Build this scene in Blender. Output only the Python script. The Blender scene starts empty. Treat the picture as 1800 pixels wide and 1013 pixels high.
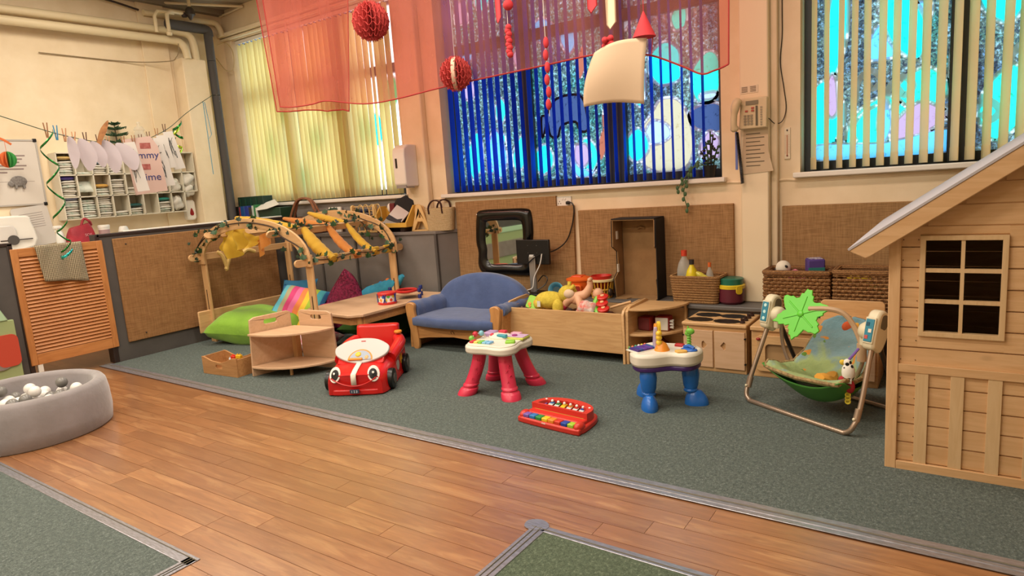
import bpy, bmesh, math, random
from mathutils import Vector, Matrix, Euler
from mathutils.geometry import tessellate_polygon
random.seed(7)
PI = math.pi
SC = bpy.context.scene
COL = SC.collection
# ------------------------------------------------------------------ camera
cd = bpy.data.cameras.new('camera'); cam = bpy.data.objects.new('camera', cd); COL.objects.link(cam)
cd.sensor_width = 36.0; cd.lens = 1149.27 * 36 / 1800; cd.clip_start = .05; cd.clip_end = 200
RT = Vector((0.8244, 0.5630, -0.0570)); FW = Vector((-0.5663, 0.8086, -0.1593))
RT = Vector((0.824, 0.563, -0.069)); FW.normalize(); RT = (RT - FW * RT.dot(FW)).normalized(); UP = RT.cross(FW)
mw = Matrix.Identity(4)
for i in range(3):
    mw[i][0] = RT[i]; mw[i][1] = UP[i]; mw[i][2] = -FW[i]
mw.translation = (0, 0, 1.5)
cam.matrix_world = mw
SC.camera = cam
# ------------------------------------------------------------------ daylight outside, lamps inside
wd = bpy.data.worlds.new('overcast_sky'); SC.world = wd; wd.use_nodes = True
bg = wd.node_tree.nodes['Background']; bg.inputs[0].default_value = (.78, .92, 1, 1); bg.inputs[1].default_value = 5.2
SC.view_settings.view_transform = 'Standard'; SC.view_settings.look = 'None'
SC.view_settings.exposure = 0.0; SC.view_settings.gamma = 1; SC.view_settings.use_curve_mapping = False
LAMP_W = 60.0
LAMP_C = (1, .89, .75)
LAMPS = [(x, y) for x in (-6.2, -3.9, -1.6) for y in (3.3, 1.0, -1.3)]
# ------------------------------------------------------------------ materials
def lin(h):
    if not isinstance(h, str): return tuple(h)[:3] + (1,)
    h = h.lstrip('#'); c = [int(h[i:i + 2], 16) / 255 for i in (0, 2, 4)]
    return tuple(x / 12.92 if x <= .04045 else ((x + .055) / 1.055) ** 2.4 for x in c) + (1,)
MATS = {}
class NT:
    def __init__(s, name):
        s.m = bpy.data.materials.new(name); s.m.use_nodes = True; s.t = s.m.node_tree
        s.p = s.t.nodes['Principled BSDF']; s.out = s.t.nodes['Material Output']
    def n(s, typ, **kw):
        nd = s.t.nodes.new(typ)
        for k, v in kw.items():
            if k[0] == '_': setattr(nd, k[1:], v)
            else: nd.inputs[k.replace('__', ' ')].default_value = v
        return nd
    def l(s, a, b): s.t.links.new(a, b)
    def coord(s, scale=(1, 1, 1), rot=(0, 0, 0), kind='Object'):
        tc = s.n('ShaderNodeTexCoord'); mp = s.n('ShaderNodeMapping'); mp.inputs['Scale'].default_value = scale; mp.inputs['Rotation'].default_value = rot
        src = tc.outputs[kind]
        if getattr(s, 'vary', 0):          # every board gets its own stretch of the grain
            oi = s.n('ShaderNodeObjectInfo'); ad = s.n('ShaderNodeVectorMath', _operation='ADD'); s.l(src, ad.inputs[0]); s.l(s.math('MULTIPLY', oi.outputs['Random'], s.vary), ad.inputs[1]); src = ad.outputs[0]
        s.l(src, mp.inputs[0]); return mp.outputs[0]
    def noise(s, vec, scale, detail=4, rough=.55, dist=0):
        nd = s.n('ShaderNodeTexNoise', Scale=scale, Detail=detail, Roughness=rough, Distortion=dist); s.l(vec, nd.inputs['Vector']); return nd.outputs[0]
    def ramp(s, fac, stops, interp='LINEAR'):
        r = s.n('ShaderNodeValToRGB'); r.color_ramp.interpolation = interp; e = r.color_ramp.elements
        while len(e) < len(stops): e.new(.5)
        for k, (p, c) in enumerate(stops): e[k].position = p; e[k].color = lin(c)
        s.l(fac, r.inputs[0]); return r.outputs[0]
    def mix(s, fac, a, b, typ='MIX'):
        m = s.n('ShaderNodeMix', _data_type='RGBA', _blend_type=typ)
        for sock, v in ((m.inputs[0], fac), (m.inputs[6], a), (m.inputs[7], b)):
            if hasattr(v, 'links'): s.l(v, sock)
            else: sock.default_value = v if not isinstance(v, str) else lin(v)
        return m.outputs[2]
    def math(s, op, a, b=0):
        m = s.n('ShaderNodeMath', _operation=op)
        for k, v in enumerate((a, b)):
            if hasattr(v, 'links'): s.l(v, m.inputs[k])
            else: m.inputs[k].default_value = v
        return m.outputs[0]
    def bump(s, h, strength=.3, dist=.01):
        b = s.n('ShaderNodeBump', Strength=strength, Distance=dist); s.l(h, b.inputs['Height']); s.l(b.outputs[0], s.p.inputs['Normal'])
def mat(name, col='#888888', rough=.5, metal=0, spec=.5, kind=None, **k):
    if name in MATS: return MATS[name]
    t = NT(name); p = t.p; p.inputs['Roughness'].default_value = rough; p.inputs['Metallic'].default_value = metal
    p.inputs['Specular IOR Level'].default_value = spec
    p.inputs['Base Color'].default_value = lin(col); bc = p.inputs['Base Color']
    if kind == 'wood':
        t.vary = 23.0
        ax = k.get('ax', 'x'); s = [9, 9, 9]; s['xyz'.index(ax)] = .9
        v = t.coord(tuple(q * k.get('sc', 1) for q in s)); f = t.noise(v, 3.5, 6, .6, 1.2)
        c = t.ramp(f, [(.3, k['c2']), (.62, col)])
        f2 = t.noise(t.coord((1, 1, 1)), 2.2, 2); c = t.mix(t.math('MULTIPLY', f2, .35), c, k.get('c3', col))
        if k.get('knots'):
            vo = t.n('ShaderNodeTexVoronoi', Scale=k['knots']); sv = [.55, .55, .55]; sv['xyz'.index(ax)] = .3
            t.l(t.coord((sv[0] * 3, sv[1] * 3, sv[2] * 3)), vo.inputs['Vector'])
            kn = t.ramp(vo.outputs['Distance'], [(.03, '#ffffff'), (.085, '#000000')]); c = t.mix(kn, c, '#5f3a20')
        if k.get('patch'):
            f3 = t.noise(t.coord((.9, 7, 7)), 2.6, 5, .65, .8); c = t.mix(t.ramp(f3, [(.52, '#000000'), (.66, '#b0b0b0')]), c, k['patch'])
        if k.get('rnd'):
            oi = t.n('ShaderNodeObjectInfo'); c = t.mix(t.math('MULTIPLY', oi.outputs['Random'], k['rnd']), c, k.get('rc', '#6b4424'))
        t.l(c, bc); t.bump(f, .12, .002)
    elif kind == 'noise':
        v = t.coord(k.get('vs', (1, 1, 1))); f = t.noise(v, k.get('sc', 20), k.get('det', 4), .6, k.get('dist', 0))
        t.l(t.ramp(f, [(k.get('lo', .35), k['c2']), (k.get('hi', .65), col)]), bc)
        if k.get('bump'): t.bump(f, k['bump'], k.get('bd', .005))
    elif kind == 'burlap':
        v = t.coord(); a = t.noise(t.coord((130, 130, 9)), 1, 3); b = t.noise(t.coord((9, 9, 190)), 1, 3); g = t.noise(v, 3, 3)
        w = t.math('ADD', t.math('MULTIPLY', a, .45), t.math('MULTIPLY', b, .55))
        c = t.ramp(w, [(.36, k['c2']), (.62, col)]); c = t.mix(t.math('MULTIPLY', g, .5), c, k.get('c3', col)); t.l(c, bc); t.bump(w, .5, .004)
    elif kind == 'carpet':
        v = t.coord(); a = t.noise(v, 170, 2, .7); g = t.noise(v, 1.6, 4, .6); d = t.noise(t.coord((1, .7, 1)), 70, 2)
        w = t.math('ADD', t.math('MULTIPLY', a, .6), t.math('MULTIPLY', d, .4))
        c = t.ramp(w, [(.32, k['c2']), (.55, col), (.72, k['c3'])]); c = t.mix(t.math('MULTIPLY', g, .75), c, k['c4']); t.l(c, bc); t.bump(w, .8, .006)
    elif kind == 'fabric':
        f = t.noise(t.coord(), k.get('sc', 7), 5, .6); t.l(t.ramp(f, [(.3, k.get('c2', col)), (.7, col)]), bc); t.bump(t.noise(t.coord(k.get('vs', (1, 1, 1))), k.get('bs', 16), 4), k.get('bump', .35), .02)
        p.inputs['Sheen Weight'].default_value = k.get('sheen', .2)
    elif kind == 'wicker':
        w1 = t.n('ShaderNodeTexWave', _bands_direction='Z', Scale=k.get('sc', 22), Distortion=3.5, Detail=2); t.l(t.coord((1, 1, 1)), w1.inputs['Vector']); w1.inputs['Detail Scale'].default_value = 6
        f = t.math('MULTIPLY', w1.outputs[1], 1); n = t.noise(t.coord((1, 1, 2)), 40, 3)
        f = t.math('ADD', t.math('MULTIPLY', f, .6), t.math('MULTIPLY', n, .5)); t.l(t.ramp(f, [(.25, k['c2']), (.75, col)]), bc); t.bump(f, .7, .012)
    elif kind == 'stripes':
        ax = k.get('ax', 'x'); v = t.coord(); sx = t.n('ShaderNodeSeparateXYZ'); t.l(v, sx.inputs[0])
        f = t.math('ADD', t.math('MULTIPLY', sx.outputs['XYZ'.index(ax.upper())], k['sc']), k.get('off', 0))
        if k.get('wrap'): f = t.math('FRACT', f)
        cs = k['cols']; t.l(t.ramp(f, [(i / len(cs), c) for i, c in enumerate(cs)], 'CONSTANT'), bc); t.bump(t.noise(t.coord(), 14, 3), .3, .02)
    if k.get('trans'):        # thin cloth or paper that lets light through
        tr = t.n('ShaderNodeBsdfTranslucent'); tr.inputs[0].default_value = lin(k.get('tc', col)); mx = t.n('ShaderNodeMixShader'); mx.inputs[0].default_value = k['trans']
        t.l(p.outputs[0], mx.inputs[1]); t.l(tr.outputs[0], mx.inputs[2]); last = mx.outputs[0]
        if k.get('clear'):
            tp = t.n('ShaderNodeBsdfTransparent'); m2 = t.n('ShaderNodeMixShader'); m2.inputs[0].default_value = k['clear']; tp.inputs[0].default_value = lin(k.get('cc', '#ffffff'))
            if k.get('weave'):
                f = t.noise(t.coord((1, 1, .35)), 3, 3); t.l(t.ramp(f, [(.3, (k['clear'] - .1,) * 3), (.7, (k['clear'] + .1,) * 3)]), m2.inputs[0])
            t.l(last, m2.inputs[1]); t.l(tp.outputs[0], m2.inputs[2]); last = m2.outputs[0]
        t.l(last, t.out.inputs[0])
    if k.get('glass'):
        p.inputs['Transmission Weight'].default_value = k['glass']; p.inputs['IOR'].default_value = 1.2
    if k.get('coat'): p.inputs['Coat Weight'].default_value = k['coat']; p.inputs['Coat Roughness'].default_value = k.get('cr', .15); p.inputs['Coat IOR'].default_value = k.get('ci', 1.5)
    if k.get('emit'): p.inputs['Emission Color'].default_value = lin(col); p.inputs['Emission Strength'].default_value = k['emit']
    MATS[name] = t.m; return t.m
def pl(c, r=.38): return mat('plastic_' + c.strip('#'), c, r)           # moulded plastic
# ------------------------------------------------------------------ geometry helpers
def rr(x0, x1, y0, y1, r, n=5):
    out = []
    for cx, cy, a in ((x1 - r, y0 + r, -90), (x1 - r, y1 - r, 0), (x0 + r, y1 - r, 90), (x0 + r, y0 + r, 180)):
        for i in range(n + 1):
            t = math.radians(a + 90 * i / n); out.append((cx + r * math.cos(t), cy + r * math.sin(t)))
    return out
def circ(cx, cy, r, n=24, ry=None, a0=0, a1=2 * PI):
    full = abs(a1 - a0 - 2 * PI) < 1e-6; m = n if full else n + 1
    return [(cx + r * math.cos(a0 + (a1 - a0) * i / n), cy + (ry or r) * math.sin(a0 + (a1 - a0) * i / n)) for i in range(m)]
def cat(pts, n=6, closed=False):
    P = [Vector(p) for p in pts]; out = []; L = len(P)
    for i in range(L if closed else L - 1):
        a = P[(i - 1) % L] if closed or i > 0 else P[0] * 2 - P[1]
        b, c = P[i], P[(i + 1) % L]; d = P[(i + 2) % L] if closed or i + 2 < L else c * 2 - b
        for j in range(n):
            t = j / n; out.append(.5 * ((2 * b) + (c - a) * t + (2 * a - 5 * b + 4 * c - d) * t * t + (3 * b - a - 3 * c + d) * t ** 3))
    if not closed: out.append(P[-1])
    return out
def cat2(pts, n=5): return [(p.x, p.y) for p in cat([(x, y, 0) for x, y in pts], n, True)]
def rotm(x=0, y=0, z=0, loc=(0, 0, 0)):
    return Matrix.Translation(loc) @ Euler((math.radians(x), math.radians(y), math.radians(z))).to_matrix().to_4x4()
class B:
    def __init__(s, M=None): s.v = []; s.f = []; s.M = M
    def add(s, vs, fs, M=None):
        o = len(s.v); vs = [Vector(p) for p in vs]
        if M is not None: vs = [M @ p for p in vs]
        if s.M is not None: vs = [s.M @ p for p in vs]
        s.v += vs; s.f += [tuple(i + o for i in f) for f in fs]; return s
    def box(s, x0, x1, y0, y1, z0, z1, M=None):
        return s.add([(x, y, z) for z in (z0, z1) for y in (y0, y1) for x in (x0, x1)],
                     [(0, 1, 3, 2), (4, 6, 7, 5), (0, 4, 5, 1), (2, 3, 7, 6), (0, 2, 6, 4), (1, 5, 7, 3)], M)
    def cb(s, c, d, M=None):
        T = Matrix.Translation(c)
        if M is not None: T = T @ M
        return s.box(-d[0] / 2, d[0] / 2, -d[1] / 2, d[1] / 2, -d[2] / 2, d[2] / 2, T)
    def tube(s, pts, r, n=8, closed=False, sq=None):
        P = [Vector(p) for p in pts]; L = len(P); R = r if isinstance(r, (list, tuple)) else [r] * L
        vs = []; up = None
        for i in range(L):
            if closed: t = P[(i + 1) % L] - P[i - 1]
            else: t = P[min(i + 1, L - 1)] - P[max(i - 1, 0)]
            t.normalize()
            if up is None: up = Vector((0, 0, 1)) if abs(t.z) < .9 else Vector((1, 0, 0))
            a = t.cross(up)
            if a.length < 1e-4: a = t.orthogonal()
            a.normalize(); up = a.cross(t).normalized()
            for j in range(n):
                an = 2 * PI * j / n; vs.append(P[i] + (a * math.cos(an) * (sq or 1) + up * math.sin(an)) * R[i])
        fs = [(i * n + j, i * n + (j + 1) % n, ((i + 1) % L) * n + (j + 1) % n, ((i + 1) % L) * n + j) for i in range(L if closed else L - 1) for j in range(n)]
        if not closed: fs += [tuple(range(n))[::-1], tuple((L - 1) * n + j for j in range(n))]
        return s.add(vs, fs)
    def cyl(s, p, q, r, r2=None, n=14): return s.tube([p, q], [r, r if r2 is None else r2], n)
    def lathe(s, prof, c=(0, 0, 0), n=24, M=None, sx=1, sy=1):
        vs = [(c[0] + r * sx * math.cos(2 * PI * j / n), c[1] + r * sy * math.sin(2 * PI * j / n), c[2] + z) for r, z in prof for j in range(n)]
        fs = [(i * n + j, i * n + (j + 1) % n, (i + 1) * n + (j + 1) % n, (i + 1) * n + j) for i in range(len(prof) - 1) for j in range(n)]
        if prof[0][0] > 1e-5: fs.append(tuple(range(n))[::-1])
        if prof[-1][0] > 1e-5: fs.append(tuple((len(prof) - 1) * n + j for j in range(n)))
        return s.add(vs, fs, M)
    def ball(s, c, r, n=12, m=8, M=None):
        r = (r,) * 3 if not isinstance(r, (list, tuple)) else r
        T = Matrix.Translation(c)
        if M is not None: T = T @ M
        vs = [(r[0] * math.sin(PI * i / m) * math.cos(2 * PI * j / n), r[1] * math.sin(PI * i / m) * math.sin(2 * PI * j / n), r[2] * math.cos(PI * i / m)) for i in range(1, m) for j in range(n)]
        fs = [(i * n + j, i * n + (j + 1) % n, (i + 1) * n + (j + 1) % n, (i + 1) * n + j) for i in range(m - 2) for j in range(n)]
        k = len(vs); vs += [(0, 0, r[2]), (0, 0, -r[2])]
        fs += [(k, (j + 1) % n, j) for j in range(n)] + [(k + 1, (m - 2) * n + j, (m - 2) * n + (j + 1) % n) for j in range(n)]
        return s.add(vs, fs, T)
    def plate(s, outer, h0, h1, pl='xy', holes=(), M=None):
        loops = [list(outer)] + [list(h) for h in holes]
        if holes: loops = [l if sum(l[i - 1][0] * l[i][1] - l[i][0] * l[i - 1][1] for i in range(len(l))) > 0 else l[::-1] for l in loops]
        flat = [p for l in loops for p in l]
        mp = {'xy': lambda a, b, h: (a, b, h), 'xz': lambda a, b, h: (a, h, b), 'yz': lambda a, b, h: (h, a, b)}[pl]
        N = len(flat)
        if holes: tri = [tuple(t) for t in tessellate_polygon([[Vector((a, b, 0)) for a, b in l] for l in loops])]
        else: tri = [tuple(range(N))]
        vs = [mp(a, b, h0) for a, b in flat] + [mp(a, b, h1) for a, b in flat]
        fs = [t[::-1] for t in tri] + [tuple(i + N for i in t) for t in tri]; o = 0
        for l in loops:
            k = len(l)
            for i in range(k): a, b = o + i, o + (i + 1) % k; fs.append((a, b, b + N, a + N))
            o += k
        return s.add(vs, fs, M)
    def grid(s, fn, nu, nv, cu=False, cv=False):
        U = nu if cu else nu + 1; W = nv if cv else nv + 1
        vs = [fn(i / nu, j / nv) for i in range(U) for j in range(W)]
        fs = [(i * W + j, ((i + 1) % U) * W + j, ((i + 1) % U) * W + (j + 1) % W, i * W + (j + 1) % W) for i in range(nu) for j in range(nv)]
        return s.add(vs, fs)
    def mesh(s, name, sm=40):
        bm = bmesh.new(); V = [bm.verts.new(p) for p in s.v]
        for f in s.f:
            try: bm.faces.new([V[i] for i in f])
            except ValueError: pass
        bmesh.ops.recalc_face_normals(bm, faces=bm.faces[:])
        if sm:
            for f in bm.faces: f.smooth = True
        me = bpy.data.meshes.new(name); bm.to_mesh(me); bm.free()
        if sm and sm < 180: me.set_sharp_from_angle(angle=math.radians(sm))
        return me
    def o(s, name, m, par=None, sm=40, bv=0, sol=0, sub=0, loc=None, rot=None):
        me = s.mesh(name, sm if not sub else 180); return put(me, name, m, par, bv, sol, sub, loc, rot)
def put(me, name, m, par=None, bv=0, sol=0, sub=0, loc=None, rot=None):
    ob = bpy.data.objects.new(name, me); COL.objects.link(ob)
    if not me.materials: me.materials.append(m)
    if par is not None: ob.parent = par
    if loc is not None: ob.location = loc
    if rot is not None: ob.rotation_euler = [math.radians(a) for a in rot]
    if sol: md = ob.modifiers.new('thick', 'SOLIDIFY'); md.thickness = sol; md.offset = 0
    if bv: md = ob.modifiers.new('bevel', 'BEVEL'); md.width = bv; md.segments = 2; md.limit_method = 'ANGLE'; md.angle_limit = .7
    if sub: md = ob.modifiers.new('sub', 'SUBSURF'); md.levels = sub; md.render_levels = sub
    return ob
def tag(o, label, cat_, group=None, kind=None):
    o['label'] = label; o['category'] = cat_
    if group: o['group'] = group
    if kind: o['kind'] = kind
    return o
def thing(name, label, cat_, loc=(0, 0, 0), rz=0, group=None):
    e = bpy.data.objects.new(name, None); COL.objects.link(e); e.location = loc; e.rotation_euler = (0, 0, math.radians(rz)); e.empty_display_size = .1
    return tag(e, label, cat_, group)
def struct(o): o['kind'] = 'structure'; return o
def root(name):
    e = bpy.data.objects.new(name, None); COL.objects.link(e); e['kind'] = 'structure'; return e
def text(name, body, size, M, m, par=None, th=.0015, align='CENTER'):
    cu = bpy.data.curves.new(name, 'FONT'); cu.body = body; cu.size = size; cu.extrude = th; cu.align_x = align; cu.align_y = 'CENTER'
    t = bpy.data.objects.new(name, cu); COL.objects.link(t); bpy.context.view_layer.update()
    me = bpy.data.meshes.new_from_object(t.evaluated_get(bpy.context.evaluated_depsgraph_get())); COL.objects.unlink(t); bpy.data.objects.remove(t)
    me.transform(M); me.materials.clear(); return put(me, name, m, par)
FACE = rotm(x=90)                        # text upright, facing -y
FACEX = rotm(x=90, z=90)                 # text upright, facing +x
def pillow(w, d, h, n=14, puff=.55, wr=0, seed=0):
    rnd = random.Random(seed); b = B()
    ph = [rnd.uniform(0, 6) for _ in range(4)]
    def f(sgn):
        def g(u, v):
            x, y = 2 * u - 1, 2 * v - 1
            e = max(0, (1 - abs(x) ** 2.6)) ** puff * max(0, (1 - abs(y) ** 2.6)) ** puff
            k = 1 - .10 * (1 - x * x) * abs(y) ** 3; q = 1 - .10 * (1 - y * y) * abs(x) ** 3
            z = sgn * h / 2 * e + wr * e * (math.sin(7 * x + ph[0] + 2 * y) + math.sin(6 * y + ph[1]) * .7)
            return (x * w / 2 * q, y * d / 2 * k, z)
        return g
    b.grid(f(1), n, n); b.grid(f(-1), n, n); return b
# ------------------------------------------------------------------ lamps on the ceiling (above and behind the frame)
for x, y in LAMPS:
    ld = bpy.data.lights.new('ceiling_light', 'AREA'); ld.shape = 'RECTANGLE'; ld.size = 1.4; ld.size_y = .35; ld.energy = LAMP_W; ld.color = LAMP_C
    lo = bpy.data.objects.new('ceiling_light', ld); COL.objects.link(lo); lo.location = (x, y, 3.93)
# ------------------------------------------------------------------ room shell
cream = mat('cream_paint', '#e9d6b6', .75, kind='noise', c2='#e0cba8', sc=3, det=6, bump=.15, bd=.01)
creamt = mat('cream_gloss', '#e6d6b6', .45)
white = mat('white_gloss', '#e2ddd3', .35)
grey = mat('grey_board', '#77716c', .6, kind='noise', c2='#6d6762', sc=2.5)
dgrey = mat('dark_grey_board', '#55504c', .65, kind='noise', c2='#4b4643', sc=3)
dark = mat('dark_trim', '#2b1c17', .5)
black = mat('black_plastic', '#0c0c0d', .35)
vinyl = mat('wood_vinyl', '#a26c42', .3, kind='wood', c2='#7e4e2d', c3='#b58253', ax='x', rnd=.5, rc='#6a4024', patch='#cf9f6c', spec=.5, coat=1, cr=.28, ci=1.75)
fl = B().box(-8.4, 3.2, -3.2, 5.7, -.08, -.004).o('floor', vinyl, sm=0); struct(fl)
PL = {}
rp = random.Random(3); y = .50; row = 0
while y < 2.70:
    x = -8.0 - rp.uniform(0, .9)
    while x < .75:
        L = rp.choice((.95, 1.1, 1.25)); xe = min(x + L, .9)
        inl = xe < -2.7 and y + .11 < 1.3; inr = x > -1.5 and y + .11 < 2.2
        if not (inl or inr) and xe - x > .1:
            key = round(xe - x, 2)
            if key not in PL: PL[key] = B().box(.001, key - .001, .001, .1085, -.006, 0).mesh('plank', 0)
            put(PL[key], 'plank', vinyl, fl, loc=(x, y, 0))
        x = xe
        if L and xe >= .9: break
    y += .11; row += 1
carpet = mat('green_carpet', '#646c67', .95, spec=.1, kind='carpet', c2='#303735', c3='#9da49f', c4='#575f5a')
carpet2 = mat('olive_carpet', '#5f6a58', .95, spec=.1, kind='carpet', c2='#2c342a', c3='#98a28a', c4='#535d4c')
tag(B().box(-6.9, 3.1, 2.79, 5.39, -.003, .0015).o('carpet', carpet, sm=0), 'large grey green carpet under the toys along the window wall', 'carpet')
tag(B().box(-8.3, -2.71, -3, 1.26, -.003, .0015).o('carpet', carpet, sm=0), 'green carpet rectangle in front of the grey ball pit', 'carpet')
tag(B().plate([(-1.48, -3), (2.5, -3), (2.5, 2.125), (-1.48, 2.19)], -.003, .0015).o('carpet', carpet2, sm=0), 'olive green carpet corner at the bottom centre of the photo', 'carpet')
tapem = mat('grey_tape', '#b6b6c0', .32, metal=.7, spec=.6, kind='noise', c2='#98979c', sc=25, vs=(1, 6, 1), bump=.1, bd=.002)
seam = mat('tape_seam', '#6a6353', .5)
def strip(n, p, q, w0, w1):
    d = (Vector(q) - Vector(p)); L = d.length; M = Matrix.Translation((p[0], p[1], 0)) @ Matrix.Rotation(math.atan2(d.y, d.x), 4, 'Z')
    e = struct(B(M).box(0, L, w0, w1, 0, .005).o('trim_%d' % n, tapem, bv=.003)); return M, L, e
M, L, e = strip(1, (-6.95, 2.83), (3, 2.735), -.055, .055)
rt = random.Random(5); pts = [M @ Vector((L * i / 60, .008 + rt.uniform(-.004, .004), .0065)) for i in range(61)]
B().tube(pts, .0035, 5).o('seam', seam, e)
B(M).tube([(.05 + L * i / 80, -.02, .004) for i in range(80)], .004, 6).o('ridge', tapem, e)
M, L, e = strip(2, (-8.2, 1.315), (-2.645, 1.315), -.06, 0); B(M).tube([(L * i / 40, -.018, .0065) for i in range(41)], .002, 5).o('seam', seam, e)
M, L, e = strip(3, (-2.65, -2), (-2.645, 1.3), -.0, .06)
for k in (.018, .036): B(M).tube([(L * i / 20, k, .0065) for i in range(21)], .002, 5).o('seam', seam, e)
M, L, e = strip(4, (-1.52, 2.225), (3, 2.15), -.045, 0); B(M).tube([(L * i / 40, -.03, .0065) for i in range(41)], .002, 5).o('seam', seam, e)
M, L, e = strip(5, (-1.53, -2), (-1.52, 2.2), -.07, 0)
for k in (.02, .045): B(M).tube([(L * i / 40, -k, .0065) for i in range(41)], .002, 5).o('seam', seam, e)
struct(B().plate(cat2([(-1.55, 2.18), (-1.56, 2.23), (-1.51, 2.26), (-1.46, 2.24), (-1.45, 2.2), (-1.5, 2.17)], 3), .004, .007).o('trim_6', tapem))
CZ = 3.97
WIN = [(-8.0, -5.12, 1.45, 3.58), (-4.53, -1.63, 1.425, 3.6), (-1.04, 1.84, 1.425, 3.6)]
wb = struct(B().plate([(-8.25, 0), (3.1, 0), (3.1, CZ), (-8.25, CZ)], 5.4, 5.64, 'xz', [[(a, c), (b, c), (b, d), (a, d)] for a, b, c, d in WIN]).o('wall_back', cream, sm=0))
B().box(-1.45, -1.24, 5.28, 5.4, .425, CZ).o('pillar', creamt, wb, bv=.01)
B().box(-1.24, -1.19, 5.34, 5.4, .425, CZ).o('pillar_step', cream, wb, bv=.01)
B().box(-5.03, -4.73, 5.32, 5.4, 0, CZ).o('pillar', cream, wb, bv=.015)
B().box(-8.2, -5.06, 5.31, 5.4, 3.62, 3.67).box(-8.2, -5.06, 5.345, 5.4, 3.585, 3.612).o('pelmet', creamt, wb, bv=.008)
rq = random.Random(9)
for a, b, z in ((-4.7, -1.45, 1.378), (-1.24, 2, 1.372)):          # ragged paint ledge under the sills
    B().tube([(a + (b - a) * i / 60, 5.4, z + rq.uniform(-.004, .004)) for i in range(61)], .012, 6).o('paint_ledge', cream, wb)
wl = struct(B().box(-8.3, -8.15, -3.2, 5.64, 0, CZ).o('wall_left', cream, sm=0))
B().box(-8.15, -7.93, 4.66, 4.97, 1.05, 3.28).o('duct_box', cream, wl, bv=.01)
B().box(-8.15, -8.12, 4.30, 4.62, 1.0, CZ).o('panel', cream, wl, bv=.005)
struct(B().box(3, 3.15, -3.2, 5.64, 0, CZ).o('wall_right', cream, sm=0)); struct(B().box(-8.3, 3.15, -3.2, -3, 0, CZ).o('wall_rear', cream, sm=0))
ceilm = mat('ceiling_paint', '#b9ad98', .8, kind='noise', c2='#9a8f7c', sc=2, det=6)
ce = struct(B().box(-8.3, 3.15, -3.2, 5.64, CZ, CZ + .1).o('ceiling', ceilm, sm=0))
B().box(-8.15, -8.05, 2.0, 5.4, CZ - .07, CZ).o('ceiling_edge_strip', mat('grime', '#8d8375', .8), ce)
B().cyl((-8.1, 4.55, 3.93), (-7.62, 5.38, 3.93), .016).o('conduit', creamt, ce); B().cyl((-7.62, 5.38, 3.93), (-8.12, 5.37, 3.9), .014).o('conduit', creamt, ce)
# windows ------------------------------------------------------------
framem = mat('window_frame', '#3a3d42', .5)
speck = NT('speckled_glass'); v = speck.coord()
f1 = speck.noise(v, 34, 5, .75); f2 = speck.noise(v, 2.4, 3)
c1 = speck.ramp(f1, [(.33, '#0c0e0a'), (.45, '#303c44'), (.53, '#58624e'), (.6, '#6f8c98'), (.7, '#a9c0cc')])
c2 = speck.ramp(f2, [(.38, '#8796b8'), (.5, '#d8e4f0'), (.62, '#7cc8cc')])
cc = speck.mix(1.0, c1, c2, 'MULTIPLY')
tr = speck.n('ShaderNodeBsdfTranslucent'); speck.l(cc, tr.inputs[0]); gl = speck.n('ShaderNodeBsdfGlossy'); gl.inputs[1].default_value = .15
mx = speck.n('ShaderNodeMixShader'); mx.inputs[0].default_value = .06; speck.l(tr.outputs[0], mx.inputs[1]); speck.l(gl.outputs[0], mx.inputs[2]); speck.l(mx.outputs[0], speck.out.inputs[0]); speckm = speck.m
def paint(name, c, c2, k=.45):
    c, c2 = [tuple(q * k for q in lin(h)[:3]) for h in (c, c2)]; t = NT(name); f = t.noise(t.coord(), 26, 4, .7, .6); col = t.ramp(f, [(.3, c2), (.43, c), (.7, c)]); tr = t.n('ShaderNodeBsdfTranslucent'); t.l(col, tr.inputs[0]); t.l(tr.outputs[0], t.out.inputs[0]); return t.m
P_CY = paint('glass_paint_cyan', '#22e0e0', '#0fb9a0'); P_TQ = paint('glass_paint_turquoise', '#2fd9c4', '#16a078'); P_BL = paint('glass_paint_sky', '#62b8ef', '#3f80d8')
P_WH = paint('glass_paint_white', '#d4efff', '#b8dcff', .27); P_PK = paint('glass_paint_lilac', '#c9a8cc', '#b48ab4', .32); P_SN = paint('glass_paint_sand', '#dfcfae', '#c8b285', .3); P_NV = paint('glass_paint_navy', '#3c4b74', '#1d2644'); P_RD = paint('glass_paint_rust', '#a8604c', '#7f3f33')
milkm = paint('milky_glass', '#e6eef2', '#cfe0dc', .8)
OUTM = mat('glass_paint_outline', '#e6f4ff', .6, trans=.4, tc='#e6f4ff')
def ribbon(b, P, w, y=5.584):
    L = len(P); vs = []
    for i in range(L):
        d = Vector((P[min(i + 1, L - 1)][0] - P[max(i - 1, 0)][0], P[min(i + 1, L - 1)][1] - P[max(i - 1, 0)][1]))
        if d.length < 1e-6: d = Vector((1, 0))
        d.normalize(); vs += [(P[i][0] - d.y * w, y, P[i][1] + d.x * w), (P[i][0] + d.y * w, y, P[i][1] - d.x * w)]
    b.add(vs, [(2 * i, 2 * i + 1, 2 * i + 3, 2 * i + 2) for i in range(L - 1)])
SHP = {}; PANES = []; PAINT = {}
def inside(p, q):
    r = False; j = len(q) - 1
    for i in range(len(q)):
        if (q[i][1] > p[1]) != (q[j][1] > p[1]) and p[0] < (q[j][0] - q[i][0]) * (p[1] - q[i][1]) / (q[j][1] - q[i][1]) + q[i][0]: r = not r
        j = i
    return r
def blob(par, pts, m, rim=.014, y=5.588, rimm=None):
    q = cat2(pts, 4); SHP.setdefault(par.name, []).append(q); PAINT.setdefault(par.name, []).append((par, m, rim, rimm or OUTM))
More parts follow.
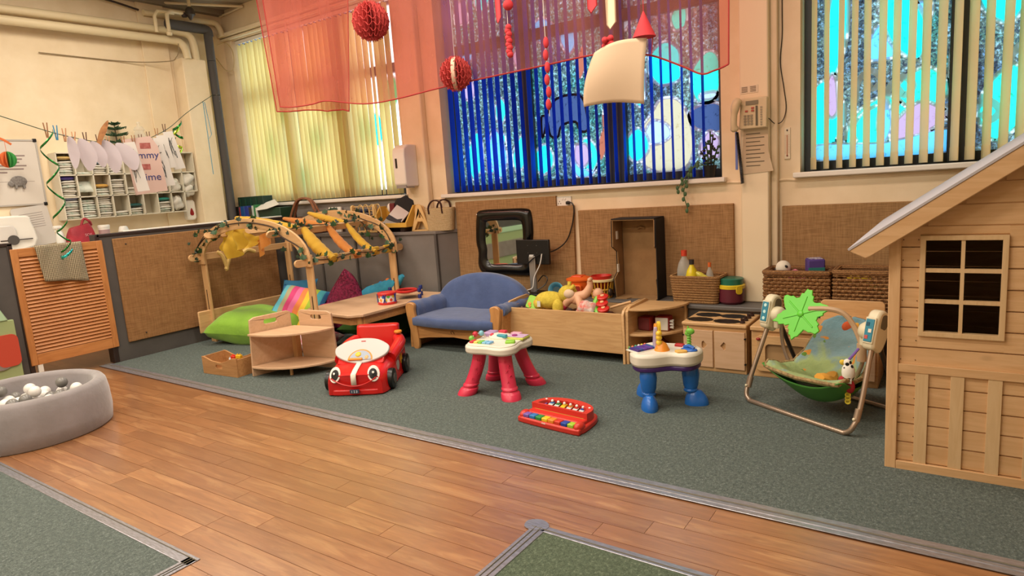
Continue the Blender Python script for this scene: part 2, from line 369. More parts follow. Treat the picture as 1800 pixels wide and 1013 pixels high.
def leafpts(cx, cz, L, w, a):
    a = math.radians(a); ca, sa = math.cos(a), math.sin(a)
    return [(cx + ca * u * L - sa * s * w, cz + sa * u * L + ca * s * w) for u, s in ((0, 0), (.3, .42), (.7, .4), (1, 0), (.7, -.4), (.3, -.42))]
def rnd_blob(r, cx, cz, rx, rz, n=8):
    return [(cx + rx * math.cos(2 * PI * i / n) * r.uniform(.7, 1.15), cz + rz * math.sin(2 * PI * i / n) * r.uniform(.7, 1.15)) for i in range(n)]
def window(k, a, b, z0, z1, mull, tz):
    w = root('window_%d' % k)
    B().plate([(a, z0), (b, z0), (b, z1), (a, z1)], 5.55, 5.63, 'xz', [[(a + .06, z0 + .07), (b - .06, z0 + .07), (b - .06, z1 - .06), (a + .06, z1 - .06)]]).o('frame', framem, w, sm=0)
    for m, wd_ in mull: B().box(m - wd_ / 2, m + wd_ / 2, 5.53, 5.63, z0, z1).o('mullion', framem, w, bv=.006)
    xs = [a] + [m for m, _ in mull] + [b]
    for tzz in tz: B().box(a, b, 5.54, 5.63, tzz - .05, tzz + .05).o('transom', framem, w, bv=.006)
    zs = [z0] + list(tz) + [z1]
    for i in range(len(xs) - 1):
        for j in range(len(zs) - 1): PANES.append((w, xs[i], xs[i + 1], zs[j], zs[j + 1]))
    B().box(a - .04, b + .04, 5.33, 5.55, z0 - .04, z0).o('sill', white, w, bv=.008)
    return w
W1 = window(1, *WIN[0], [(-7.05, .1), (-6.05, .16)], [2.85]); W2 = window(2, *WIN[1], [(-3.56, .12), (-2.62, .2)], [2.87]); W3 = window(3, *WIN[2], [(-.04, .16), (.92, .14)], [3.0])
r = random.Random(21)
# second window: painted animals, leaves and flowers on the glass
blob(W2, [(-3.36, 2.12), (-3.25, 2.25), (-3.05, 2.27), (-2.95, 2.2), (-2.92, 1.95), (-3.0, 1.93), (-3.05, 2.02), (-3.2, 2.0), (-3.25, 1.9), (-3.33, 1.92), (-3.36, 2.05), (-3.42, 1.9), (-3.42, 2.1)], P_NV, .012, rimm=black)
blob(W2, [(-2.3, 2.0), (-2.2, 2.12), (-2.05, 2.1), (-1.96, 1.95), (-1.92, 1.7), (-2.0, 1.52), (-2.25, 1.5), (-2.4, 1.6), (-2.35, 1.75), (-2.42, 1.85)], P_SN)
blob(W2, [(-2.36, 1.86), (-2.28, 1.95), (-2.15, 1.9), (-2.12, 1.8), (-2.25, 1.74), (-2.38, 1.78)], P_WH)
blob(W2, [(-1.93, 2.3), (-1.8, 2.45), (-1.7, 2.4), (-1.68, 2.2), (-1.75, 2.05), (-1.9, 2.08)], P_TQ); blob(W2, rnd_blob(r, -2.15, 2.38, .17, .2), P_CY); blob(W2, rnd_blob(r, -2.4, 2.25, .07, .16), P_CY)
blob(W2, [(-1.95, 1.98), (-1.8, 2.04), (-1.68, 2.0), (-1.68, 1.8), (-1.9, 1.84)], P_NV); blob(W2, rnd_blob(r, -1.78, 2.1, .08, .035), P_WH); blob(W2, rnd_blob(r, -1.78, 1.68, .1, .12), P_PK)
for i, (x, z, L, wd_, an) in enumerate([(-4.3, 1.55, .5, .22, 80), (-4.1, 1.6, .45, .2, 60), (-3.95, 1.55, .5, .24, 95), (-3.75, 1.6, .4, .2, 70), (-3.45, 1.55, .3, .25, 80), (-3.05, 1.5, .3, .3, 60), (-2.9, 1.55, .32, .22, 100), (-2.45, 1.6, .3, .25, 85)]): blob(W2, leafpts(x, z, L, wd_, an), (P_TQ, P_CY, P_BL)[i % 3])
for i in range(60):
    x = r.uniform(-4.4, -1.75); z = r.uniform(2.1, 3.5)
    if any(abs(sum(p[0] for p in q) / len(q) - x) < .24 and abs(sum(p[1] for p in q) / len(q) - z) < .3 for q in SHP[W2.name]): continue
    blob(W2, rnd_blob(r, x, z, r.uniform(.07, .12), r.uniform(.1, .16)), r.choice([P_CY, P_TQ, P_BL, P_WH, P_PK, P_BL]))
for x, z in ((-2.98, 2.4), (-2.88, 2.2), (-2.75, 1.9), (-2.8, 1.65)): blob(W2, leafpts(x, z, .3, .09, 80), P_RD, .006)
blob(W2, rnd_blob(r, -3.0, 1.72, .09, .12), P_PK)
# third window: bold leaves, curls and a lizard
L3 = [((-.95, 1.55), .55, .35, 85), ((-.72, 1.5), .5, .3, 60), ((-.55, 1.5), .4, .45, 75), ((-.85, 2.1), .75, .16, 86), ((-.62, 2.2), .5, .3, 40), ((-.3, 2.15), .55, .26, 110), ((-.3, 1.8), .3, .34, 80), ((-.08, 1.85), .5, .1, 88), ((-.72, 2.75), .5, .3, 60), ((-.4, 2.7), .5, .3, 75), ((-.16, 2.5), .5, .2, 95), ((.15, 1.55), .5, .3, 80), ((.35, 1.9), .5, .35, 60), ((.2, 2.3), .5, .3, 100), ((.55, 1.6), .5, .35, 85), ((.6, 2.3), .5, .3, 70), ((.3, 2.8), .5, .3, 80), ((1.2, 1.7), .6, .4, 80), ((1.4, 2.4), .6, .4, 100), ((1.0, 2.6), .5, .3, 60)]
for i, (c, L, wd_, an) in enumerate(L3): blob(W3, leafpts(*c, L, wd_, an), (P_CY, P_TQ, P_TQ, P_CY, P_BL)[i % 5])
blob(W3, [(-.45, 1.72), (-.3, 1.86), (-.18, 1.82), (-.12, 1.74), (-.22, 1.66), (-.35, 1.6), (-.45, 1.56)], P_PK); blob(W3, rnd_blob(r, -.04 - .04, 1.78, .06, .06), P_WH); blob(W3, leafpts(-.5, 1.6, .3, .1, 90), P_BL); blob(W3, rnd_blob(r, -.85, 1.98, .05, .16), P_PK)
for cx, cz in ((-.6, 2.05), (-.4, 1.98), (.3, 2.1), (.1, 1.75)):
    rb_ = B(); ribbon(rb_, [(q.x, q.z) for q in cat([(cx - .1, 0, cz - .15), (cx - .08, 0, cz), (cx, 0, cz + .07), (cx + .07, 0, cz), (cx + .02, 0, cz - .06), (cx - .03, 0, cz)], 5)], .022, 5.581); rb_.o('painted_curl', OUTM, W3)
blob(W3, [(-.95, 1.5), (-.08, 1.5), (-.12, 1.66), (-.5, 1.6), (-.95, 1.62)], P_BL, .008)
for i in range(9): blob(W1, rnd_blob(r, -7.7 + i * .29, (1.75, 2.2, 2.6)[i % 3], .12, .18), (P_TQ, P_CY, paint('glass_paint_green', '#3fb26a', '#1d6f3a'))[i % 3])
CELL = .021
for w, x0, x1, z0, z1 in PANES:            # speckled glass; where something is painted on it, the paint takes its place
    sh = [(q, min(p[0] for p in q), max(p[0] for p in q), min(p[1] for p in q), max(p[1] for p in q)) for q in SHP.get(w.name, [])]
    nx, nz = max(1, round((x1 - x0) / CELL)), max(1, round((z1 - z0) / CELL)); b = B()
    b.v = [Vector((x0 + (x1 - x0) * i / nx, 5.59, z0 + (z1 - z0) * j / nz)) for i in range(nx + 1) for j in range(nz + 1)]
    for i in range(nx):
        for j in range(nz):
            p = (x0 + (x1 - x0) * (i + .5) / nx, z0 + (z1 - z0) * (j + .5) / nz)
            if not any(a < p[0] < c and d < p[1] < e and inside(p, q) for q, a, c, d, e in sh): b.f.append((i * (nz + 1) + j, (i + 1) * (nz + 1) + j, (i + 1) * (nz + 1) + j + 1, i * (nz + 1) + j + 1))
    b.o('pane', milkm if w is W1 else speckm, w, sm=0)
for nm, L in SHP.items():                  # painted shapes; a later shape covers an earlier one
    bb = [(min(p[0] for p in q), max(p[0] for p in q), min(p[1] for p in q), max(p[1] for p in q)) for q in L]
    for k, q in enumerate(L):
        par, m, rim, rimm = PAINT[nm][k]; x0, x1, z0, z1 = bb[k]; later = [(L[i], bb[i]) for i in range(k + 1, len(L)) if bb[i][0] < x1 and bb[i][1] > x0 and bb[i][2] < z1 and bb[i][3] > z0]
        hid = lambda p: any(c[0] < p[0] < c[1] and c[2] < p[1] < c[3] and inside(p, w) for w, c in later)
        if rim:
            run = []; rims = B()
            for p in q + q[:1]:
                if hid(p):
                    if len(run) > 1: ribbon(rims, run, rim)
                    run = []
                else: run.append((p[0], p[1]))
            if len(run) > 1: ribbon(rims, run, rim)
            if rims.v: rims.o('painted_outline', rimm, par)
        if not later: B().add([(x, 5.589, z) for x, z in q], [tuple(range(len(q)))]).o('painted_shape', m, par, sm=0); continue
        g = B(); s_ = .014; nx, nz = int((x1 - x0) / s_) + 1, int((z1 - z0) / s_) + 1
        g.v = [Vector((x0 + i * s_, 5.589, z0 + j * s_)) for i in range(nx + 1) for j in range(nz + 1)]
        for i in range(nx):
            for j in range(nz):
                p = (x0 + (i + .5) * s_, z0 + (j + .5) * s_)
                if inside(p, q) and not hid(p): g.f.append((i * (nz + 1) + j, (i + 1) * (nz + 1) + j, (i + 1) * (nz + 1) + j + 1, i * (nz + 1) + j + 1))
        if g.f: g.o('painted_shape', m, par, sm=0)
# blinds ------------------------------------------------------------
yel = mat('yellow_blind', '#efe0a4', .8, trans=.45, tc='#f0dfa0', spec=.1); yel2 = mat('cream_blind', '#f8eecb', .8, trans=.5, tc='#fbf0cc', spec=.1)
blu = mat('blue_blind', '#2a60f0', .7, trans=.4, tc='#3a80ff', spec=.15)
def blind(a, b, z0, z1, ang, jit, m, label, railm, seed, gaps=(), step=.0885):
    rb = random.Random(seed); t = thing('vertical_blind', label, 'blind', ((a + b) / 2, 5.47, z0)); ox = (a + b) / 2
    B().box(a - ox, b - ox, -.025, .025, z1 - z0, z1 - z0 + .045).o('headrail', railm, t, bv=.006)
    h = z1 - z0 - .01
    me = B().box(-.0445, .0445, -.0012, .0012, .01, h).box(-.0425, .0425, -.004, .004, .0, .09).mesh('slat', 0)
    clip = B().box(-.008, .008, -.01, .01, h, h + .012).mesh('clip', 0)
    n = int((b - a - .06) / step)
    for i in range(n):
        x = a + .05 + i * step
        g = [q for q in gaps if abs(q - x) < step * .55]
        put(me, 'slat', m, t, loc=(x - ox, 0, 0), rot=(rb.uniform(-.3, .3), rb.uniform(-.3, .3), ang + rb.uniform(-jit, jit) + (26 if g else 0)))
        put(clip, 'clip', pl('#5a7cc8'), t, loc=(x - ox, 0, 0))
    return t
blind(-7.97, -5.15, 1.462, 3.53, 92, 3, yel, 'pale yellow vertical blind drawn nearly closed behind the wicker basket', white, 1, gaps=(-7.25, -6.95, -5.5))
blind(-4.5, -1.66, 1.437, 3.55, 98, 4, blu, 'royal blue vertical blind with open slats in the middle window', white, 2)
blind(-1.01, 1.8, 1.437, 3.55, -56, 4, yel2, 'cream vertical blind with open slats above the wooden playhouse roof', white, 3)
# boards, bench, partition ------------------------------------------
burl = mat('burlap', '#ab885f', .95, spec=.1, kind='burlap', c2='#7f6142', c3='#98754f')
burd = mat('burlap_partition', '#a67c53', .95, spec=.1, kind='burlap', c2='#7d5a38', c3='#946943')
def board(pts, label, m=burl): tag(B().plate(pts, 5.365, 5.4, 'xz').o('burlap_board', m, sm=0, bv=.006), label, 'pin board')
board([(-4.42, .43), (-3.02, .43), (-3.0, 1.25), (-3.185, 1.25), (-3.185, 1.345), (-4.41, 1.335)], 'burlap covered board on the wall behind the black framed mirror')
board([(-2.955, .43), (-1.535, .43), (-1.535, 1.21), (-2.955, 1.2)], 'burlap covered board on the wall behind the cardboard box')
board([(-1.165, .43), (1.0, .43), (1.0, 1.18), (-1.165, 1.175)], 'burlap covered board on the wall beside the playhouse roof')
bn = thing('wall_bench', 'long low grey bench against the window wall carrying baskets and boxes', 'bench', (-2, 5.24, 0))
B().box(-2.5, 4, -.15, .16, 0, .39).o('bench_front', dgrey, bn); B().box(-2.5, 4, -.175, .16, .39, .425).o('bench_top', mat('bench_top', '#5f5b58', .5), bn, bv=.008)
pt = thing('partition', 'dark grey half height partition panel with brown edges and a burlap board', 'partition', (-6.95, 4.04, 0))
B().box(-.05, .04, -1.09, 1.03, 0, 1.25).o('panel', dgrey, pt); B().box(-.07, .05, -1.11, 1.03, 1.25, 1.278).o('cap_rail', dark, pt, bv=.004); B().box(-.06, .05, -1.13, -1.085, 0, 1.278).o('post', dark, pt, bv=.004)
B().box(.04, .065, -.975, .86, .178, 1.222).o('burlap_panel', burd, pt, bv=.006); B().box(-.06, .035, -.85, 1.02, 1.278, 1.292).o('white_ledge', white, pt, bv=.004)
for y, z in ((-.86, 1.16), (-.8, .24)): B().ball((.066, y, z), .008, 8, 6).o('screw', dark, pt)
p2 = thing('partition', 'dark grey half height partition panel left of the louvred gate', 'partition', (-6.95, 1.4, 0))
B().box(-.05, .04, -2, .80, 0, 1.25).o('panel', dgrey, p2); B().box(-.07, .05, -2, .84, 1.25, 1.278).o('cap_rail', dark, p2, bv=.004); B().box(-.06, .05, .80, .84, 0, 1.27).o('post', dark, p2, bv=.004)
cb = thing('cabinet', 'low grey cabinet under the yellow blind carrying folders, baskets and books', 'cabinet', (0, 0, 0))
cp = [(-8.13, 5.125), (-6.86, 5.1), (-5.07, 5.118), (-4.571, 5.2), (-4.43, 5.395), (-8.13, 5.395)]
B().plate(cp, 0, 1.02).o('body', grey, cb, sm=0); cq = [(-8.13, 5.115), (-6.86, 5.08), (-5.07, 5.1), (-4.56, 5.185), (-4.41, 5.395), (-8.13, 5.395)]
B().plate(cq, 1.02, 1.052).o('top', grey, cb, sm=0, bv=.004)
for x in (-5.09, -6.3, -5.7): B().box(x - .012, x + .012, 5.09, 5.12, 0, 1.02).o('joint_strip', dgrey, cb)
B().box(-4.585, -4.555, 5.18, 5.21, 0, 1.02).o('corner_strip', dgrey, cb, bv=.004)
struct(B().box(-8.1, -5.05, 5.385, 5.4, 0, 1.40).o('trim_7', mat('grey_wainscot', '#837b74', .7)))
struct(B().tube([(-8.0 + 2.95 * i / 50, 5.37, 1.235 + rq.uniform(-.012, .012)) for i in range(51)], .014, 5).o('trim_8', dark))
tag(B().box(-8.14, -7.5, .9, 4.95, 1.12, 1.16).o('worktop', white, sm=0, bv=.006), 'white worktop along the left wall behind the partition', 'worktop')
# louvred gate -------------------------------------------------------
gw = mat('pine_orange', '#c08048', .45, kind='wood', c2='#a4642f', c3='#c68850', ax='y'); gwz = mat('pine_orange_upright', '#c08048', .45, kind='wood', c2='#a4642f', c3='#c68850', ax='z')
g = thing('louvred_gate', 'orange pine louvred gate with a tea towel hung over the top', 'gate', (-6.9, 2.59, .16))
GW = .35
for s in (-1, 1): B().box(-.014, .014, s * GW - .028, s * GW + .028, 0, 1.06).o('stile', gwz, g, bv=.004)
B().box(-.013, .013, -GW + .028, GW - .028, .0, .10).o('rail', gw, g, bv=.003); B().box(-.013, .013, -GW + .028, GW - .028, .985, 1.06).o('rail', gw, g, bv=.003)
lv = B().box(-.02, .02, -GW + .028, GW - .028, -.004, .004).mesh('louvre', 0)
for i in range(27): put(lv, 'louvre', gw, g, bv=.0, loc=(0, 0, .122 + i * .0325), rot=(0, 52, 0))
B().box(-.01, .01, -GW + .02, -GW + .06, -.07, 0).o('drop_bolt', white, g)
tt = NT('check_towel_cloth'); sx = tt.n('ShaderNodeSeparateXYZ'); tt.l(tt.coord(), sx.inputs[0])
fa = tt.math('GREATER_THAN', tt.math('FRACT', tt.math('MULTIPLY', sx.outputs[1], 80)), .5); fb = tt.math('GREATER_THAN', tt.math('FRACT', tt.math('MULTIPLY', sx.outputs[2], 80)), .5)
tt.l(tt.ramp(tt.math('MULTIPLY', tt.math('ADD', fa, fb), .5), [(0, '#d8cbac'), (.4, '#7f7056'), (.9, '#2f271e')], 'CONSTANT'), tt.p.inputs['Base Color']); tt.p.inputs['Roughness'].default_value = .95
def tow(u, v):
    y = -.20 + .38 * u; z = 1.235 - v * (.33 + .05 * u)
    return (-6.878 + .012 * math.sin(u * 9) + .006 * math.sin(v * 5 + u * 14) + .012, 2.59 + y + .04 * v + .03 * math.sin(u * 4) * v, z)
tag(B().grid(tow, 24, 14).o('tea_towel', tt.m, sol=.006), 'brown and cream checked tea towel draped over the louvred gate', 'towel')
# ------------------------------------------------------------------ wooden play furniture
beech = mat('beech', '#d0a674', .42, kind='wood', c2='#bb8d5b', c3='#d8b180', ax='x'); beechz = mat('beech_upright', '#d0a674', .42, kind='wood', c2='#bb8d5b', c3='#d8b180', ax='z'); beechy = mat('beech_across', '#d0a674', .42, kind='wood', c2='#bb8d5b', c3='#d8b180', ax='y')
plyedge = mat('ply_edge', '#9c6f47', .5); oak = mat('honey_wood', '#c78f55', .4, kind='wood', c2='#ad7540', c3='#cf9a60', ax='x'); oakz = mat('honey_wood_upright', '#c78f55', .4, kind='wood', c2='#ad7540', c3='#cf9a60', ax='z')
pale = mat('pale_ply', '#cfa986', .42, kind='wood', c2='#c29a75', c3='#d6b392', ax='x', sc=.8)
# sofa
blue = mat('blue_velour', '#4a5c88', .9, kind='fabric', c2='#3d4e78', sc=6, bump=.25, sheen=.4)
sf = thing('toddler_sofa', 'blue cushioned toddler sofa with curved wooden arms and arched back', 'sofa', (-3.82, 4.47, 0), 2.5)
for s in (-1, 1):
    a = [(0, 0), (.055, 0), (.062, .12), (.05, .25), (.035, .36), (.042, .41), (.03, .435), (-.02, .445), (-.06, .42), (-.065, .36), (-.045, .24), (-.012, .1)]
    q = cat2([(s * (.5 - .03) + s * -x * 1.0, z) for x, z in a], 3)
    B().plate(q, -.02, .02, 'xz').o('arm_end', oakz, sf, bv=.008)
    B().plate(cat2([(s * .5, 0), (s * .47, .12), (s * .49, .3), (s * .52, .4), (s * .545, .4), (s * .53, .2), (s * .54, 0)], 3), .02, .58, 'xz').o('side_panel', oak, sf)
    def arm(u, v, s=s):
        an = v * 2 * PI; y = .025 + .50 * u; R = .062 + .004 * math.sin(u * 21) + .003 * math.sin(u * 9 + 1)
        x = s * .49 - s * .02 * u + R * 1.18 * math.cos(an); z = .395 + R * .85 * math.sin(an)
        if math.cos(an) * s < -.2: z -= .09 * (-.2 - math.cos(an) * s) * (1.2 if math.sin(an) < 0 else .3)
        return (x, y, z)
    b = B().grid(arm, 18, 16, cv=True); n = 16; b.f += [tuple(range(n)), tuple(18 * n + j for j in range(n))]; b.o('arm_cushion', blue, sf, sm=60)
B().plate([(-.46, .09), (-.3, .065 + .05), (0, .135), (.3, .115), (.46, .09), (.46, .235), (-.46, .235)], -.005, .02, 'xz').o('front_rail', oak, sf, bv=.003)
B().box(-.47, .47, .03, .56, .2, .235).o('seat_base', oak, sf)
def seat(u, v):
    x = -.455 + .91 * u; bow = .05 * (1 - (2 * u - 1) ** 2); an = v * 2 * PI; y0 = -.03 - bow; y1 = .47
    cy, hy = (y0 + y1) / 2, (y1 - y0) / 2; c, s = math.cos(an), math.sin(an); e = .32
    y = cy + hy * math.copysign(abs(c) ** e, c); z = .265 + .047 * math.copysign(abs(s) ** e, s) + (.012 * (1 - (2 * u - 1) ** 4) if s > 0 else 0) + (.003 * math.sin(u * 14 + y * 9) if s > .3 else 0)
    return (x, y, z)
b = B().grid(seat, 22, 28, cv=True); b.f += [tuple(range(28)), tuple(22 * 28 + j for j in range(28))]; b.o('seat_cushion', blue, sf, sm=70)
def bk(u, v):
    a = PI * u; x0 = -.56 * math.cos(a); zt = .30 + .355 * max(0, math.sin(a)) ** .72; an = v * 2 * PI
    z = .24 + (zt - .24) * (.5 + .5 * math.copysign(abs(math.cos(an)) ** .45, math.cos(an))); th = .065 * math.copysign(abs(math.sin(an)) ** .5, math.sin(an))
    wr = .003 * math.sin(u * 46) * max(0, math.sin(u * 2.2 - .5)) * (1 if math.sin(an) < 0 else 0)
    return (x0 * .93, .50 + th + .12 * (z - .24) + wr, z)
B().grid(bk, 48, 24, cv=True).o('back_cushion', blue, sf, sm=70)
B().plate([(-.47, .05), (.47, .05), (.47, .3), (-.47, .3)], .56, .58, 'xz').o('back_panel', oak, sf)
lg = B().tube(cat([(-.012, -.012, .17), (-.02, -.012, .185), (-.005, -.012, .2), (.01, -.012, .185), (.018, -.012, .17)], 4), .0018, 5).o('burnt_logo', dark, sf)
# storage bin with end panels
bi = thing('toy_bin', 'long wooden toy trough filled with dolls and plastic toys', 'toy bin', (-2.77, 4.85, 0))
endp = [(-.215, 0), (.17, 0), (.17, .45), (.14, .468), (.0, .465), (-.14, .455), (-.19, .435), (-.212, .40), (-.205, .2)]
for x in (-.575, .555): B().plate(endp, x, x + .022, 'yz', [rr(-.06, .06, .40, .438, .018)] if x < 0 else []).o('end_panel', beechy, bi, bv=.003)
B().plate([(-.553, 0), (.555, 0), (.555, .33), (-.553, .33)], -.008, .008, 'xy', M=rotm(x=91, loc=(0, -.195, .08))).o('front_panel', beech, bi, bv=.003)
B().box(-.553, .555, .145, .163, .08, .42).o('back_panel', beech, bi); B().box(-.553, .555, -.185, .145, .08, .095).o('bottom_panel', beech, bi)
# quarter-round shelf
qs = thing('quarter_shelf', 'wooden quarter round corner shelf holding red and white fabric cubes', 'shelf', (-2.19, 4.66, 0))
side = [(-.01, 0), (.42, 0), (.42, .45), (.38, .468), (.06, .462), (0, .43), (-.01, .2)]
B().plate(side, 0, .024, 'yz').o('side_panel', beechy, qs, bv=.003); B().box(.024, .36, .405, .42, 0, .43).o('back_panel', beech, qs)
for z in (.045, .225, .43):
    q = [(.024, .408)] + [(.024 + .355 * math.sin(a) , .408 - .39 * math.cos(a)) for a in [PI / 2 * i / 14 for i in range(15)]]
    B().plate(q, z, z + .016).o('shelf_board', beech, qs, bv=.002)
B().cyl((.35, .39, 0), (.35, .39, .43), .012).o('post', beechz, qs)
cubm = pl('#8d1f22', .8)
for i, (x, y, m, w, lab) in enumerate(((.09, .22, cubm, .11, 'dark red fabric cube on the left of the quarter round shelf'), (.22, .25, mat('white_fabric', '#d9d6cb', .9), .115, 'white and red fabric cube with ribbon tags on the quarter round shelf'))):
    c = thing('fabric_cube', lab, 'soft toy', (-2.19 + x, 4.66 + y, .242), 12 * i - 8)
    B().box(-w / 2, w / 2, -w / 2, w / 2, 0, w).o('cube_body', cubm, c, bv=.012); B().box(-w / 2 + .006, w / 2 - .006, -w / 2 - .004, -w / 2 + .01, .006, w - .006).o('face_panel', m if i else pl('#6d2a2c', .8), c, bv=.006)
    if i:
        for z in (.03, .055, .08): B().tube([(w / 2, -.02, z), (w / 2 + .03, -.025, z + .008), (w / 2 + .03, -.03, z - .006), (w / 2, -.03, z - .003)], .006, 6).o('ribbon_tag', mat('white_fabric'), c)
tag(pillow(.16, .12, .1, wr=.01).o('soft_book', pl('#5a1d1a', .8), loc=(-2.03, 4.93, .112), sm=60), 'dark red soft toy on the low board of the quarter round shelf', 'soft toy')
# stove and sink unit
st = thing('toy_stove', 'wooden toy cooker with four black hob plates and heart cut doors', 'toy cooker', (-1.5, 4.69, 0))
B().box(-.235, .235, .012, .385, 0, .345).o('carcass', beech, st, bv=.004); B().box(-.24, .24, -.005, .39, .345, .373).o('worktop', beech, st, bv=.008)
hob = [(.11 * math.cos(a) * (1 if i % 2 else .93), .068 * math.sin(a) * (1 if i % 2 else .93)) for i, a in enumerate([2 * PI * k / 24 for k in range(24)])]
for x, y in ((-.13, .10), (.075, .085), (-.12, .27), (.075, .265)): B().plate([(x + a * .92, y + b) for a, b in hob], .373, .377).o('hob_plate', black, st)
for i in range(4): B().lathe([(.019, 0), (.019, .012), (.013, .016), (.013, .034), (.0, .036)], (.195, .06 + i * .085, .373), 14).o('knob', pl('#2a1512'), st)
for s in (-1, 1):
    hx = s * .075; hole = [(hx + s * -.024, .205), (hx, .235), (hx + s * .012, .227), (hx + s * .014, .205), (hx + s * .012, .183), (hx, .175)]
    B().plate([(s * .006, .035), (s * .225, .035), (s * .225, .315), (s * .006, .315)], -.004, .012, 'xz', [hole]).o('door', pale, st, bv=.002)
    for z in (.08, .27): B().box(s * .228 - .006, s * .228 + .006, -.008, .01, z - .005, z + .005).o('hinge', black, st)
B().box(-.235, .235, .02, .03, .05, .33).o('cupboard_back', plyedge, st)
sk = thing('toy_sink_unit', 'wooden toy kitchen unit with oven door and raised splashback behind the swing', 'toy kitchen', (-.83, 4.68, 0))
B().box(-.40, .40, .02, .385, 0, .34).o('carcass', beech, sk, bv=.004); B().box(-.405, .405, 0, .39, .34, .372).o('worktop', beech, sk, bv=.006)
B().plate(rr(-.36, .02, .05, .31, .03), -.004, .02, 'xz', [rr(-.3, -.03, .075, .25, .03)]).o('oven_door', beech, sk, bv=.004); B().box(-.3, -.03, .019, .026, .075, .25).o('oven_window', mat('perspex', '#b08c62', .1), sk)
B().box(.04, .385, 0, .02, .05, .31).o('door', pale, sk, bv=.003)
for x, z in ((-.345, .285), (-.05, .15)): B().ball((x, -.012, z), (.016, .012, .01)).o('knob', pl('#8e1f1c'), sk)
B().plate(rr(.0, .405, .3, .52, .03), .34, .36, 'xz').o('splashback', beech, sk, bv=.004)
# trapezoid table with the drum
tb = thing('play_table', 'low wooden table with clipped corners and a drum standing on it', 'table', (-4.80, 4.5, 0))
top = [(.3, -.66), (.41, -.57), (.43, .56), (-.43, .56), (-.43, -.5), (-.35, -.6)]
B().plate(top, .405, .43).o('tabletop', pale, tb, bv=.004)
for p, q in zip(top, top[1:] + top[:1]):
    P, Q = Vector(p) * .93, Vector(q) * .93; d = Q - P; B(Matrix.Translation((P.x, P.y, 0)) @ Matrix.Rotation(math.atan2(d.y, d.x), 4, 'Z')).box(0, d.length, -.0, .02, .33, .405).o('apron', oak, tb)
for x, y in ((.34, -.55), (.37, .5), (-.37, .5), (-.36, -.48)): B().cyl((x, y, .405), (x * 1.04, y * 1.03, 0), .032, .026, 10).o('leg', oakz, tb, bv=0)
dr = thing('toy_drum', 'red toy drum with coloured dots on the low table', 'drum', (-4.555, 4.40, .43))
B().lathe([(.083, .012), (.08, .1)], n=28).o('shell', mat('drum_shell', '#e9e4da', .5), dr)
for z in (0, .088): B().lathe([(.088, z), (.091, z + .004), (.091, z + .020), (.086, z + .025)], n=28).o('hoop', pl('#cf2b26'), dr)
B().lathe([(.084, .112), (0, .114)], n=28).o('drum_head', pl('#c23a34', .5), dr)
for i, c in enumerate(['#e8c534', '#d4442c', '#3b6fc4', '#58b04a', '#d4442c', '#e8902c', '#3b6fc4', '#e8c534', '#58b04a', '#d4442c'] * 2):
    a = 2 * PI * i / 20; z = .045 if i % 2 else .078; R = .0835
    B(Matrix.Rotation(a, 4, 'Z')).lathe([(0, 0), (.015, .0), (.014, .0015), (0, .002)], n=12, M=rotm(y=90, loc=(R - .001, 0, z))).o('dot', pl(c), dr)
for k in range(5):
    a = math.radians(k * 72 - 60); B(Matrix.Rotation(a, 4, 'Z')).tube([(.092, -.012, .1), (.09, .012, .02)], .005, 6).tube([(.092, .012, .1), (.09, -.012, .02)], .005, 6).o('lace', pl('#26358a'), dr)
fx = thing('drum_rack', 'wooden toy frame with dark blue knobs and a red hoop behind the drum', 'wooden toy', (-4.6, 4.69, .43), 38)
for y in (-.09, .09): B().box(-.17, .17, y - .012, y + .012, .045, .062).o('bar', pale, fx, bv=.003)
for x in (-.155, .155):
    for y in (-.09, .09):
        B().lathe([(.017, 0), (.019, .006), (.019, .036), (.017, .04)], (x, y, 0), 12).o('knob', pl('#1f2d70'), fx); B().lathe([(.017, .066), (.019, .07), (.019, .1), (.017, .105)], (x, y, 0), 12).o('knob', pl('#1f2d70'), fx); B().cyl((x, y, .03), (x, y, .08), .008).o('peg', pale, fx)
B().lathe([(.1, .062), (.115, .067), (.115, .082), (.1, .088), (.09, .08), (.09, .067), (.1, .062)], (.02, 0, 0), 28).o('hoop', pl('#c22a25'), fx)
# front corner shelf with handles
cs = thing('corner_shelf', 'light wooden two tier corner shelf with handle cut outs', 'shelf', (-4.93, 3.57, 0))
ll = [(-.40, 0), (0, 0), (0, .50), (-.03, .515), (-.33, .51), (-.375, .49), (-.385, .3), (-.40, .05)]
def quart(z, t): return [(-.0, -.0)] + [(.43 * math.sin(a) - .07 * math.cos(a) * math.cos(a), -.40 * math.cos(a) - .0) for a in [PI / 2 * i / 14 for i in range(15)]]
B(rotm(z=-11)).plate(ll, -.022, 0, 'yz', [rr(-.25, -.13, .435, .475, .019)]).o('side_panel', pale, cs, bv=.004)
B(rotm(z=8)).plate([(-y, z) for y, z in ll], .0, .022, 'xz', [rr(.14, .26, .435, .475, .019)], M=rotm(loc=(.07, .02, 0))).o('side_panel', pale, cs, bv=.004)
for z in (.075, .36):
    q = [(.03, .0)] + [(-.075 + .56 * math.sin(a) , -.40 + .47 * (1 - math.cos(a))) for a in [PI / 2 * i / 14 for i in range(15)]]
    B().plate(q, z, z + .018).o('shelf_board', pale, cs, bv=.003)
B().cyl((.22, -.22, 0), (.22, -.22, .075), .014).o('leg', beechz, cs); B().box(0, .06, -.02, .03, 0, .36).o('post', beechz, cs)
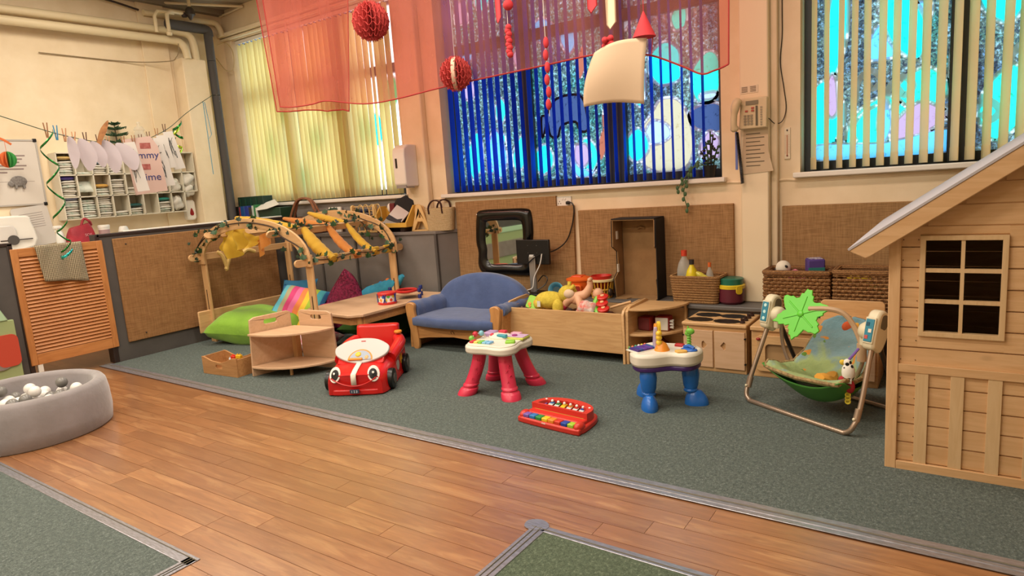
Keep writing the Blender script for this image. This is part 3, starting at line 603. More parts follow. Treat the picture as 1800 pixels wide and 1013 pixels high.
# crate with bits and pieces
cr = thing('wooden_crate', 'small low wooden crate with scooped front beside the corner shelf', 'crate', (-5.36, 3.19, 0), 4)
fr = [(-.235, 0), (.24, 0), (.24, .17), (.18, .165), (.1, .135), (.02, .115), (-.1, .125), (-.2, .155), (-.235, .158)]
cw = mat('crate_wood', '#bb8a58', .5, kind='wood', c2='#9d6c3f', ax='x'); B().plate(fr, -.11, -.095, 'xz', [rr(-.05, .04, .06, .095, .016)]).o('front', cw, cr, bv=.002)
B().plate(fr, .11, .125, 'xz').o('back', cw, cr, bv=.002)
for x in (-.235, .225): B().box(x, x + .015, -.095, .11, 0, .155).o('end', cw, cr)
B().box(-.22, .225, -.095, .11, .0, .012).o('bottom', cw, cr)
for i, (x, y, z, c, n) in enumerate([(.04, .02, .15, '#d83a2a', 'red'), (.09, .04, .155, '#e8b828', 'yellow'), (.05, -.02, .10, '#2a5fb8', 'blue'), (-.01, .03, .12, '#c9ced0', 'pale grey')]):
    q = thing('toy_block', n + ' knobbly plastic block lying in the small wooden crate', 'toy block', (-5.36 + x, 3.19 + y, z - .03), 20 * i)
    B().box(-.025, .025, -.018, .018, 0, .03).o('block', pl(c), q, bv=.004)
    for k in (-.013, .013): B().cyl((k, 0, .03), (k, 0, .04), .008, n=10).o('stud', pl(c), q)
# arched den frame ---------------------------------------------------
af = thing('den_frame', 'arched wooden den frame wound with ivy and yellow cloth over the cushions', 'play frame', (-5.87, 4.42, 0))
HX, HY = .88, .56
def archpl(y):
    outer = [(-HX - .07, .90)] ; n = 26; q = []
    top = lambda u, o: ((HX + .07 - .02 * 0) * -math.cos(u), 0)
    o_, i_ = [], []
    for k in range(n + 1):
        t = k / n; x = -1 + 2 * t; ang = PI * t
        o_.append((-(HX + .06) * math.cos(ang), .90 + .43 * max(0, math.sin(ang)) ** .9)); i_.append((-(HX - .06) * math.cos(ang), .90 + .33 * max(0, math.sin(ang)) ** .95))
    return [(-HX - .06, .86), (-HX + .06, .86)][:1] + o_ + [(HX + .06, .86), (HX - .06, .86)] + i_[::-1] + [(-HX + .06, .86)]
for y in (-HY, HY): B().plate(archpl(0), y - .011, y + .011, 'xz').o('arch', beech, af, bv=.003)
for x in (-HX, HX):
    for y in (-HY, HY): B().box(x - .045, x + .045, y + (.011 if y < 0 else -.033), y + (.033 if y < 0 else -.011), 0, .97).o('post', beechz, af, bv=.003); B().box(x - .005, x + .005, y + (.0085 if y < 0 else -.0355), y + (.012 if y < 0 else -.032), .32, .58).o('slot', dark, af)
railp = rr(-HY - .14, HY + .14, -.035, .035, .034)
for x, z in ((-HX - .0, .94), (-.52, 1.175), (.52, 1.175), (HX, .90)):
    B(rotm(y={-.52: -25, .52: 25}.get(x, 0), loc=(x, 0, z))).plate(railp, -.011, .011, 'yz').o('rail', beechy, af, bv=.003)
lo = cat2([(-HY - .13, .14), (-HY - .13, .36), (HY + .13, .36), (HY + .13, .14), (HY - .05, .14), (HY * .6, .22), (0, .27), (-HY * .6, .22), (-HY + .05, .14)], 3)
B().plate([(-HY - .13, .12), (-HY - .13, .36), (HY + .13, .36), (HY + .13, .12), (HY, .12), (HY * .6, .2), (HY * .2, .245), (-HY * .2, .245), (-HY * .6, .2), (-HY, .12)], -HX - .011, -HX + .011, 'yz').o('side_board', beechy, af, bv=.012)
yc = mat('yellow_voile', '#e6bd3c', .8, trans=.4, tc='#e8c040', kind='fabric', c2='#d9a82e', sc=9); oc = mat('orange_voile', '#e39a48', .8, trans=.4, tc='#e8a050', kind='fabric', c2='#cf8436', sc=9)
def roll(y, x0, z0, x1, z1, m, lab, r0=.045, sag=.05, lean=0):
    n = 22; P = []; R = []
    for i in range(n + 1):
        t = i / n; P.append((x0 + (x1 - x0) * t, y + lean * t, z0 + (z1 - z0) * t - sag * math.sin(PI * t))); R.append(r0 * (.35 + .65 * math.sin(PI * min(max(t, .02), .98)) ** .6) * (1 + .06 * math.sin(t * 40)))
    tag(B().tube([(a - 5.87, b + 4.42, c) for a, b, c in P], R, 12, sq=1.3).o('cloth_roll', m, sm=60), lab, 'cloth')
roll(-.28, .52, 1.2, .92, .90, yc, 'yellow twisted cloth nearest on the sloping side of the den frame', .055); roll(.02, .52, 1.2, .92, .90, oc, 'orange twisted cloth between the yellow ones on the den frame', .04); roll(.27, .52, 1.2, .92, .90, yc, 'thin yellow twisted cloth farthest along the den frame', .035)
roll(-.42, -.35, 1.33, .50, 1.20, yc, 'yellow twisted cloth spanning the top of the den frame arch', .045, .0, .1); roll(.12, -.3, 1.28, .5, 1.2, oc, 'orange cloth strand across the top rails of the den frame', .035, .01, -.06); roll(.3, -.1, 1.32, .5, 1.2, yc, 'second yellow cloth strand across the top rails of the den frame', .035, .01)
for y, c, lab in ((-.30, yc, 'yellow cloth wrap on the low den rail, nearest the arch'), (.0, oc, 'orange cloth wrap round the low den rail'), (.25, yc, 'yellow cloth wrap on the low den rail, just past the orange one'), (.42, yc, 'yellow cloth wrap on the low den rail, farthest from the arch')):
    tag(B().box(-5.87 + .865, -5.87 + .897, 4.42 + y, 4.42 + y + .1, .86, .945).o('cloth_wrap', c, bv=.01), lab, 'cloth')
def swag(u, v):
    x = -.56 + .66 * u; z = 1.27 - .12 * abs(2 * u - .9) - v * (.27 + .05 * math.sin(u * 7)) * math.sin(PI * min(1, .12 + u * .93)) ** .5
    return (-5.87 + x, 4.42 - .50 + .05 * math.sin(u * 22) * (.3 + v) + .03 * math.sin(v * 6 + u * 5), z)
tag(B().grid(swag, 40, 16).o('cloth_swag', yc, sm=60), 'gathered yellow gauze swag hanging inside the den frame arch', 'cloth')
def swag2(u, v): return (-5.87 + .02 + .34 * u, 4.42 - .46 + .04 * math.sin(u * 17), 1.1 + .13 * u - v * (.17 - .1 * u) + .06 * u)
tag(B().grid(swag2, 20, 8).o('cloth_swag', oc, sm=60), 'smaller orange gauze swag hanging beside the yellow one', 'cloth')
kn = B().tube(cat([(-6.75, 4.05, .97), (-6.74, 4.10, .92), (-6.73, 4.13, .80), (-6.73, 4.12, .77), (-6.73, 4.16, .86), (-6.74, 4.2, .93), (-6.73, 4.3, .9), (-6.73, 4.4, .95), (-6.73, 4.5, .92)], 5), .022, 8)
tag(kn.o('cloth_ribbon', mat('cream_voile', '#d9b870', .8)), 'cream ribbon knotted round the lower left rail of the den frame', 'ribbon')
# ivy ----------------------------------------------------------------
ivy_d = mat('ivy_dark', '#20381f', .55, kind='noise', c2='#16280f', sc=30); ivy_l = mat('ivy_light', '#2c4f22', .55, kind='noise', c2='#1b3a15', sc=30); vine = mat('vine_stem', '#3a2717', .7)
lp = [(0, 0), (.35, .1), (.55, -.05 + .2), (.42, .42), (.62, .62), (.25, .68), (0, 1.05), (-.25, .68), (-.62, .62), (-.42, .42), (-.55, .15), (-.35, .1)]
def leafm(s): return B().add([(x * s, y * s, .12 * s * (abs(x) * 2 - .3)) for x, y in lp] + [(0, .35 * s, -.02 * s)], [(i, (i + 1) % 12, 12) for i in range(12)]).mesh('leaf', 0)
LM = [leafm(.052), leafm(.062), leafm(.04)]
for me, m in zip(LM, (ivy_d, ivy_l, ivy_d)): me.materials.append(m)
ri = random.Random(12)
def ivy(pts, n, lab, spread=.05, th=.005):
    P = cat(pts, 8); t = thing('ivy_garland', lab, 'ivy', tuple(P[0])); o0 = P[0].copy(); B().tube([p - o0 for p in P], th, 6).o('vine', vine, t)
    for i in range(int(n * 1.4)):
        p = ri.choice(P) - o0 + Vector((ri.uniform(-1, 1), ri.uniform(-1, 1), ri.uniform(-1.2, .6))) * spread
        put(ri.choice(LM), 'leaf', ivy_d, t, loc=p, rot=(ri.uniform(40, 110), ri.uniform(-30, 30), ri.uniform(-60, 90)))
ax, ay = -5.87, 4.42
def ar(t, y=-.585, r=1.0): a = PI * t; return (ax - HX * r * math.cos(a), ay + y, .90 + .39 * max(0, math.sin(a)) ** .9)
ivy([ar(-.02), (ax - .9, ay - .6, 1.0), (ax - .72, ay - .60, 1.13), ar(.28), ar(.36, -.6), ar(.45), ar(.55), ar(.68), (ax + .6, ay - .6, 1.15), ar(.9), ar(1.0)], 34, 'dark ivy garland along the front arch of the den frame', .07, .007)
ivy([(ax - .95, ay - .6, .95), (ax - .8, ay - .61, 1.08), (ax - .65, ay - .6, 1.19), (ax - .5, ay - .61, 1.2), (ax - .38, ay - .6, 1.28)], 12, 'ivy strand over the left shoulder of the front arch', .06)
ivy([(ax + HX, ay - .6, .93), (ax + HX + .02, ay - .3, .9), (ax + HX + .02, ay - .0, .92), (ax + HX + .02, ay + .3, .9), (ax + HX + .02, ay + .62, .95)], 26, 'ivy garland along the low front rail of the den frame', .055)
ivy([ar(.35, .57), ar(.5, .56), ar(.6, .55), (ax + .52, ay + .5, 1.22), ar(.8, .55), ar(.9, .54), ar(1.0, .54)], 32, 'ivy garland over the far arch of the den frame', .06)
ivy([(ax + .54, ay - .5, 1.2), (ax + .54, ay - .2, 1.22), (ax + .53, ay + .1, 1.2), (ax + .54, ay + .45, 1.2), (ax + .6, ay + .5, 1.02)], 26, 'ivy garland along the upper rail of the den frame', .06)
# cushions -----------------------------------------------------------
def cush(name, b, m, loc, rot, lab, cat_='cushion'): return tag(b.o(name, m, loc=loc, rot=rot, sm=80), lab, cat_)
limem = mat('lime_cotton', '#86b335', .9, kind='fabric', c2='#74a028', sc=5, bump=.5, bs=9)
cush('floor_cushion', pillow(1.02, .62, .34, 26, .38, .012, 3), limem, (-6.24, 4.12, .165), (10, 4, 16), 'big lime green floor cushion lying inside the den frame')
cush('floor_cushion', pillow(.8, .5, .22, 16, .4, .012, 8), mat('dark_green_cotton', '#3f6a26', .9), (-5.0, 4.72, .115), (0, 0, 10), 'dark green cushion on the carpet under the low table')
rb = ['#2f73a8', '#5fb3c4', '#a8a07c', '#d0447a', '#e070a0', '#e8864a', '#e8c23c', '#9fb83c', '#4aa8b4', '#2f73a8']
cush('striped_cushion', pillow(.56, .52, .2, 18, .45, .008, 5), mat('rainbow_stripes', kind='stripes', rough=.9, sc=1.75, off=.5, cols=rb, ax='x'), (-5.98, 4.46, .33), (38, 12, 28), 'rainbow striped cushion leaning at the front post of the den frame')
cush('striped_cushion', pillow(.5, .5, .2, 18, .45, .008, 6), mat('rainbow_stripes_wide', kind='stripes', rough=.9, sc=2.0, off=.5, cols=['#d9a832', '#e8c23c', '#9fb83c', '#4aa8b4', '#c23a6a', '#e0507a'], ax='y'), (-5.60, 4.36, .2), (30, -20, -35), 'yellow and green striped cushion below the rainbow one')
cush('striped_cushion', pillow(.46, .4, .16, 16, .45, .008, 9), mat('pink_dots', '#d64a76', .9, kind='noise', c2='#e8e0e0', sc=26), (-5.28, 4.06, .09), (0, 0, 20), 'pink and white cushion flat on the carpet behind the corner shelf')
cush('square_cushion', pillow(.46, .42, .18, 16, .45, .008, 10), mat('petrol_cotton', '#2c6c92', .9), (-6.42, 4.78, .36), (60, 0, 20), 'petrol blue cushion with ties behind the rainbow striped one')
sq = mat('pink_sequin', '#a62a58', .3, kind='noise', c2='#5d1030', sc=38, bump=1.0, bd=.03, metal=.35)
def pyr(u, v):
    a = 2 * PI * v; r_ = .40 * (1 - u) ** .8 * (1 + .14 * math.cos(3 * a)) ; return (r_ * math.cos(a) + .02 * math.sin(u * 9), r_ * math.sin(a) * .62, .62 * u + .012 * math.sin(a * 5 + u * 8))
tag(B().grid(pyr, 18, 30, cv=True).o('sequin_cushion', sq, loc=(-5.60, 4.80, .06), rot=(-8, -6, 10), sm=70), 'crumpled dark pink sequin cushion propped behind the low table', 'cushion')
cv = thing('crocodile_toy', 'turquoise spotted soft crocodile with coloured spines behind the low table', 'soft toy', (-5.27, 4.96, .30), 8)
crm = mat('turquoise_plush', '#3a9cc0', .9, kind='noise', c2='#318fb2', sc=20)
B().tube([(-.34, -.02, .0), (-.25, 0, .04), (-.1, 0, .10), (.1, 0, .16), (.28, 0, .24), (.36, 0, .3)], [.03, .06, .085, .08, .055, .02], 14).o('body', crm, cv, sm=70)
for i, c in enumerate(['#2f7fc8', '#d8702c', '#d8b83a', '#2f7fc8', '#e07a34', '#d0b050']): B().ball((-.24 + i * .1, -.01, .1 + i * .035), (.032, .02, .034)).o('spine', pl(c, .8), cv)
for i, (x, z, c) in enumerate([(-.2, .03, '#1d3f86'), (-.05, .08, '#d8702c'), (.02, .03, '#1d3f86'), (.12, .12, '#1d3f86'), (-.12, -.01, '#e3dfd0')]): B().ball((x, -.075, z), (.024, .012, .022)).o('spot', pl(c, .8), cv)
# ball pit -----------------------------------------------------------
vel = mat('grey_velvet', '#8f8889', .9, kind='fabric', c2='#7d7674', sc=4, bump=.15, sheen=.6)
bp = thing('ball_pit', 'round grey velvet ball pit filled with white and grey balls', 'ball pit', (-5.36, 1.66, 0))
B().lathe([(.47, 0), (.485, .01), (.495, .1), (.49, .22), (.478, .295), (.462, .318), (.435, .328), (.41, .318), (.398, .295), (.395, .06), (.39, .05), (0, .05)], n=56).o('foam_ring', vel, bp, sm=50)
rbp = random.Random(4); spots = []
for zl, cnt in ((.115, 70), (.19, 60), (.262, 9)):
    tries = 0; k = 0
    while k < cnt and tries < 4000:
        tries += 1; a = rbp.uniform(0, 2 * PI); d = .34 * math.sqrt(rbp.random()); p = Vector((d * math.cos(a), d * math.sin(a), zl + rbp.uniform(-.006, .012)))
        if all((p - q).length > .078 for q in spots): spots.append(p); k += 1
bw, bgr = pl('#e4dfd9', .3), pl('#77746f', .3); bms = [B().ball((0, 0, 0), .04, 16, 10).mesh('pit_ball', 180) for _ in (0, 1)]; bms[0].materials.append(bw); bms[1].materials.append(bgr)
for i, p in enumerate(q for q in spots if q.z > .17):
    k = 0 if rbp.random() < .6 else 1
    tag(put(bms[k], 'pit_ball', None, loc=(p.x - 5.36, p.y + 1.66, p.z)), ('shiny white' if k == 0 else 'shiny grey') + ' plastic ball lying in the grey ball pit', 'ball', ('white' if k == 0 else 'grey') + ' balls in the ball pit')
# green play unit at the left edge ------------------------------------
mint = mat('mint_board', '#a9c9a4', .5); gu = thing('mint_play_frame', 'pale mint green play panel with a rounded opening at the left edge', 'play frame', (-6.82, 1.5, 0), 90)
B().plate([(-1.4, .62), (.58, .62), (.36, 1.13), (-1.4, 1.13)], -.02, .02, 'xz', [rr(-1.2, .30, .71, 1.06, .06)]).o('frame_panel', mint, gu, bv=.01)
B().box(-1.4, .62, -.01, .03, .0, .62).o('lower_panel', mat('olive_board', '#97a673', .6), gu, bv=.006)
B().plate(rr(-1.0, .56, .2, .47, .08), -.025, -.01, 'xz').o('grey_cushion', mat('grey_print', '#877b73', .8, kind='noise', c2='#7b6e66', sc=9), gu); B().plate(rr(.45, .62, .22, .5, .05), -.026, -.008, 'xz').o('red_stripe', pl('#b9432c', .7), gu)
# ------------------------------------------------------------------ ride-on car
RED = pl('#cc1f1c', .25); CRE = pl('#ddd6c6', .4); ORA = pl('#e08a2a', .4); YEL = pl('#e8bf34', .4); GRN = pl('#6fb43a', .4)
ca = thing('toy_car', 'red sit-in toy car with cartoon eyes on its bonnet', 'toy car', (-3.90, 3.49, 0), 30)
def hood(u, v):
    y = -.36 + .33 * u; w = .205 + .035 * min(1, u * 3) ** .6; h = .165 + .075 * u ** .8; a = PI * v; c, s = math.cos(a), math.sin(a)
    x = -w * math.copysign(abs(c) ** .45, c); z = (.012 + (h - .012) * abs(s) ** .4)
    return (x, y - .02 * (1 - x * x / w / w) * (1 - u), z)
b = B().grid(hood, 14, 28); n = 29; b.f.append(tuple(range(n))); b.f.append(tuple(14 * n + j for j in range(n))); b.o('bonnet', RED, ca, sm=50)
B().plate(rr(-.235, .235, -.37, .36, .1), .004, .05).o('chassis', RED, ca, bv=.01)
for s in (-1, 1):
    B().tube(cat([(s * .2, -.06, .2), (s * .215, .08, .235), (s * .212, .22, .26), (s * .18, .31, .27)], 5), [.05] * 16, 10).o('side_rail', RED, ca, sm=60)
    B().box(s * .215 - .018, s * .215 + .018, -.06, .3, .03, .22).o('side_panel', RED, ca, bv=.012)
    for y in (-.215, .215):
        w = B().lathe([(0, -.025), (.06, -.025), (.076, -.02), (.08, 0), (.076, .02), (.06, .025), (0, .025)], n=22, M=rotm(y=90, loc=(s * .242, y, .083))).o('wheel', black, ca, sm=50)
        B().lathe([(0, .0), (.04, 0), (.04, .006), (0, .008)], n=16, M=rotm(y=90 * s, loc=(s * .266, y, .083))).o('hubcap', pl('#54504c'), w)
    B().lathe([(0, 0), (.04, 0), (.04, .004), (0, .005)], n=18, M=rotm(y=90 * s, loc=(s * .233, .02, .12))).o('badge', pl('#b9b4b0'), ca)
    B().tube([(s * .234, .09, .2), (s * .234, .12, .11), (s * .234, .14, .2), (s * .234, .16, .11)], .005, 6).o('scribble', YEL, ca)
def seatb(u, v):
    a = 2 * PI * v; c, s = math.cos(a), math.sin(a); z = .10 + .29 * u; x = .19 * math.copysign(abs(c) ** .35, c) * (1 - .05 * u); y = .305 + .06 * u + .045 * math.copysign(abs(s) ** .6, s)
    return (x, y, z)
b = B().grid(seatb, 8, 28, cv=True); b.f += [tuple(range(28)), tuple(8 * 28 + j for j in range(28))]; b.o('seat_back', RED, ca, bv=.012, sm=50)
B().box(-.16, .16, .04, .3, .08, .10).o('seat', black, ca); B().lathe([(.03, 0), (.034, .01), (.03, .02), (0, .022)], (.19, .28, .325), 14).o('cap', ORA, ca)
B().tube(cat([(-.225, -.05, .22), (-.22, .04, .27), (-.2, .1, .29)], 5), .02, 8).o('handle', ORA, ca)
SCR = rotm(x=40, loc=(0, -.185, .222))
B().plate([(-.20, .2), (-.045, .325), (-.0, .2)], -.185, .185, 'yz').o('dashboard', RED, ca, bv=.01)
scr = [(-.12, -.005), (0, -.03), (.12, -.005), (.215, .04), (.25, .09), (.235, .14), (.13, .195), (0, .21), (-.13, .195), (-.235, .14), (-.25, .09), (-.215, .04)]
scr = [(x * .86, y) for x, y in scr]
ds = B().plate(cat2(scr, 4), -.012, .012, M=SCR).o('windscreen', pl('#c6c2be', .3), ca, bv=.006)
B(SCR).plate(circ(0, .0, .098, 20, None, 0, PI), .012, .015).o('arc_rim', ORA, ds); B(SCR).plate(circ(0, .0, .086, 20, None, 0, PI), .013, .017).o('arc_window', pl('#a9b4c4', .2), ds)
B(SCR).ball((-.02, .05, .018), (.024, .024, .008)).o('sun_face', YEL, ds); B(SCR).box(-.09, .02, -.006, .014, .012, .026).o('orange_lever', ORA, ds, bv=.004); B(SCR).ball((.05, .02, .016), (.016, .02, .006)).o('flower', pl('#d8a868'), ds)
B(SCR).box(-.018, .018, .172, .182, .011, .0135).o('maker_badge', pl('#b03a34'), ds)
def onfront(x, z, t=.004): return rotm(x=82, loc=(x, -.385 + .17 * x * x * 4 * .2 + .0, z))
for s in (-1, 1):
    e = B().lathe([(0, 0), (.046, 0), (.044, .006), (0, .01)], n=20, M=rotm(x=66, z=s * 14, loc=(s * .148, -.352, .165)), sy=1.35).o('eye', pl('#f0ece4', .2), ca, sm=60)
    B().lathe([(0, 0), (.031, 0), (.03, .004), (0, .006)], n=18, M=rotm(x=66, z=s * 14, loc=(s * .146, -.361, .166)), sy=1.35).o('pupil', black, e); B().lathe([(0, 0), (.009, 0), (0, .003)], n=10, M=rotm(x=66, z=s * 14, loc=(s * .150, -.370, .18))).o('glint', pl('#f0ece4', .2), e)
B().grid(lambda u, v: ((v - .5) * .04,) + [(-.386, .09), (-.387, .15), (-.379, .171), (-.31, .192), (-.236, .208), (-.19, .220)][round(u * 5)], 5, 2).o('bonnet_stripe', pl('#efe8d8'), ca, sol=.004)
B().tube([(x, -.386 + .28 * x * x, .082 + 2.1 * x * x) for x in [-.17 + .34 * i / 16 for i in range(17)]], .005, 6).o('smile_ridge', RED, ca)
B().box(-.035, .035, -.394, -.378, .028, .055).o('number_plate', pl('#39445a'), ca); text('plate_text', '1 2 3', .024, rotm(x=90, loc=(0, -.3955, .041)), pl('#e6e6e6'), ca)
# ------------------------------------------------------------------ pink legged activity table
PK = pl('#d0304e', .35)
at = thing('activity_table', 'cream activity table with deep pink legs and bright buttons', 'activity table', (-2.775, 3.75, 0), 4)
for i, (sx, sy) in enumerate(((-1, -1), (1, -1), (1, 1), (-1, 1))):
    def leg(u, v, sx=sx, sy=sy):
        p = .105 + .085 * (1 - u) ** 1.5; z = .31 * u; a = 2 * PI * v; r_ = .05 + .004 * (1 - u)
        if z < .048: r_ *= 1.22 + .1 * math.sin(PI * min(1, .25 + z / .048 * .75))
        elif .06 < z < .08: r_ *= 1.12
        return (sx * p + r_ * math.cos(a), sy * p + r_ * math.sin(a), z)
    b = B().grid(leg, 62, 18, cv=True); b.f += [tuple(range(18)), tuple(62 * 18 + j for j in range(18))]; L = b.o('leg', PK, at, sm=50)
    for k, ch in enumerate(('A', 'O', 'X', 'D', 'H')):
        z = .12 + .034 * k; p = .105 + .085 * (1 - z / .31) ** 1.5; an = math.radians(-52 + (14 if k % 2 else -14) + (0, 8, 20, -8)[i]); q = 90 + math.degrees(an)
        if sy < 0: text('relief_letter', ch, .028, rotm(x=84, z=q, loc=(sx * p + .051 * math.cos(an), sy * p + .051 * math.sin(an), z)), PK, L, .004)
out = []
for i in range(64):
    a = 2 * PI * i / 64; r_ = .222 * (1 + .14 * math.cos(4 * (a - PI / 4)) - .03 * math.cos(2 * a)); out.append((r_ * math.cos(a), r_ * math.sin(a)))
B().plate(out, .305, .365).o('table_body', CRE, at, bv=.016, sm=50); B().plate([(x * .93, y * .93) for x, y in out], .362, .374).o('top_deck', CRE, at, bv=.006)
B().plate(rr(-.16, .03, -.17, -.10, .02), .37, .378).o('key_bed', pl('#e8e0cf'), at)
for i, c in enumerate(('#c8303a', '#e6cf6a', '#7dc24b', '#86c3dc', '#7fb4e0')): B().box(-.152 + i * .036, -.12 + i * .036, -.165, -.105, .372, .392).o('piano_key', pl(c), at, bv=.005)
B().ball((-.02, .06, .375), (.1, .075, .035)).o('dome', CRE, at, sm=60); B().box(-.02, .06, .0, .03, .385, .41).o('teal_panel', pl('#3f98a8'), at, bv=.006); B().box(-.04, .02, .06, .1, .395, .425).o('red_button', pl('#cf3344'), at, bv=.006); B().ball((-.075, .03, .395), .016).o('red_ball', pl('#cf3344'), at)
B().box(-.17, -.09, .05, .15, .37, .405).o('lilac_page', pl('#b594bd'), at, bv=.008)
for i, (x, y, z, c) in enumerate(((-.185, -.03, .41, '#c52f3f'), (-.15, .0, .412, '#7db6c8'), (-.19, -.075, .388, '#79c04a'))):
    B().ball((x, y, z), .021).o('bead', pl(c), at)
B().tube(cat([(-.19, -.09, .37), (-.19, -.05, .40), (-.18, -.02, .41), (-.145, .01, .41), (-.13, .03, .37)], 4), .004, 6).o('bead_wire', CRE, at)
B(rotm(z=25)).box(.06, .13, -.145, -.09, .37, .392).o('green_roller', pl('#8cc63a'), at, bv=.008)
B().box(.04, .19, .02, .13, .372, .388).o('book', pl('#c6cf5e'), at, bv=.004); B().box(.05, .185, .03, .125, .388, .394).o('book_page', pl('#c9a9c9'), at, bv=.002); B().lathe([(.02, 0), (.02, .008), (.008, .01)], (.1, .06, .394), 14).o('purple_button', pl('#a2407f'), at)
B().box(.02, .1, .13, .18, .37, .395).o('pink_page', pl('#dba3b4'), at, bv=.006)
# ------------------------------------------------------------------ toy piano
pn = thing('toy_piano', 'red toy piano with rainbow keys and a small xylophone', 'toy piano', (-2.04, 3.335, 0), -7)
PR = pl('#c93226', .4)
base = cat2([(-.235, -.10), (-.20, -.135), (.2, -.135), (.235, -.10), (.235, -.02), (.2, .12), (.12, .165), (-.12, .165), (-.2, .12), (-.235, -.02)], 4)
B().plate(base, 0, .04).o('base', PR, pn, bv=.012, sm=50)
back = cat2([(-.195, .04), (-.205, -.02), (-.15, .10), (-.06, .135), (.06, .135), (.15, .10), (.205, -.02), (.195, -.05)], 3)
pb = [(-.215, -.01)] + [(-.215 * math.cos(a), .0 + .165 * math.sin(a) ** .7) for a in [PI * i / 22 for i in range(1, 22)]] + [(.215, -.01)]
ib = [(.178, .006)] + [(.178 - .356 * i / 64, .03 + .085 * math.sin(PI * i / 64) ** .5 + .012 * abs(math.sin(i * PI / 8)) - .01) for i in range(1, 64)] + [(-.178, .006)]
B().plate(pb, .03, .098, 'xy', [ib]).o('rim', PR, pn, bv=.008, sm=50); B().plate([(x * .98, y * .98) for x, y in pb], .03, .042).o('tray', pl('#a02820'), pn)
B().box(-.215, .215, -.075, .004, .03, .062).o('step', PR, pn, bv=.01)
for s in (-1, 1): B().ball((s * .21, -.085, .042), (.03, .045, .03)).o('end_cheek', PR, pn, sm=60)
kc = ['#7a5aa8', '#2f78b8', '#2a8a44', '#e8c22a', '#e08a2c', '#cc3826', '#2448a0', '#9fc436']
for i, c in enumerate(kc):
    x = -.172 + i * .0492; B().box(x - .022, x + .022, -.128, -.08, .038, .062).o('piano_key', pl(c), pn, bv=.005)
    k = B(rotm(x=16, loc=(x * .98, .045, .066))).box(-.017, .017, -.036, .04, 0, .006).o('chime_bar', pl(kc[i] if i in (0, 3) else '#c8cec8', .25), pn, bv=.002)
    B().ball((x * .98, .085, .093), .0095).o('hammer', pl('#eee6e0', .25), pn); B().box(x * .98 - .012, x * .98 + .014, .07, .1, .074, .084).o('hammer_arm', pl(c), pn)
B().plate([(-.19, -.012), (.19, -.012), (.185, .01), (-.185, .01)], .062, .0635).o('music_sticker', pl('#a8b04c'), pn)
text('piano_text', 'music', .014, rotm(x=50, loc=(-.02, -.139, .034)), pl('#e9d9d0'), pn)
# ------------------------------------------------------------------ blue legged play table
BLU = pl('#2468bd', .25)
bt = thing('play_table', 'cream and purple baby piano table on chunky blue feet', 'activity table', (-1.565, 3.93, 0), 0); bt.scale = (1, 1, 1.07)
def prof(k): return cat2([(x * k, y * k) for x, y in [(-.215, .0), (-.20, -.13), (-.12, -.215), (-.02, -.19), (.07, -.11), (.17, -.09), (.215, -.02), (.205, .1), (.10, .16), (-.04, .15), (-.16, .13)]], 5)
B().plate(prof(.94), .235, .265).o('purple_band', pl('#3f2266', .35), bt, bv=.008, sm=60); B().plate(prof(1), .262, .345).o('table_body', CRE, bt, bv=.02, sm=60)
for x, y, an in ((-.075, -.135, -60), (.14, .045, 10), (-.165, .07, 150)):
    a = math.radians(an); lg = B().lathe([(.03, .27), (.05, .24), (.056, .19), (.048, .12), (.04, .1), (.046, .095), (.046, .085), (.04, .08)], (x, y, 0), 18).o('leg', BLU, bt, sm=50)
    def foot(u, v, a=a, x=x, y=y):
        t = 2 * PI * v; f = 1 - u ** 2.2; lx = .02 + (.062 * math.cos(t) + .03 * max(0, math.cos(t))) * (.45 + .55 * f); ly = .055 * math.sin(t) * (.45 + .55 * f)
        return (x + lx * math.cos(a) - ly * math.sin(a), y + lx * math.sin(a) + ly * math.cos(a), .09 * u)
    b = B().grid(foot, 10, 22, cv=True); b.f += [tuple(range(22)), tuple(10 * 22 + j for j in range(22))]; b.o('shoe', BLU, lg, sm=60)
B(rotm(z=-28, loc=(-.135, -.08, .345))).box(-.06, .06, -.085, .075, -.004, .004).o('key_bed', CRE, bt, bv=.003)
for i, c in enumerate(('#432a78', '#2f3f86', '#5a3490', '#4a2a80', '#5a3490', '#24508a')): B(rotm(z=-28, loc=(-.135, -.08, .347))).box(-.045, .05, -.07 + i * .025, -.048 + i * .025, 0, .014).o('piano_key', pl(c), bt, bv=.003); B(rotm(z=-28, loc=(-.135, -.08, .347))).ball((-.052, -.059 + i * .025, .008), .011).o('key_tip', pl(('#4f8a3c', '#c86a3c', '#3a8f6a', '#d8d8d0', '#c8b43a', '#c45a3a')[i]), bt)
by = B(rotm(z=-55, loc=(-.045, -.055, .345)))
bf = thing_b = B(rotm(z=-55, loc=(-.045, -.055, .345))).plate(cat2([(-.07, .01), (-.05, .08), (-.02, .135), (-.002, .12), (-.004, 0), (-.05, 0)], 4), -.01, .01, 'xz').o('page', pl('#b9a9c4'), bt, bv=.003)
B(rotm(z=-55, loc=(-.03, -.045, .345))).plate(circ(.0, .13, .026, 14, .045), -.01, .01, 'xz', [circ(0, .13, .013, 10, .03)]).o('wing', YEL, bt, bv=.002); B(rotm(z=-55, loc=(-.06, -.02, .345))).plate(circ(0, .125, .026, 14, .03), -.01, .01, 'xz').o('wing', ORA, bt, bv=.002)
for i, z in enumerate((.36, .395, .425, .45)): B().ball((-.02, -.07, z), (.02, .02, .018)).o('bead', YEL if i else ORA, bt)
B().lathe([(.05, 0), (.03, .04), (.0, .06)], (-.01, -.05, .345), 14).o('orange_base', ORA, bt)
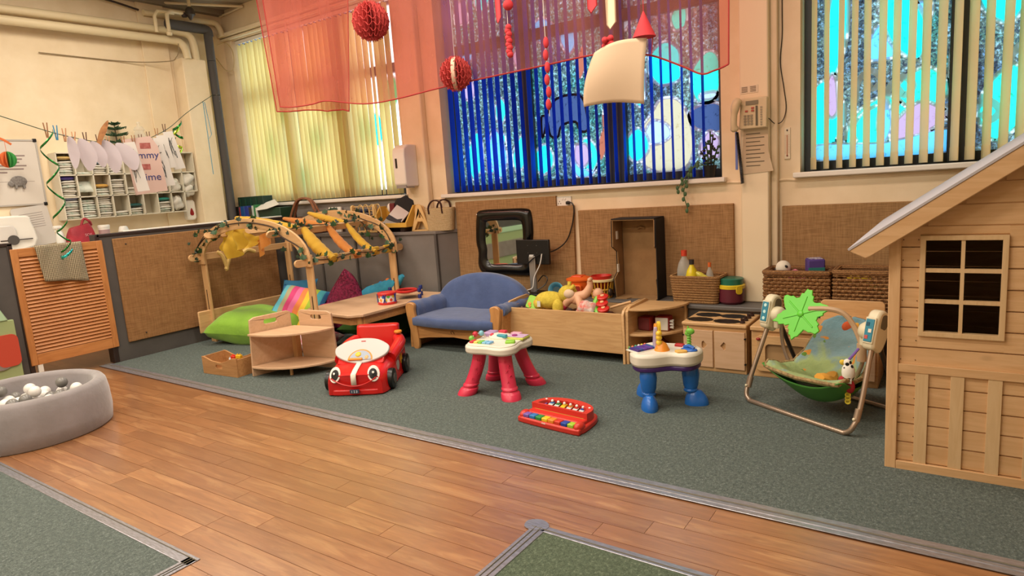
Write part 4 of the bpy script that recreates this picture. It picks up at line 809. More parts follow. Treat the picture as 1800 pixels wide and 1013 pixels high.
gf = B().tube([(.125, .075, .34), (.125, .075, .42)], .012, 8).o('giraffe_neck', GRN, bt); [B().lathe([(.013, 0), (.017, .005), (.013, .01)], (.125, .075, .355 + i * .016), 12).o('ring', GRN, gf) for i in range(5)]
B().ball((.135, .07, .445), (.03, .016, .02)).o('giraffe_head', GRN, gf); B().ball((.115, .075, .43), .017).o('giraffe_ear', GRN, gf); B().tube([(.12, .075, .455), (.118, .08, .475)], .005, 6).o('horn', GRN, gf)
B().box(.03, .09, .06, .1, .34, .36).o('red_button', pl('#b5262b'), bt, bv=.006); B().plate(cat2([(.08, -.06), (.11, -.085), (.16, -.06), (.13, -.03)], 4), .34, .358).o('orange_button', pl('#e0b05a'), bt, bv=.005)
B().ball((.15, .0, .348), (.055, .04, .014)).o('blue_dish', pl('#2b62b8'), bt); B().tube([(.115, .01, .36), (.15, 0, .372), (.185, -.005, .36)], .011, 8).o('blue_fish', pl('#2b62b8'), bt); B().lathe([(.045, 0), (.04, .01)], (.125, .075, .342), 16).o('neck_base', CRE, bt)
# ------------------------------------------------------------------ baby swing
FLp = Vector((-1.113, 4.163, 0)); U = Vector((.875, -.484, 0)); Bv = Vector((.484, .875, 0))
def S(a, s, z): return U * a + Bv * s + Vector((0, 0, z))
champ = mat('champagne_metal', '#a48f7c', .3, metal=.6); ivory = pl('#d9cdae', .45)
sw = thing('baby_swing', 'baby swing with green padded seat on a champagne tube frame', 'baby swing', tuple(FLp))
path = [S(.005, .19, .5), S(-.02, .05, .16), S(-.015, .0, .06), S(.02, -.015, .018), S(.1, -.02, .014), S(.63, -.02, .014), S(.71, -.015, .018), S(.745, .0, .06), S(.75, .05, .16), S(.725, .18, .5)]
B().tube(cat(path, 8), .0145, 10).o('base_tube', champ, sw, sm=60)
for a, q in ((.03, .0), (.70, .73)): B().tube(cat([S(a, .24, .52), S(a, .36, .28), S(a + .0, .50, .03)], 5), .0135, 8).o('rear_leg', mat('dark_metal', '#4a423b', .4, metal=.5), sw)
B().tube([S(.03, .5, .016), S(.70, .5, .016)], .013, 8).o('rear_bar', champ, sw)
for a, s in ((-.017, .03), (.748, .03)): B().tube([S(a, s - .012, .085), S(a, s + .012, .15)], .019, 10).o('tube_joint', champ, sw); B().ball(S(a - .0, s - .03, .10), .009).o('rivet', ivory, sw)
rz = math.degrees(math.atan2(U.y, U.x))
def hub(a, sgn, lab):
    M = Matrix.Translation(S(a, .2, .57)) @ Matrix.Rotation(math.radians(rz), 4, 'Z') @ Matrix.Rotation(math.radians(-14), 4, 'X')
    q = cat2([(-.045, -.1), (-.045, .02), (-.03, .085), (.01, .105), (.055, .08), (.075, 0), (.06, -.08), (.03, -.13), (-.01, -.12)], 4)
    h = B(M).plate(q, -.035, .035, 'yz').o('motor_hub', ivory, sw, bv=.014, sm=50)
    B(M).plate([(y * .5 + .012, z * .35 + .045) for y, z in q], -.036, .036, 'yz').o('grip_hole_shade', mat('shadow_recess', '#6b6250', .7), h)  # darker plate on the hub face, painting the shade inside the grip opening
    B(M).lathe([(.052, 0), (.052, .03), (.04, .05), (0, .058)], n=20, M=rotm(y=90 * sgn, loc=(sgn * .035, .015, -.02))).o('dome', ivory, h, sm=60)
    B(M).box(-.03, .03, -.052, -.044, -.085, .06).o('front_plate', ivory, h, bv=.006)
    f = B(M).box(-.024, .024, -.056, -.05, -.075, .05).o('sticker', pl('#2f7f96', .4), h, bv=.003)
    for k in range(3):
        if sgn > 0: B(M).lathe([(.011, 0), (.011, .002)], n=14, M=rotm(x=90, loc=(.002, -.056, -.055 + k * .042))).o('icon', pl('#bfe0dc'), f)
        else: B(M).box(-.018 + .016 * (k == 1), .0 + .016 * (k == 1), -.058, -.056, -.06 + k * .036, -.04 + k * .036).o('icon', pl(('#c0504a', '#e6d7c4', '#1a4f66')[k]), f)
hub(.005, 1, 'l'); hub(.725, -1, 'r')
for a, s1 in ((.075, 1), (.645, -1)): B().tube(cat([S(a, .21, .52), S(a + .01 * s1, .22, .35), S(a + .07 * s1, .22, .22)], 6), .0115, 8).o('seat_hanger', champ, sw); B().box(-.018, .018, -.022, .022, -.09, .035, Matrix.Translation(S(a - .015 * s1, .2, .55)) @ Matrix.Rotation(math.radians(rz), 4, 'Z')).o('hanger_socket', ivory, sw, bv=.008)
def cprof(v):
    K = [(-.01, .255, .255), (.03, .25, .265), (.12, .195, .255), (.22, .185, .235), (.30, .255, .215), (.37, .36, .20), (.42, .455, .165), (.445, .505, .09), (.45, .52, .012)]
    f = v * (len(K) - 1); i = min(int(f), len(K) - 2); t = f - i; return [K[i][k] * (1 - t) + K[i + 1][k] * t for k in range(3)]
def seatf(off, grow=0):
    def g(u, v):
        s, z, w = cprof(v); x = 2 * u - 1; up = (.075 * (1 - abs(v - .4)) + grow) * abs(x) ** 2.4 * min(1, 4 * v + .25)
        tu = .006 * math.sin(v * 18 + 3 * abs(x)) * (1 - x * x)
        return S(.40 + x * w, s - off * .5 - .03 * (1 - x * x) * (v < .06), z + up - off + tu)
    return g
pad = NT('jungle_pad'); vv = pad.coord(); fz = pad.n('ShaderNodeSeparateXYZ'); pad.l(vv, fz.inputs[0])
nn = pad.noise(vv, 7, 3, .5, .5); gz = pad.math('ADD', pad.math('MULTIPLY', fz.outputs[2], 1.5), pad.math('MULTIPLY', pad.math('SUBTRACT', nn, .5), .8))
cg = pad.ramp(gz, [(.2, '#8a9a62'), (.42, '#98a870'), (.56, '#7b949a'), (.8, '#6f8f98')]); n2 = pad.noise(vv, 11, 2, .5, .3); cg = pad.mix(pad.ramp(n2, [(.66, '#000000'), (.68, '#ffffff')]), cg, '#c9873a'); n3 = pad.noise(pad.coord((1.3, 1.3, 1.3)), 9, 2, .5, .2); cg = pad.mix(pad.ramp(n3, [(.68, '#000000'), (.7, '#ffffff')]), cg, '#5d7f2f')
pad.l(cg, pad.p.inputs['Base Color']); pad.p.inputs['Roughness'].default_value = .95; pad.bump(pad.noise(pad.coord((1, 1, 1)), 22, 3), .5, .02)
B().grid(seatf(0), 24, 32).o('seat_pad', pad.m, sw, sm=70, sol=.022)
def shell(u, v):
    s, z, w = cprof(v * .72); x = 2 * u - 1; up = .06 * abs(x) ** 2.4; d = .075 * (1 - x * x) * math.sin(PI * min(1, v * 1.05 + .05))
    return S(.40 + x * (w + .012), s - .01, z + up - .028 - d)
B().grid(shell, 20, 20).o('seat_shell', pl('#3f7f2c', .5), sw, sm=70, sol=.006)
def shell2(u, v):
    s, z, w = cprof(.1 + v * .5); x = (2 * u - 1) * .62; return S(.42 + x * w, s + .05, z - .05 - .085 * (1 - x * x / .4) * math.sin(PI * v))
B().grid(shell2, 14, 14).o('seat_underside', pl('#b9bdb2', .5), sw, sm=70)
rim = [Vector(seatf(-.004)(0, k / 24)) for k in range(16, -1, -1)] + [Vector(seatf(-.004)(k / 20, 0)) for k in range(1, 21)] + [Vector(seatf(-.004)(1, k / 24)) for k in range(1, 17)]
B().tube(rim, .011, 8).o('rope_piping', mat('rope', '#a98d5e', .8, kind='noise', c2='#6f5a37', sc=60), sw)
gi = B().tube(cat([Vector(seatf(-.03)(.62, .18)), Vector(seatf(-.03)(.6, .3)), Vector(seatf(-.02)(.56, .42))], 4), [.02, .03, .035, .03, .03, .028, .024, .02, .014], 8, sq=1.6).o('giraffe_print', pl('#d99a3a', .9), sw)
fl1 = B().ball(Vector(seatf(-.006)(.52, .80)), (.05, .016, .04)).o('parrot_print', pl('#c8562c', .9), sw); B().ball(Vector(seatf(-.006)(.68, .8)), (.03, .014, .036)).o('parrot_wing', pl('#d89a34', .9), sw)
arm = cat([S(.645, .2, .40), S(.64, .2, .47), S(.60, .19, .57), S(.55, .17, .635), S(.48, .14, .655), S(.37, .11, .645)], 6); B().tube(arm, .015, 8).o('toy_arm', mat('tan_plastic', '#b99a78', .5), sw)
B().tube([S(.647, .2, .37), S(.645, .2, .47)], .026, 10).o('arm_socket', mat('tan_plastic'), sw)
lf = []
for i in range(60):
    a = 2 * PI * i / 60; k = a / (2 * PI) * 6; f = abs((k % 1) - .5) * 2; r_ = .098 + .066 * f ** 1.1 * (1.12 if int(k + .5) % 3 == 0 else .95); r_ *= 1 + .06 * math.sin(i * 3.0); lf.append((r_ * math.cos(a + .35), r_ * math.sin(a + .35)))
LM_ = Matrix.Translation(S(.33, .09, .61)) @ Matrix.Rotation(math.radians(rz + 12), 4, 'Z') @ Matrix.Rotation(math.radians(68), 4, 'X')
lfo = B(LM_).plate(lf, -.006, .006).o('palm_leaf', pl('#63c936', .35), sw, bv=.003); [B(LM_ @ Matrix.Rotation(2 * PI * k / 6 + .35, 4, 'Z')).tube([(0, 0, .006), (.11, 0, .006)], .005, 6).o('leaf_rib', pl('#63c936', .35), lfo) for k in range(6)]; B(LM_).ball((0, 0, .008), (.02, .02, .01)).o('leaf_hub', pl('#63c936', .35), lfo)
ty = thing('hanging_toy', 'spotted soft toy hanging from the swing by a purple strap', 'soft toy', tuple(FLp + S(.645, .09, .28)))
cow = NT('cow_spots'); vo = cow.n('ShaderNodeTexVoronoi', Scale=38.0); cow.l(cow.coord(), vo.inputs['Vector']); cow.l(cow.ramp(vo.outputs['Distance'], [(.36, '#16130f'), (.42, '#e3ded4')]), cow.p.inputs['Base Color']); cow.p.inputs['Roughness'].default_value = .9
B().ball((0, 0, .045), (.035, .03, .06)).ball((-.005, 0, .1), (.022, .02, .022)).o('body', cow.m, ty, sm=70); B().ball((-.03, -.01, .0), (.02, .018, .024)).ball((.01, -.005, -.035), (.026, .02, .04)).o('red_pouch', pl('#a11f2a', .8), ty, sm=70)
B().tube([(.0, .0, .115), (.03, .02, .155), (.045, .04, .175)], .007, 6).o('strap', pl('#7a5aa8'), ty); B().box(-.012, .02, -.03, -.024, -.012, .012).o('care_tag', mat('white_fabric'), ty)
for z in (-.085, -.105, -.125): B().lathe([(.012, -.003), (.016, 0), (.012, .003), (.008, 0), (.012, -.003)], n=12, M=rotm(x=80, loc=(.0, -.005, z))).o('chain_link', pl('#d9c63a'), ty)
B().ball((-.03, 0, .1), (.016, .012, .016)).o('yellow_ear', pl('#d9b83a', .8), ty)
# ------------------------------------------------------------------ wooden playhouse
pine = mat('pine_board', '#e0b586', .55, kind='wood', c2='#cc9c69', c3='#e6c092', ax='x', knots=1.6, rnd=.2, rc='#b98e5c'); pinez = mat('pine_post', '#e0b586', .55, kind='wood', c2='#cc9c69', c3='#e6c092', ax='z', knots=1.1); pined = mat('pine_plain', '#dbb98c', .55, kind='wood', c2='#cda778', ax='z')
felt = mat('roof_felt', '#b9b2b6', .8)
HX0, HY0 = -.283, 3.485
ho = thing('wooden_playhouse', 'large pine playhouse with a sloping roof and a six pane window', 'playhouse', (HX0, HY0, 0))
XR, YB = 1.77, 1.48; AP = .885
def roofz(x): return 1.165 + .69 * (x if x < AP else 2 * AP - x)      # underside of the roof
def fz_(z): return max(0.04, (z - 1.165) / .69)
B().box(0, .048, -.012, .036, 0, 1.17).o('corner_post', pinez, ho, bv=.003); B().box(XR - .048, XR, -.012, .036, 0, 1.17).o('corner_post', pinez, ho, bv=.003)
B().box(0, .04, YB - .03, YB, 0, 1.17).o('corner_post', pinez, ho); B().box(XR - .04, XR, YB - .03, YB, 0, 1.17).o('corner_post', pinez, ho)
bh = .0945; z = .04; k = 0; BM = {}
def brd(x0, x1, z0, h=bh - .0015, y=.006):
    key = (round(x1 - x0, 3), round(h, 3))
    if key not in BM: BM[key] = B().add([(0, .014, 0), (key[0], .014, 0), (0, .003, .002), (key[0], .003, .002), (0, 0, .006), (key[0], 0, .006), (0, 0, h), (key[0], 0, h), (0, .014, h), (key[0], .014, h)], [(0, 1, 3, 2), (2, 3, 5, 4), (4, 5, 7, 6), (6, 7, 9, 8), (8, 9, 1, 0), (0, 2, 4, 6, 8), (1, 3, 5, 7, 9)]).mesh('board', 0)
    put(BM[key], 'board', pine, ho, loc=(x0, y, z0))
wx0, wx1 = .122, .445
while z < 1.72:
    lo_, hi_ = fz_(z + bh), XR - fz_(z + bh)
    if hi_ - lo_ > .15:
        if z + bh > .67 and z < 1.125: brd(lo_, wx0, z); brd(wx1, hi_, z)
        else: brd(lo_, hi_, z)
    z += bh; k += 1
brd(wx0, wx1, .607, .062); brd(wx0, wx1, 1.134, .04)
B().plate([(.03, 1.12), (XR - .03, 1.12), (XR - .03, 1.18), (AP, 1.155 + .69 * AP), (.03, 1.18)], .013, .02, 'xz').o('gable_backing', pine, ho, sm=0)
ni = mat('nail', '#5a3b22', .6)
for i in range(12):
    for dx in (.056, .115): B().ball((dx, .004, .075 + i * .0945), .0025, 6, 4).o('nail', ni, ho)
wn = B().plate([(wx0, .668), (wx1, .668), (wx1, 1.134), (wx0, 1.134)], -.012, .02, 'xz', [[(wx0 + .022, .69), (wx1 - .022, .69), (wx1 - .022, 1.112), (wx0 + .022, 1.112)]]).o('window_frame', pined, ho, sm=0, bv=.002)
B().box(.276, .291, -.006, .012, .69, 1.112).o('glazing_bar', pined, wn)
for zz in (.832, .975): B().box(wx0 + .022, .276, -.006, .012, zz - .009, zz + .009).o('glazing_bar', pined, wn); B().box(.291, wx1 - .022, -.006, .012, zz - .009, zz + .009).o('glazing_bar', pined, wn)
B().box(.048, XR - .048, -.01, .008, .488, .528).o('rail', pine, ho, bv=.002); B().box(.048, XR - .048, -.012, .008, 0, .042).o('rail', pine, ho, bv=.002)
for x in (.118, .256, .395, .53, .67, .81, .95, 1.09, 1.23, 1.37, 1.51): B().box(x, x + .052, -.006, .008, .042, .492).o('batten', pined, ho, bv=.001)
inn = mat('pine_inner', '#cfa678', .7, kind='wood', c2='#b88c5e', ax='x')
for i in range(12): B().box(.02, XR - .02, YB - .02, YB - .006, .02 + i * .0955, .112 + i * .0955).o('back_board', inn, ho); B().box(.012, .026, .036, YB - .03, .02 + i * .0955, .112 + i * .0955).o('side_board', inn, ho); B().box(XR - .026, XR - .012, .036, YB - .03, .02 + i * .0955, .112 + i * .0955).o('side_board', inn, ho)
B().plate([(.0, 1.165), (XR, 1.165), (AP, 1.165 + .69 * AP)], YB - .02, YB - .006, 'xz').o('back_gable', inn, ho)
sl = math.degrees(math.atan(.69)); RL = 1.16 * AP / math.cos(math.radians(sl))
for s in (1, -1):
    M = Matrix.Translation((AP, 0, 1.165 + .69 * AP)) @ Matrix.Rotation(math.radians(-sl * s), 4, 'Y') if s > 0 else Matrix.Translation((AP, 0, 1.165 + .69 * AP)) @ Matrix.Rotation(math.radians(sl), 4, 'Y')
    x0, x1 = (-RL, 0) if s > 0 else (0, RL)
    for i in range(9): B(M).box(x0, x1, -.085 + i * .173, -.087 + (i + 1) * .173, .0, .016).o('roof_board', inn, ho)
    B(M).box(x0 - .006, x1 + .004, -.112, YB + .02, .016, .026).o('roof_felt', felt, ho)
    bg_ = [(x0, .0), (x0 + .03, -.052), (x0 + .05, -.056), (x1, -.056), (x1, .016), (x0 - .004, .016)] if s > 0 else [(x0, -.056), (x1 - .05, -.056), (x1 - .03, -.052), (x1, 0), (x1 + .004, .016), (x0, .016)]
    B(M).plate(bg_, -.108, -.088, 'xz').o('barge_board', pine, ho, bv=.004)
# ------------------------------------------------------------------ pipes in the left corner
pc = mat('painted_pipe', '#dccaa4', .5); lag = mat('pipe_lagging', '#4b4744', .8)
tag(B().tube([(-8.02, -1, 3.50), (-8.02, 4.62, 3.60)] + cat([(-8.02, 4.66, 3.60), (-8.0, 4.80, 3.585), (-7.98, 4.86, 3.5), (-7.97, 4.87, 3.27)], 5), .045, 14).o('heating_pipe', pc, sm=60), 'upper cream painted heating pipe along the left wall', 'pipe')
tag(B().tube([(-7.99, -1, 3.395), (-7.99, 4.52, 3.48)] + cat([(-7.99, 4.56, 3.48), (-7.97, 4.68, 3.465), (-7.95, 4.73, 3.39), (-7.94, 4.74, 3.27)], 5), .045, 14).o('heating_pipe', pc, sm=60), 'lower cream painted heating pipe along the left wall', 'pipe')
gp = thing('lagged_pipe', 'dark grey lagged pipe turning down beside the yellow blind', 'pipe', (-7.95, 5.06, 0))
B().tube([(.0, -.52, 3.66), (0, -.03, 3.66)], .058, 14).o('lagging', lag, gp); B().tube(cat([(0, -.05, 3.66), (.0, 0, 3.65), (0, .01, 3.58)], 5), .056, 14).o('elbow', lag, gp, sm=60)
for a, b in ((3.6, 3.28), (3.275, 2.86), (2.853, 0)): B().tube([(0, 0, a), (0, 0, b)], .052, 14).o('lagging', lag, gp)
B().tube([(.05, -.02, 2.86), (-.05, -.03, 2.83), (0, .05, 2.81), (.055, 0, 2.78)], .004, 5).o('tied_string', pl('#8f8a74'), gp)
vs = thing('valve_loop', 'cream painted valve pipework round the end of the lagged pipe', 'pipe', (-7.9, 4.52, 3.55))
B().tube([(.02, 0, 0), (.02, 0, .2), (.02, .05, .24), (.02, .2, .24)], .022, 10).o('loop_pipe', pc, vs); B().tube([(.0, -.14, -.02), (0, -.14, .16), (0, -.1, .22), (0, .1, .23)], .02, 10).o('loop_pipe', pc, vs); B().lathe([(.03, 0), (.035, .03), (.02, .05)], (.02, .0, -.04), 10).o('valve_body', pc, vs); B().lathe([(.03, 0), (.035, .02), (.02, .05)], (.02, .22, .2), 10).o('valve_body', dark, vs)
sn = thing('air_vent', 'small dark dome fitting hanging under a conduit in the ceiling corner', 'fitting', (-7.85, 4.80, 3.72))
B().lathe([(.012, 0), (.04, .05), (.058, .06), (.055, .09), (.05, .12), (.03, .15), (0, .16)], n=18).o('dome', mat('dark_rubber', '#3c332c', .5), sn); B().cyl((0, 0, .15), (0, 0, .25), .02).o('stem', pc, sn)
tag(B().tube([(-8.08, 4.35, 3.78), (-8.08, 5.1, 3.80)] + cat([(-8.08, 5.12, 3.80), (-8.06, 5.25, 3.79), (-8.03, 5.29, 3.72), (-8.02, 5.3, 3.62)], 5), .035, 12).o('stub_pipe', pc, sm=60), 'short cream stub pipe bent down in the ceiling corner', 'pipe')
tag(B().tube(cat([(-8.0, 5.2, 3.5), (-7.95, 5.3, 3.53), (-7.92, 5.36, 3.42), (-7.95, 5.36, 3.22), (-8.02, 5.3, 3.2), (-8.06, 5.2, 3.35)], 6), .006, 6).o('wire_loop', pl('#b39a6a')), 'loose loop of beige cable beside the lagged pipe', 'cable')
tag(B().tube(cat([(-8.1, 2.0, 3.83), (-8.1, 3.2, 3.88), (-8.09, 3.9, 3.86), (-8.08, 4.3, 3.8)], 6), .012, 6).o('ceiling_cable', dark), 'black cable sagging along the top of the left wall', 'cable')
tag(B().tube(cat([(-7.86, 4.6, 3.42), (-7.84, 4.58, 3.33), (-7.88, 4.56, 3.26), (-7.95, 4.5, 3.22), (-8.12, 4.1, 3.2), (-8.13, 3.2, 3.2)], 6), .006, 6).o('wall_cable', mat('drab', '#8a7656', .7)), 'thin beige cable clipped below the heating pipes', 'cable')
# ------------------------------------------------------------------ nappy shelf
sh = thing('pigeonhole_shelf', 'white wall shelf of small pigeonholes stacked with nappies', 'shelf', (-8.15, 3.12, 1.43))
CW, RH, SD = .168, .237, .19; wsh = mat('white_shelf', '#d8cfba', .6)
for r_ in range(4): nc = 8 if r_ == 0 else 9; B().box(0, SD, 0, (8 if r_ == 0 else 9) * CW, r_ * RH - .006, r_ * RH + .006).o('shelf_board', wsh, sh)
for c in range(10): B().box(0, SD, c * CW - .006, c * CW + .006, 0 if c < 9 else RH, 3 * RH).o('divider', wsh, sh)
B().box(0, .008, 0, 8 * CW, 0, 3 * RH).o('back_board', wsh, sh)
nap = [B(rotm(z=0)).add(*(lambda b: (b.v, b.f))(pillow(.15, .135, .026, 8, .22, .0015, k))).mesh('nappy', 60) for k in range(2)]
nap[0].materials.append(mat('nappy_white', '#dcd7cc', .85, kind='noise', c2='#cfc9bc', sc=30)); nap[1].materials.append(mat('nappy_print', '#cdd2c6', .85, kind='noise', c2='#8fae9f', sc=22, lo=.3, hi=.45))
rn = random.Random(31)
CNT = {(0, 2): 6, (0, 1): 7, (0, 0): 8, (1, 2): 1, (1, 0): 8, (2, 2): 4, (2, 1): 3, (2, 0): 9, (3, 2): 3, (3, 1): 7, (3, 0): 2, (4, 1): 3, (4, 0): 3, (5, 1): 4, (6, 2): 5, (6, 1): 7, (6, 0): 5, (7, 1): 4, (5, 2): 2}
for (c, r_), n in CNT.items():
    for i in range(n):
        tag(put(nap[rn.random() < .25], 'nappy', None, loc=(-8.15 + .105 + rn.uniform(-.01, .01), 3.12 + (c + .5) * CW + rn.uniform(-.005, .005), 1.43 + r_ * RH + .019 + i * .0245), rot=(rn.uniform(-3, 3), rn.uniform(-3, 3), 90 + rn.uniform(-5, 5))), 'folded nappy in the %s row of the wall shelf, %s pigeonhole from the left' % (('bottom', 'middle', 'top')[r_], ('first', 'second', 'third', 'fourth', 'fifth', 'sixth', 'seventh', 'eighth')[c]), 'nappy', 'nappies in the %s row, pigeonhole %d' % (('bottom', 'middle', 'top')[r_], c + 1))
for i, (c, r_, z, col, lab) in enumerate([(0, 1, .195, '#4a3c86', 'purple nappy pack lying on the leftmost nappy stack'), (2, 2, .13, '#8fb4c8', 'pale blue nappy pack on a stack in the top pigeonhole row'), (0, 2, .175, '#c9ab6a', 'mustard printed nappy pack on the top left nappy stack'), (6, 0, .15, '#2c7f72', 'teal nappy pack in the bottom row of pigeonholes'), (4, 0, .10, '#23504e', 'dark teal nappy pack in the middle of the bottom row'), (2, 1, .10, '#c89a4a', 'mustard edged nappy pack in the middle row of pigeonholes'), (0, 0, .215, '#9aa4c4', 'lilac nappy pack on the bottom left nappy stack')]):
    tag(pillow(.15, .14, .04, 8, .25).o('nappy_pack', mat('pack_' + col.strip('#'), col, .5), loc=(-8.15 + .105, 3.12 + (c + .5) * CW, 1.43 + r_ * RH + z + .014), rot=(3, 0, 90), sm=60), lab, 'nappy pack')
tag(pillow(.20, .15, .05, 10, .3, .004).o('nappy', mat('nappy_print'), loc=(-8.05, 3.12 + 1.5 * CW, 1.43 + RH + .11), rot=(58, 0, 90), sm=60), 'teal printed nappies leaning in the middle row second pigeonhole', 'nappy')
for k, (y, z, s, lab) in enumerate([(8.5, 1.6, .17, 'crumpled white cloth nappy in the right hand pigeonhole'), (8.45, 1.1, .15, 'white cloth nappy drooping out of the right hand pigeonhole'), (7.5, .45, .15, 'rolled white cloth nappy in the bottom right pigeonhole'), (7.5, 1.35, .14, 'white towelling stack under the top right pigeonholes')]):
    def cl(u, v, k=k, s=s):
        a, b_ = 2 * PI * u, PI * v; q = 1 + .16 * math.sin(3 * a + k) * math.sin(2 * b_) + .12 * math.sin(5 * b_ + a * 2 + k)
        return (s * .45 * q * math.sin(b_) * math.cos(a), s * .5 * q * math.sin(b_) * math.sin(a), s * .55 * q * math.cos(b_))
    tag(B().grid(cl, 20, 14, cu=True).o('cloth_nappy', mat('nappy_white'), loc=(-8.02, 3.12 + y * CW, 1.43 + z * RH), sm=70), lab, 'cloth')
sd = thing('soap_dispenser', 'white soap dispenser with a red drop below the nappy shelf', 'soap dispenser', (-8.14, 4.565, 1.31))
B().plate(rr(-.06, .06, 0, .25, .04), 0, .1, 'yz').o('casing', white, sd, bv=.015, sm=50); B().plate(cat2([(0, .15), (.024, .09), (.015, .06), (-.015, .06), (-.024, .09)], 4), .1, .104, 'yz').o('red_drop', pl('#8f1a22', .3), sd)
# whiteboard with print
wbd = thing('whiteboard', 'whiteboard with black corner caps and a printed notice on the left wall', 'whiteboard', (-8.15, 2.5, 1.62))
B().box(0, .018, -.7, .52, 0, .665).o('board', mat('whiteboard_face', '#d5cdc2', .3), wbd); B().box(0, .024, -.7, .52, -.008, .008).o('edge', pl('#b0aaa2'), wbd); B().box(0, .024, -.7, .52, .657, .673).o('edge', pl('#b0aaa2'), wbd); B().box(0, .024, .512, .528, 0, .665).o('edge', pl('#b0aaa2'), wbd)
for z in (0, .665): B().box(0, .03, .495, .53, z - .018, z + .018).o('corner_cap', black, wbd, bv=.006)
for i in range(6): B().box(.018, .0195, -.2, .40 - .03 * (i % 3) - .12 * (i == 5), .50 - i * .034, .514 - i * .034).o('text_line', pl('#8f7f7a'), wbd)
B().box(.018, .0192, -.2, .45, .24, .244).o('ruled_line', pl('#a59a94'), wbd)
tag(B().ball((-8.115, 2.80, 1.865), (.015, .075, .055)).ball((-8.115, 2.73, 1.84), (.015, .03, .03)).box(-8.125, -8.105, 2.76, 2.78, 1.79, 1.83).box(-8.125, -8.105, 2.83, 2.85, 1.79, 1.83).o('paper_hedgehog', mat('fuzzy_grey', '#8f8a86', .95, kind='noise', c2='#6f6a66', sc=60), sm=70), 'fuzzy grey cut out animal stuck on the whiteboard', 'cut out')
hb = thing('honeycomb_balloon', 'small green and orange paper ball hanging in front of the whiteboard', 'paper ball', (-7.88, 2.66, 2.07)); [B(Matrix.Rotation(2 * PI * k / 12, 4, 'Z')).plate(circ(0, 0, .075, 20, .08, -PI / 2, PI / 2), -.002, .002, 'xz').o('paper_fin', mat('paper_green', '#3f9a4a', .8) if k < 6 else mat('paper_orange', '#d8703a', .8), hb) for k in range(12)]
tag(B().tube([(-7.88, 2.66, 2.14), (-7.88, 2.66, 2.26)], .002, 5).tube([(-7.9, 2.2, 2.5), (-7.88, 2.66, 2.26), (-7.9, 2.72, 2.22)], .012, 5, sq=.3).o('paper_streamer', mat('paper_orange')), 'orange paper streamer crossing the top of the whiteboard', 'streamer')
# towel dispensers, notice and things on the worktop
td = thing('towel_dispenser', 'white paper towel dispenser with a dark slot behind the partition', 'towel dispenser', (-8.14, 2.62, 1.17))
B().plate(cat2([(-.3, .0), (-.3, .3), (-.2, .34), (.12, .34), (.17, .28), (.17, .02)], 3), 0, .18, 'yz').o('casing', white, td, bv=.02, sm=50); B().plate(rr(-.25, .02, .05, .25, .05), .18, .2, 'yz').o('front_cover', mat('white_cover', '#cfc9c2', .3), td, bv=.01); B().lathe([(.05, 0), (.05, .01)], n=20, M=rotm(y=90, loc=(.2, -.02, .10))).o('round_lock', pl('#4b4744'), td); B().box(.19, .205, -.13, .15, .095, .105).o('slot', dark, td); B().box(.18, .19, -.18, -.15, .17, .2).o('peep_window', dark, td)
nb = B().plate(rr(-.16, .18, 0, .42, .03), 0, .012, 'yz').o('wall_notice', mat('laminate', '#cbc5bd', .3), loc=(-8.14, 2.88, 1.18), rot=(6, 0, 0)); tag(nb, 'laminated white notice propped beside the paper towel dispenser', 'notice')
for i in range(7): B().box(.012, .0135, -.1, .12, .2 + i * .024, .205 + i * .024).o('text_line', pl('#9a928c'), nb)
rbg = thing('red_bag', 'crumpled red bag standing on the worktop behind the gate', 'bag', (-7.75, 3.14, 1.16)); rm = mat('red_nylon', '#a32634', .6, kind='noise', c2='#8a1c2a', sc=12, bump=.5)
def bagf(u, v):
    a = 2 * PI * v; c, s = math.cos(a), math.sin(a); k = 1 - .25 * u ** 2 + .05 * math.sin(4 * a + u * 6)
    return (.07 * k * math.copysign(abs(c) ** .6, c), .135 * k * math.copysign(abs(s) ** .6, s), .2 * u + .03 * s * u)
b = B().grid(bagf, 12, 30, cv=True); b.f.append(tuple(12 * 30 + j for j in range(30))); b.o('bag_body', rm, rbg, sm=60); B().tube(cat([(0, .02, .2), (.0, .06, .27), (.02, .1, .24), (0, .12, .2)], 5), .013, 8).o('bag_top', rm, rbg); text('bag_print', 'SOS', .04, FACEX @ rotm(loc=(.05, .10, .072)), pl('#c98f8f'), rbg)
tu = thing('plastic_tub', 'small white tub with a printed label on the worktop', 'tub', (-7.7, 3.36, 1.16)); B().lathe([(.045, 0), (.055, .16), (.058, .162), (.058, .185), (.05, .19), (0, .19)], n=20).o('tub_body', white, tu); B().lathe([(.0515, .08), (.0545, .14)], n=20).o('tub_label', pl('#a88a8a'), tu)
tag(B().lathe([(.05, 0), (.055, .1), (.04, .15), (.03, .16), (0, .16)], (-7.68, 3.55, 1.16), 16).o('lotion_pot', white), 'squat white pot beside the printed tub on the worktop', 'pot')
sp = thing('spray_bottle', 'white spray bottle standing left of the red bag', 'spray bottle', (-7.78, 2.96, 1.16)); B().lathe([(.04, 0), (.042, .1), (.03, .15), (.014, .17), (.014, .19)], n=16).o('bottle_body', mat('milky', '#d3d2cb', .3), sp); B().box(-.02, .02, -.05, .025, .19, .22).o('trigger_head', white, sp, bv=.006); B().tube([(0, -.03, .19), (0, -.04, .16)], .006, 6).o('trigger', white, sp)
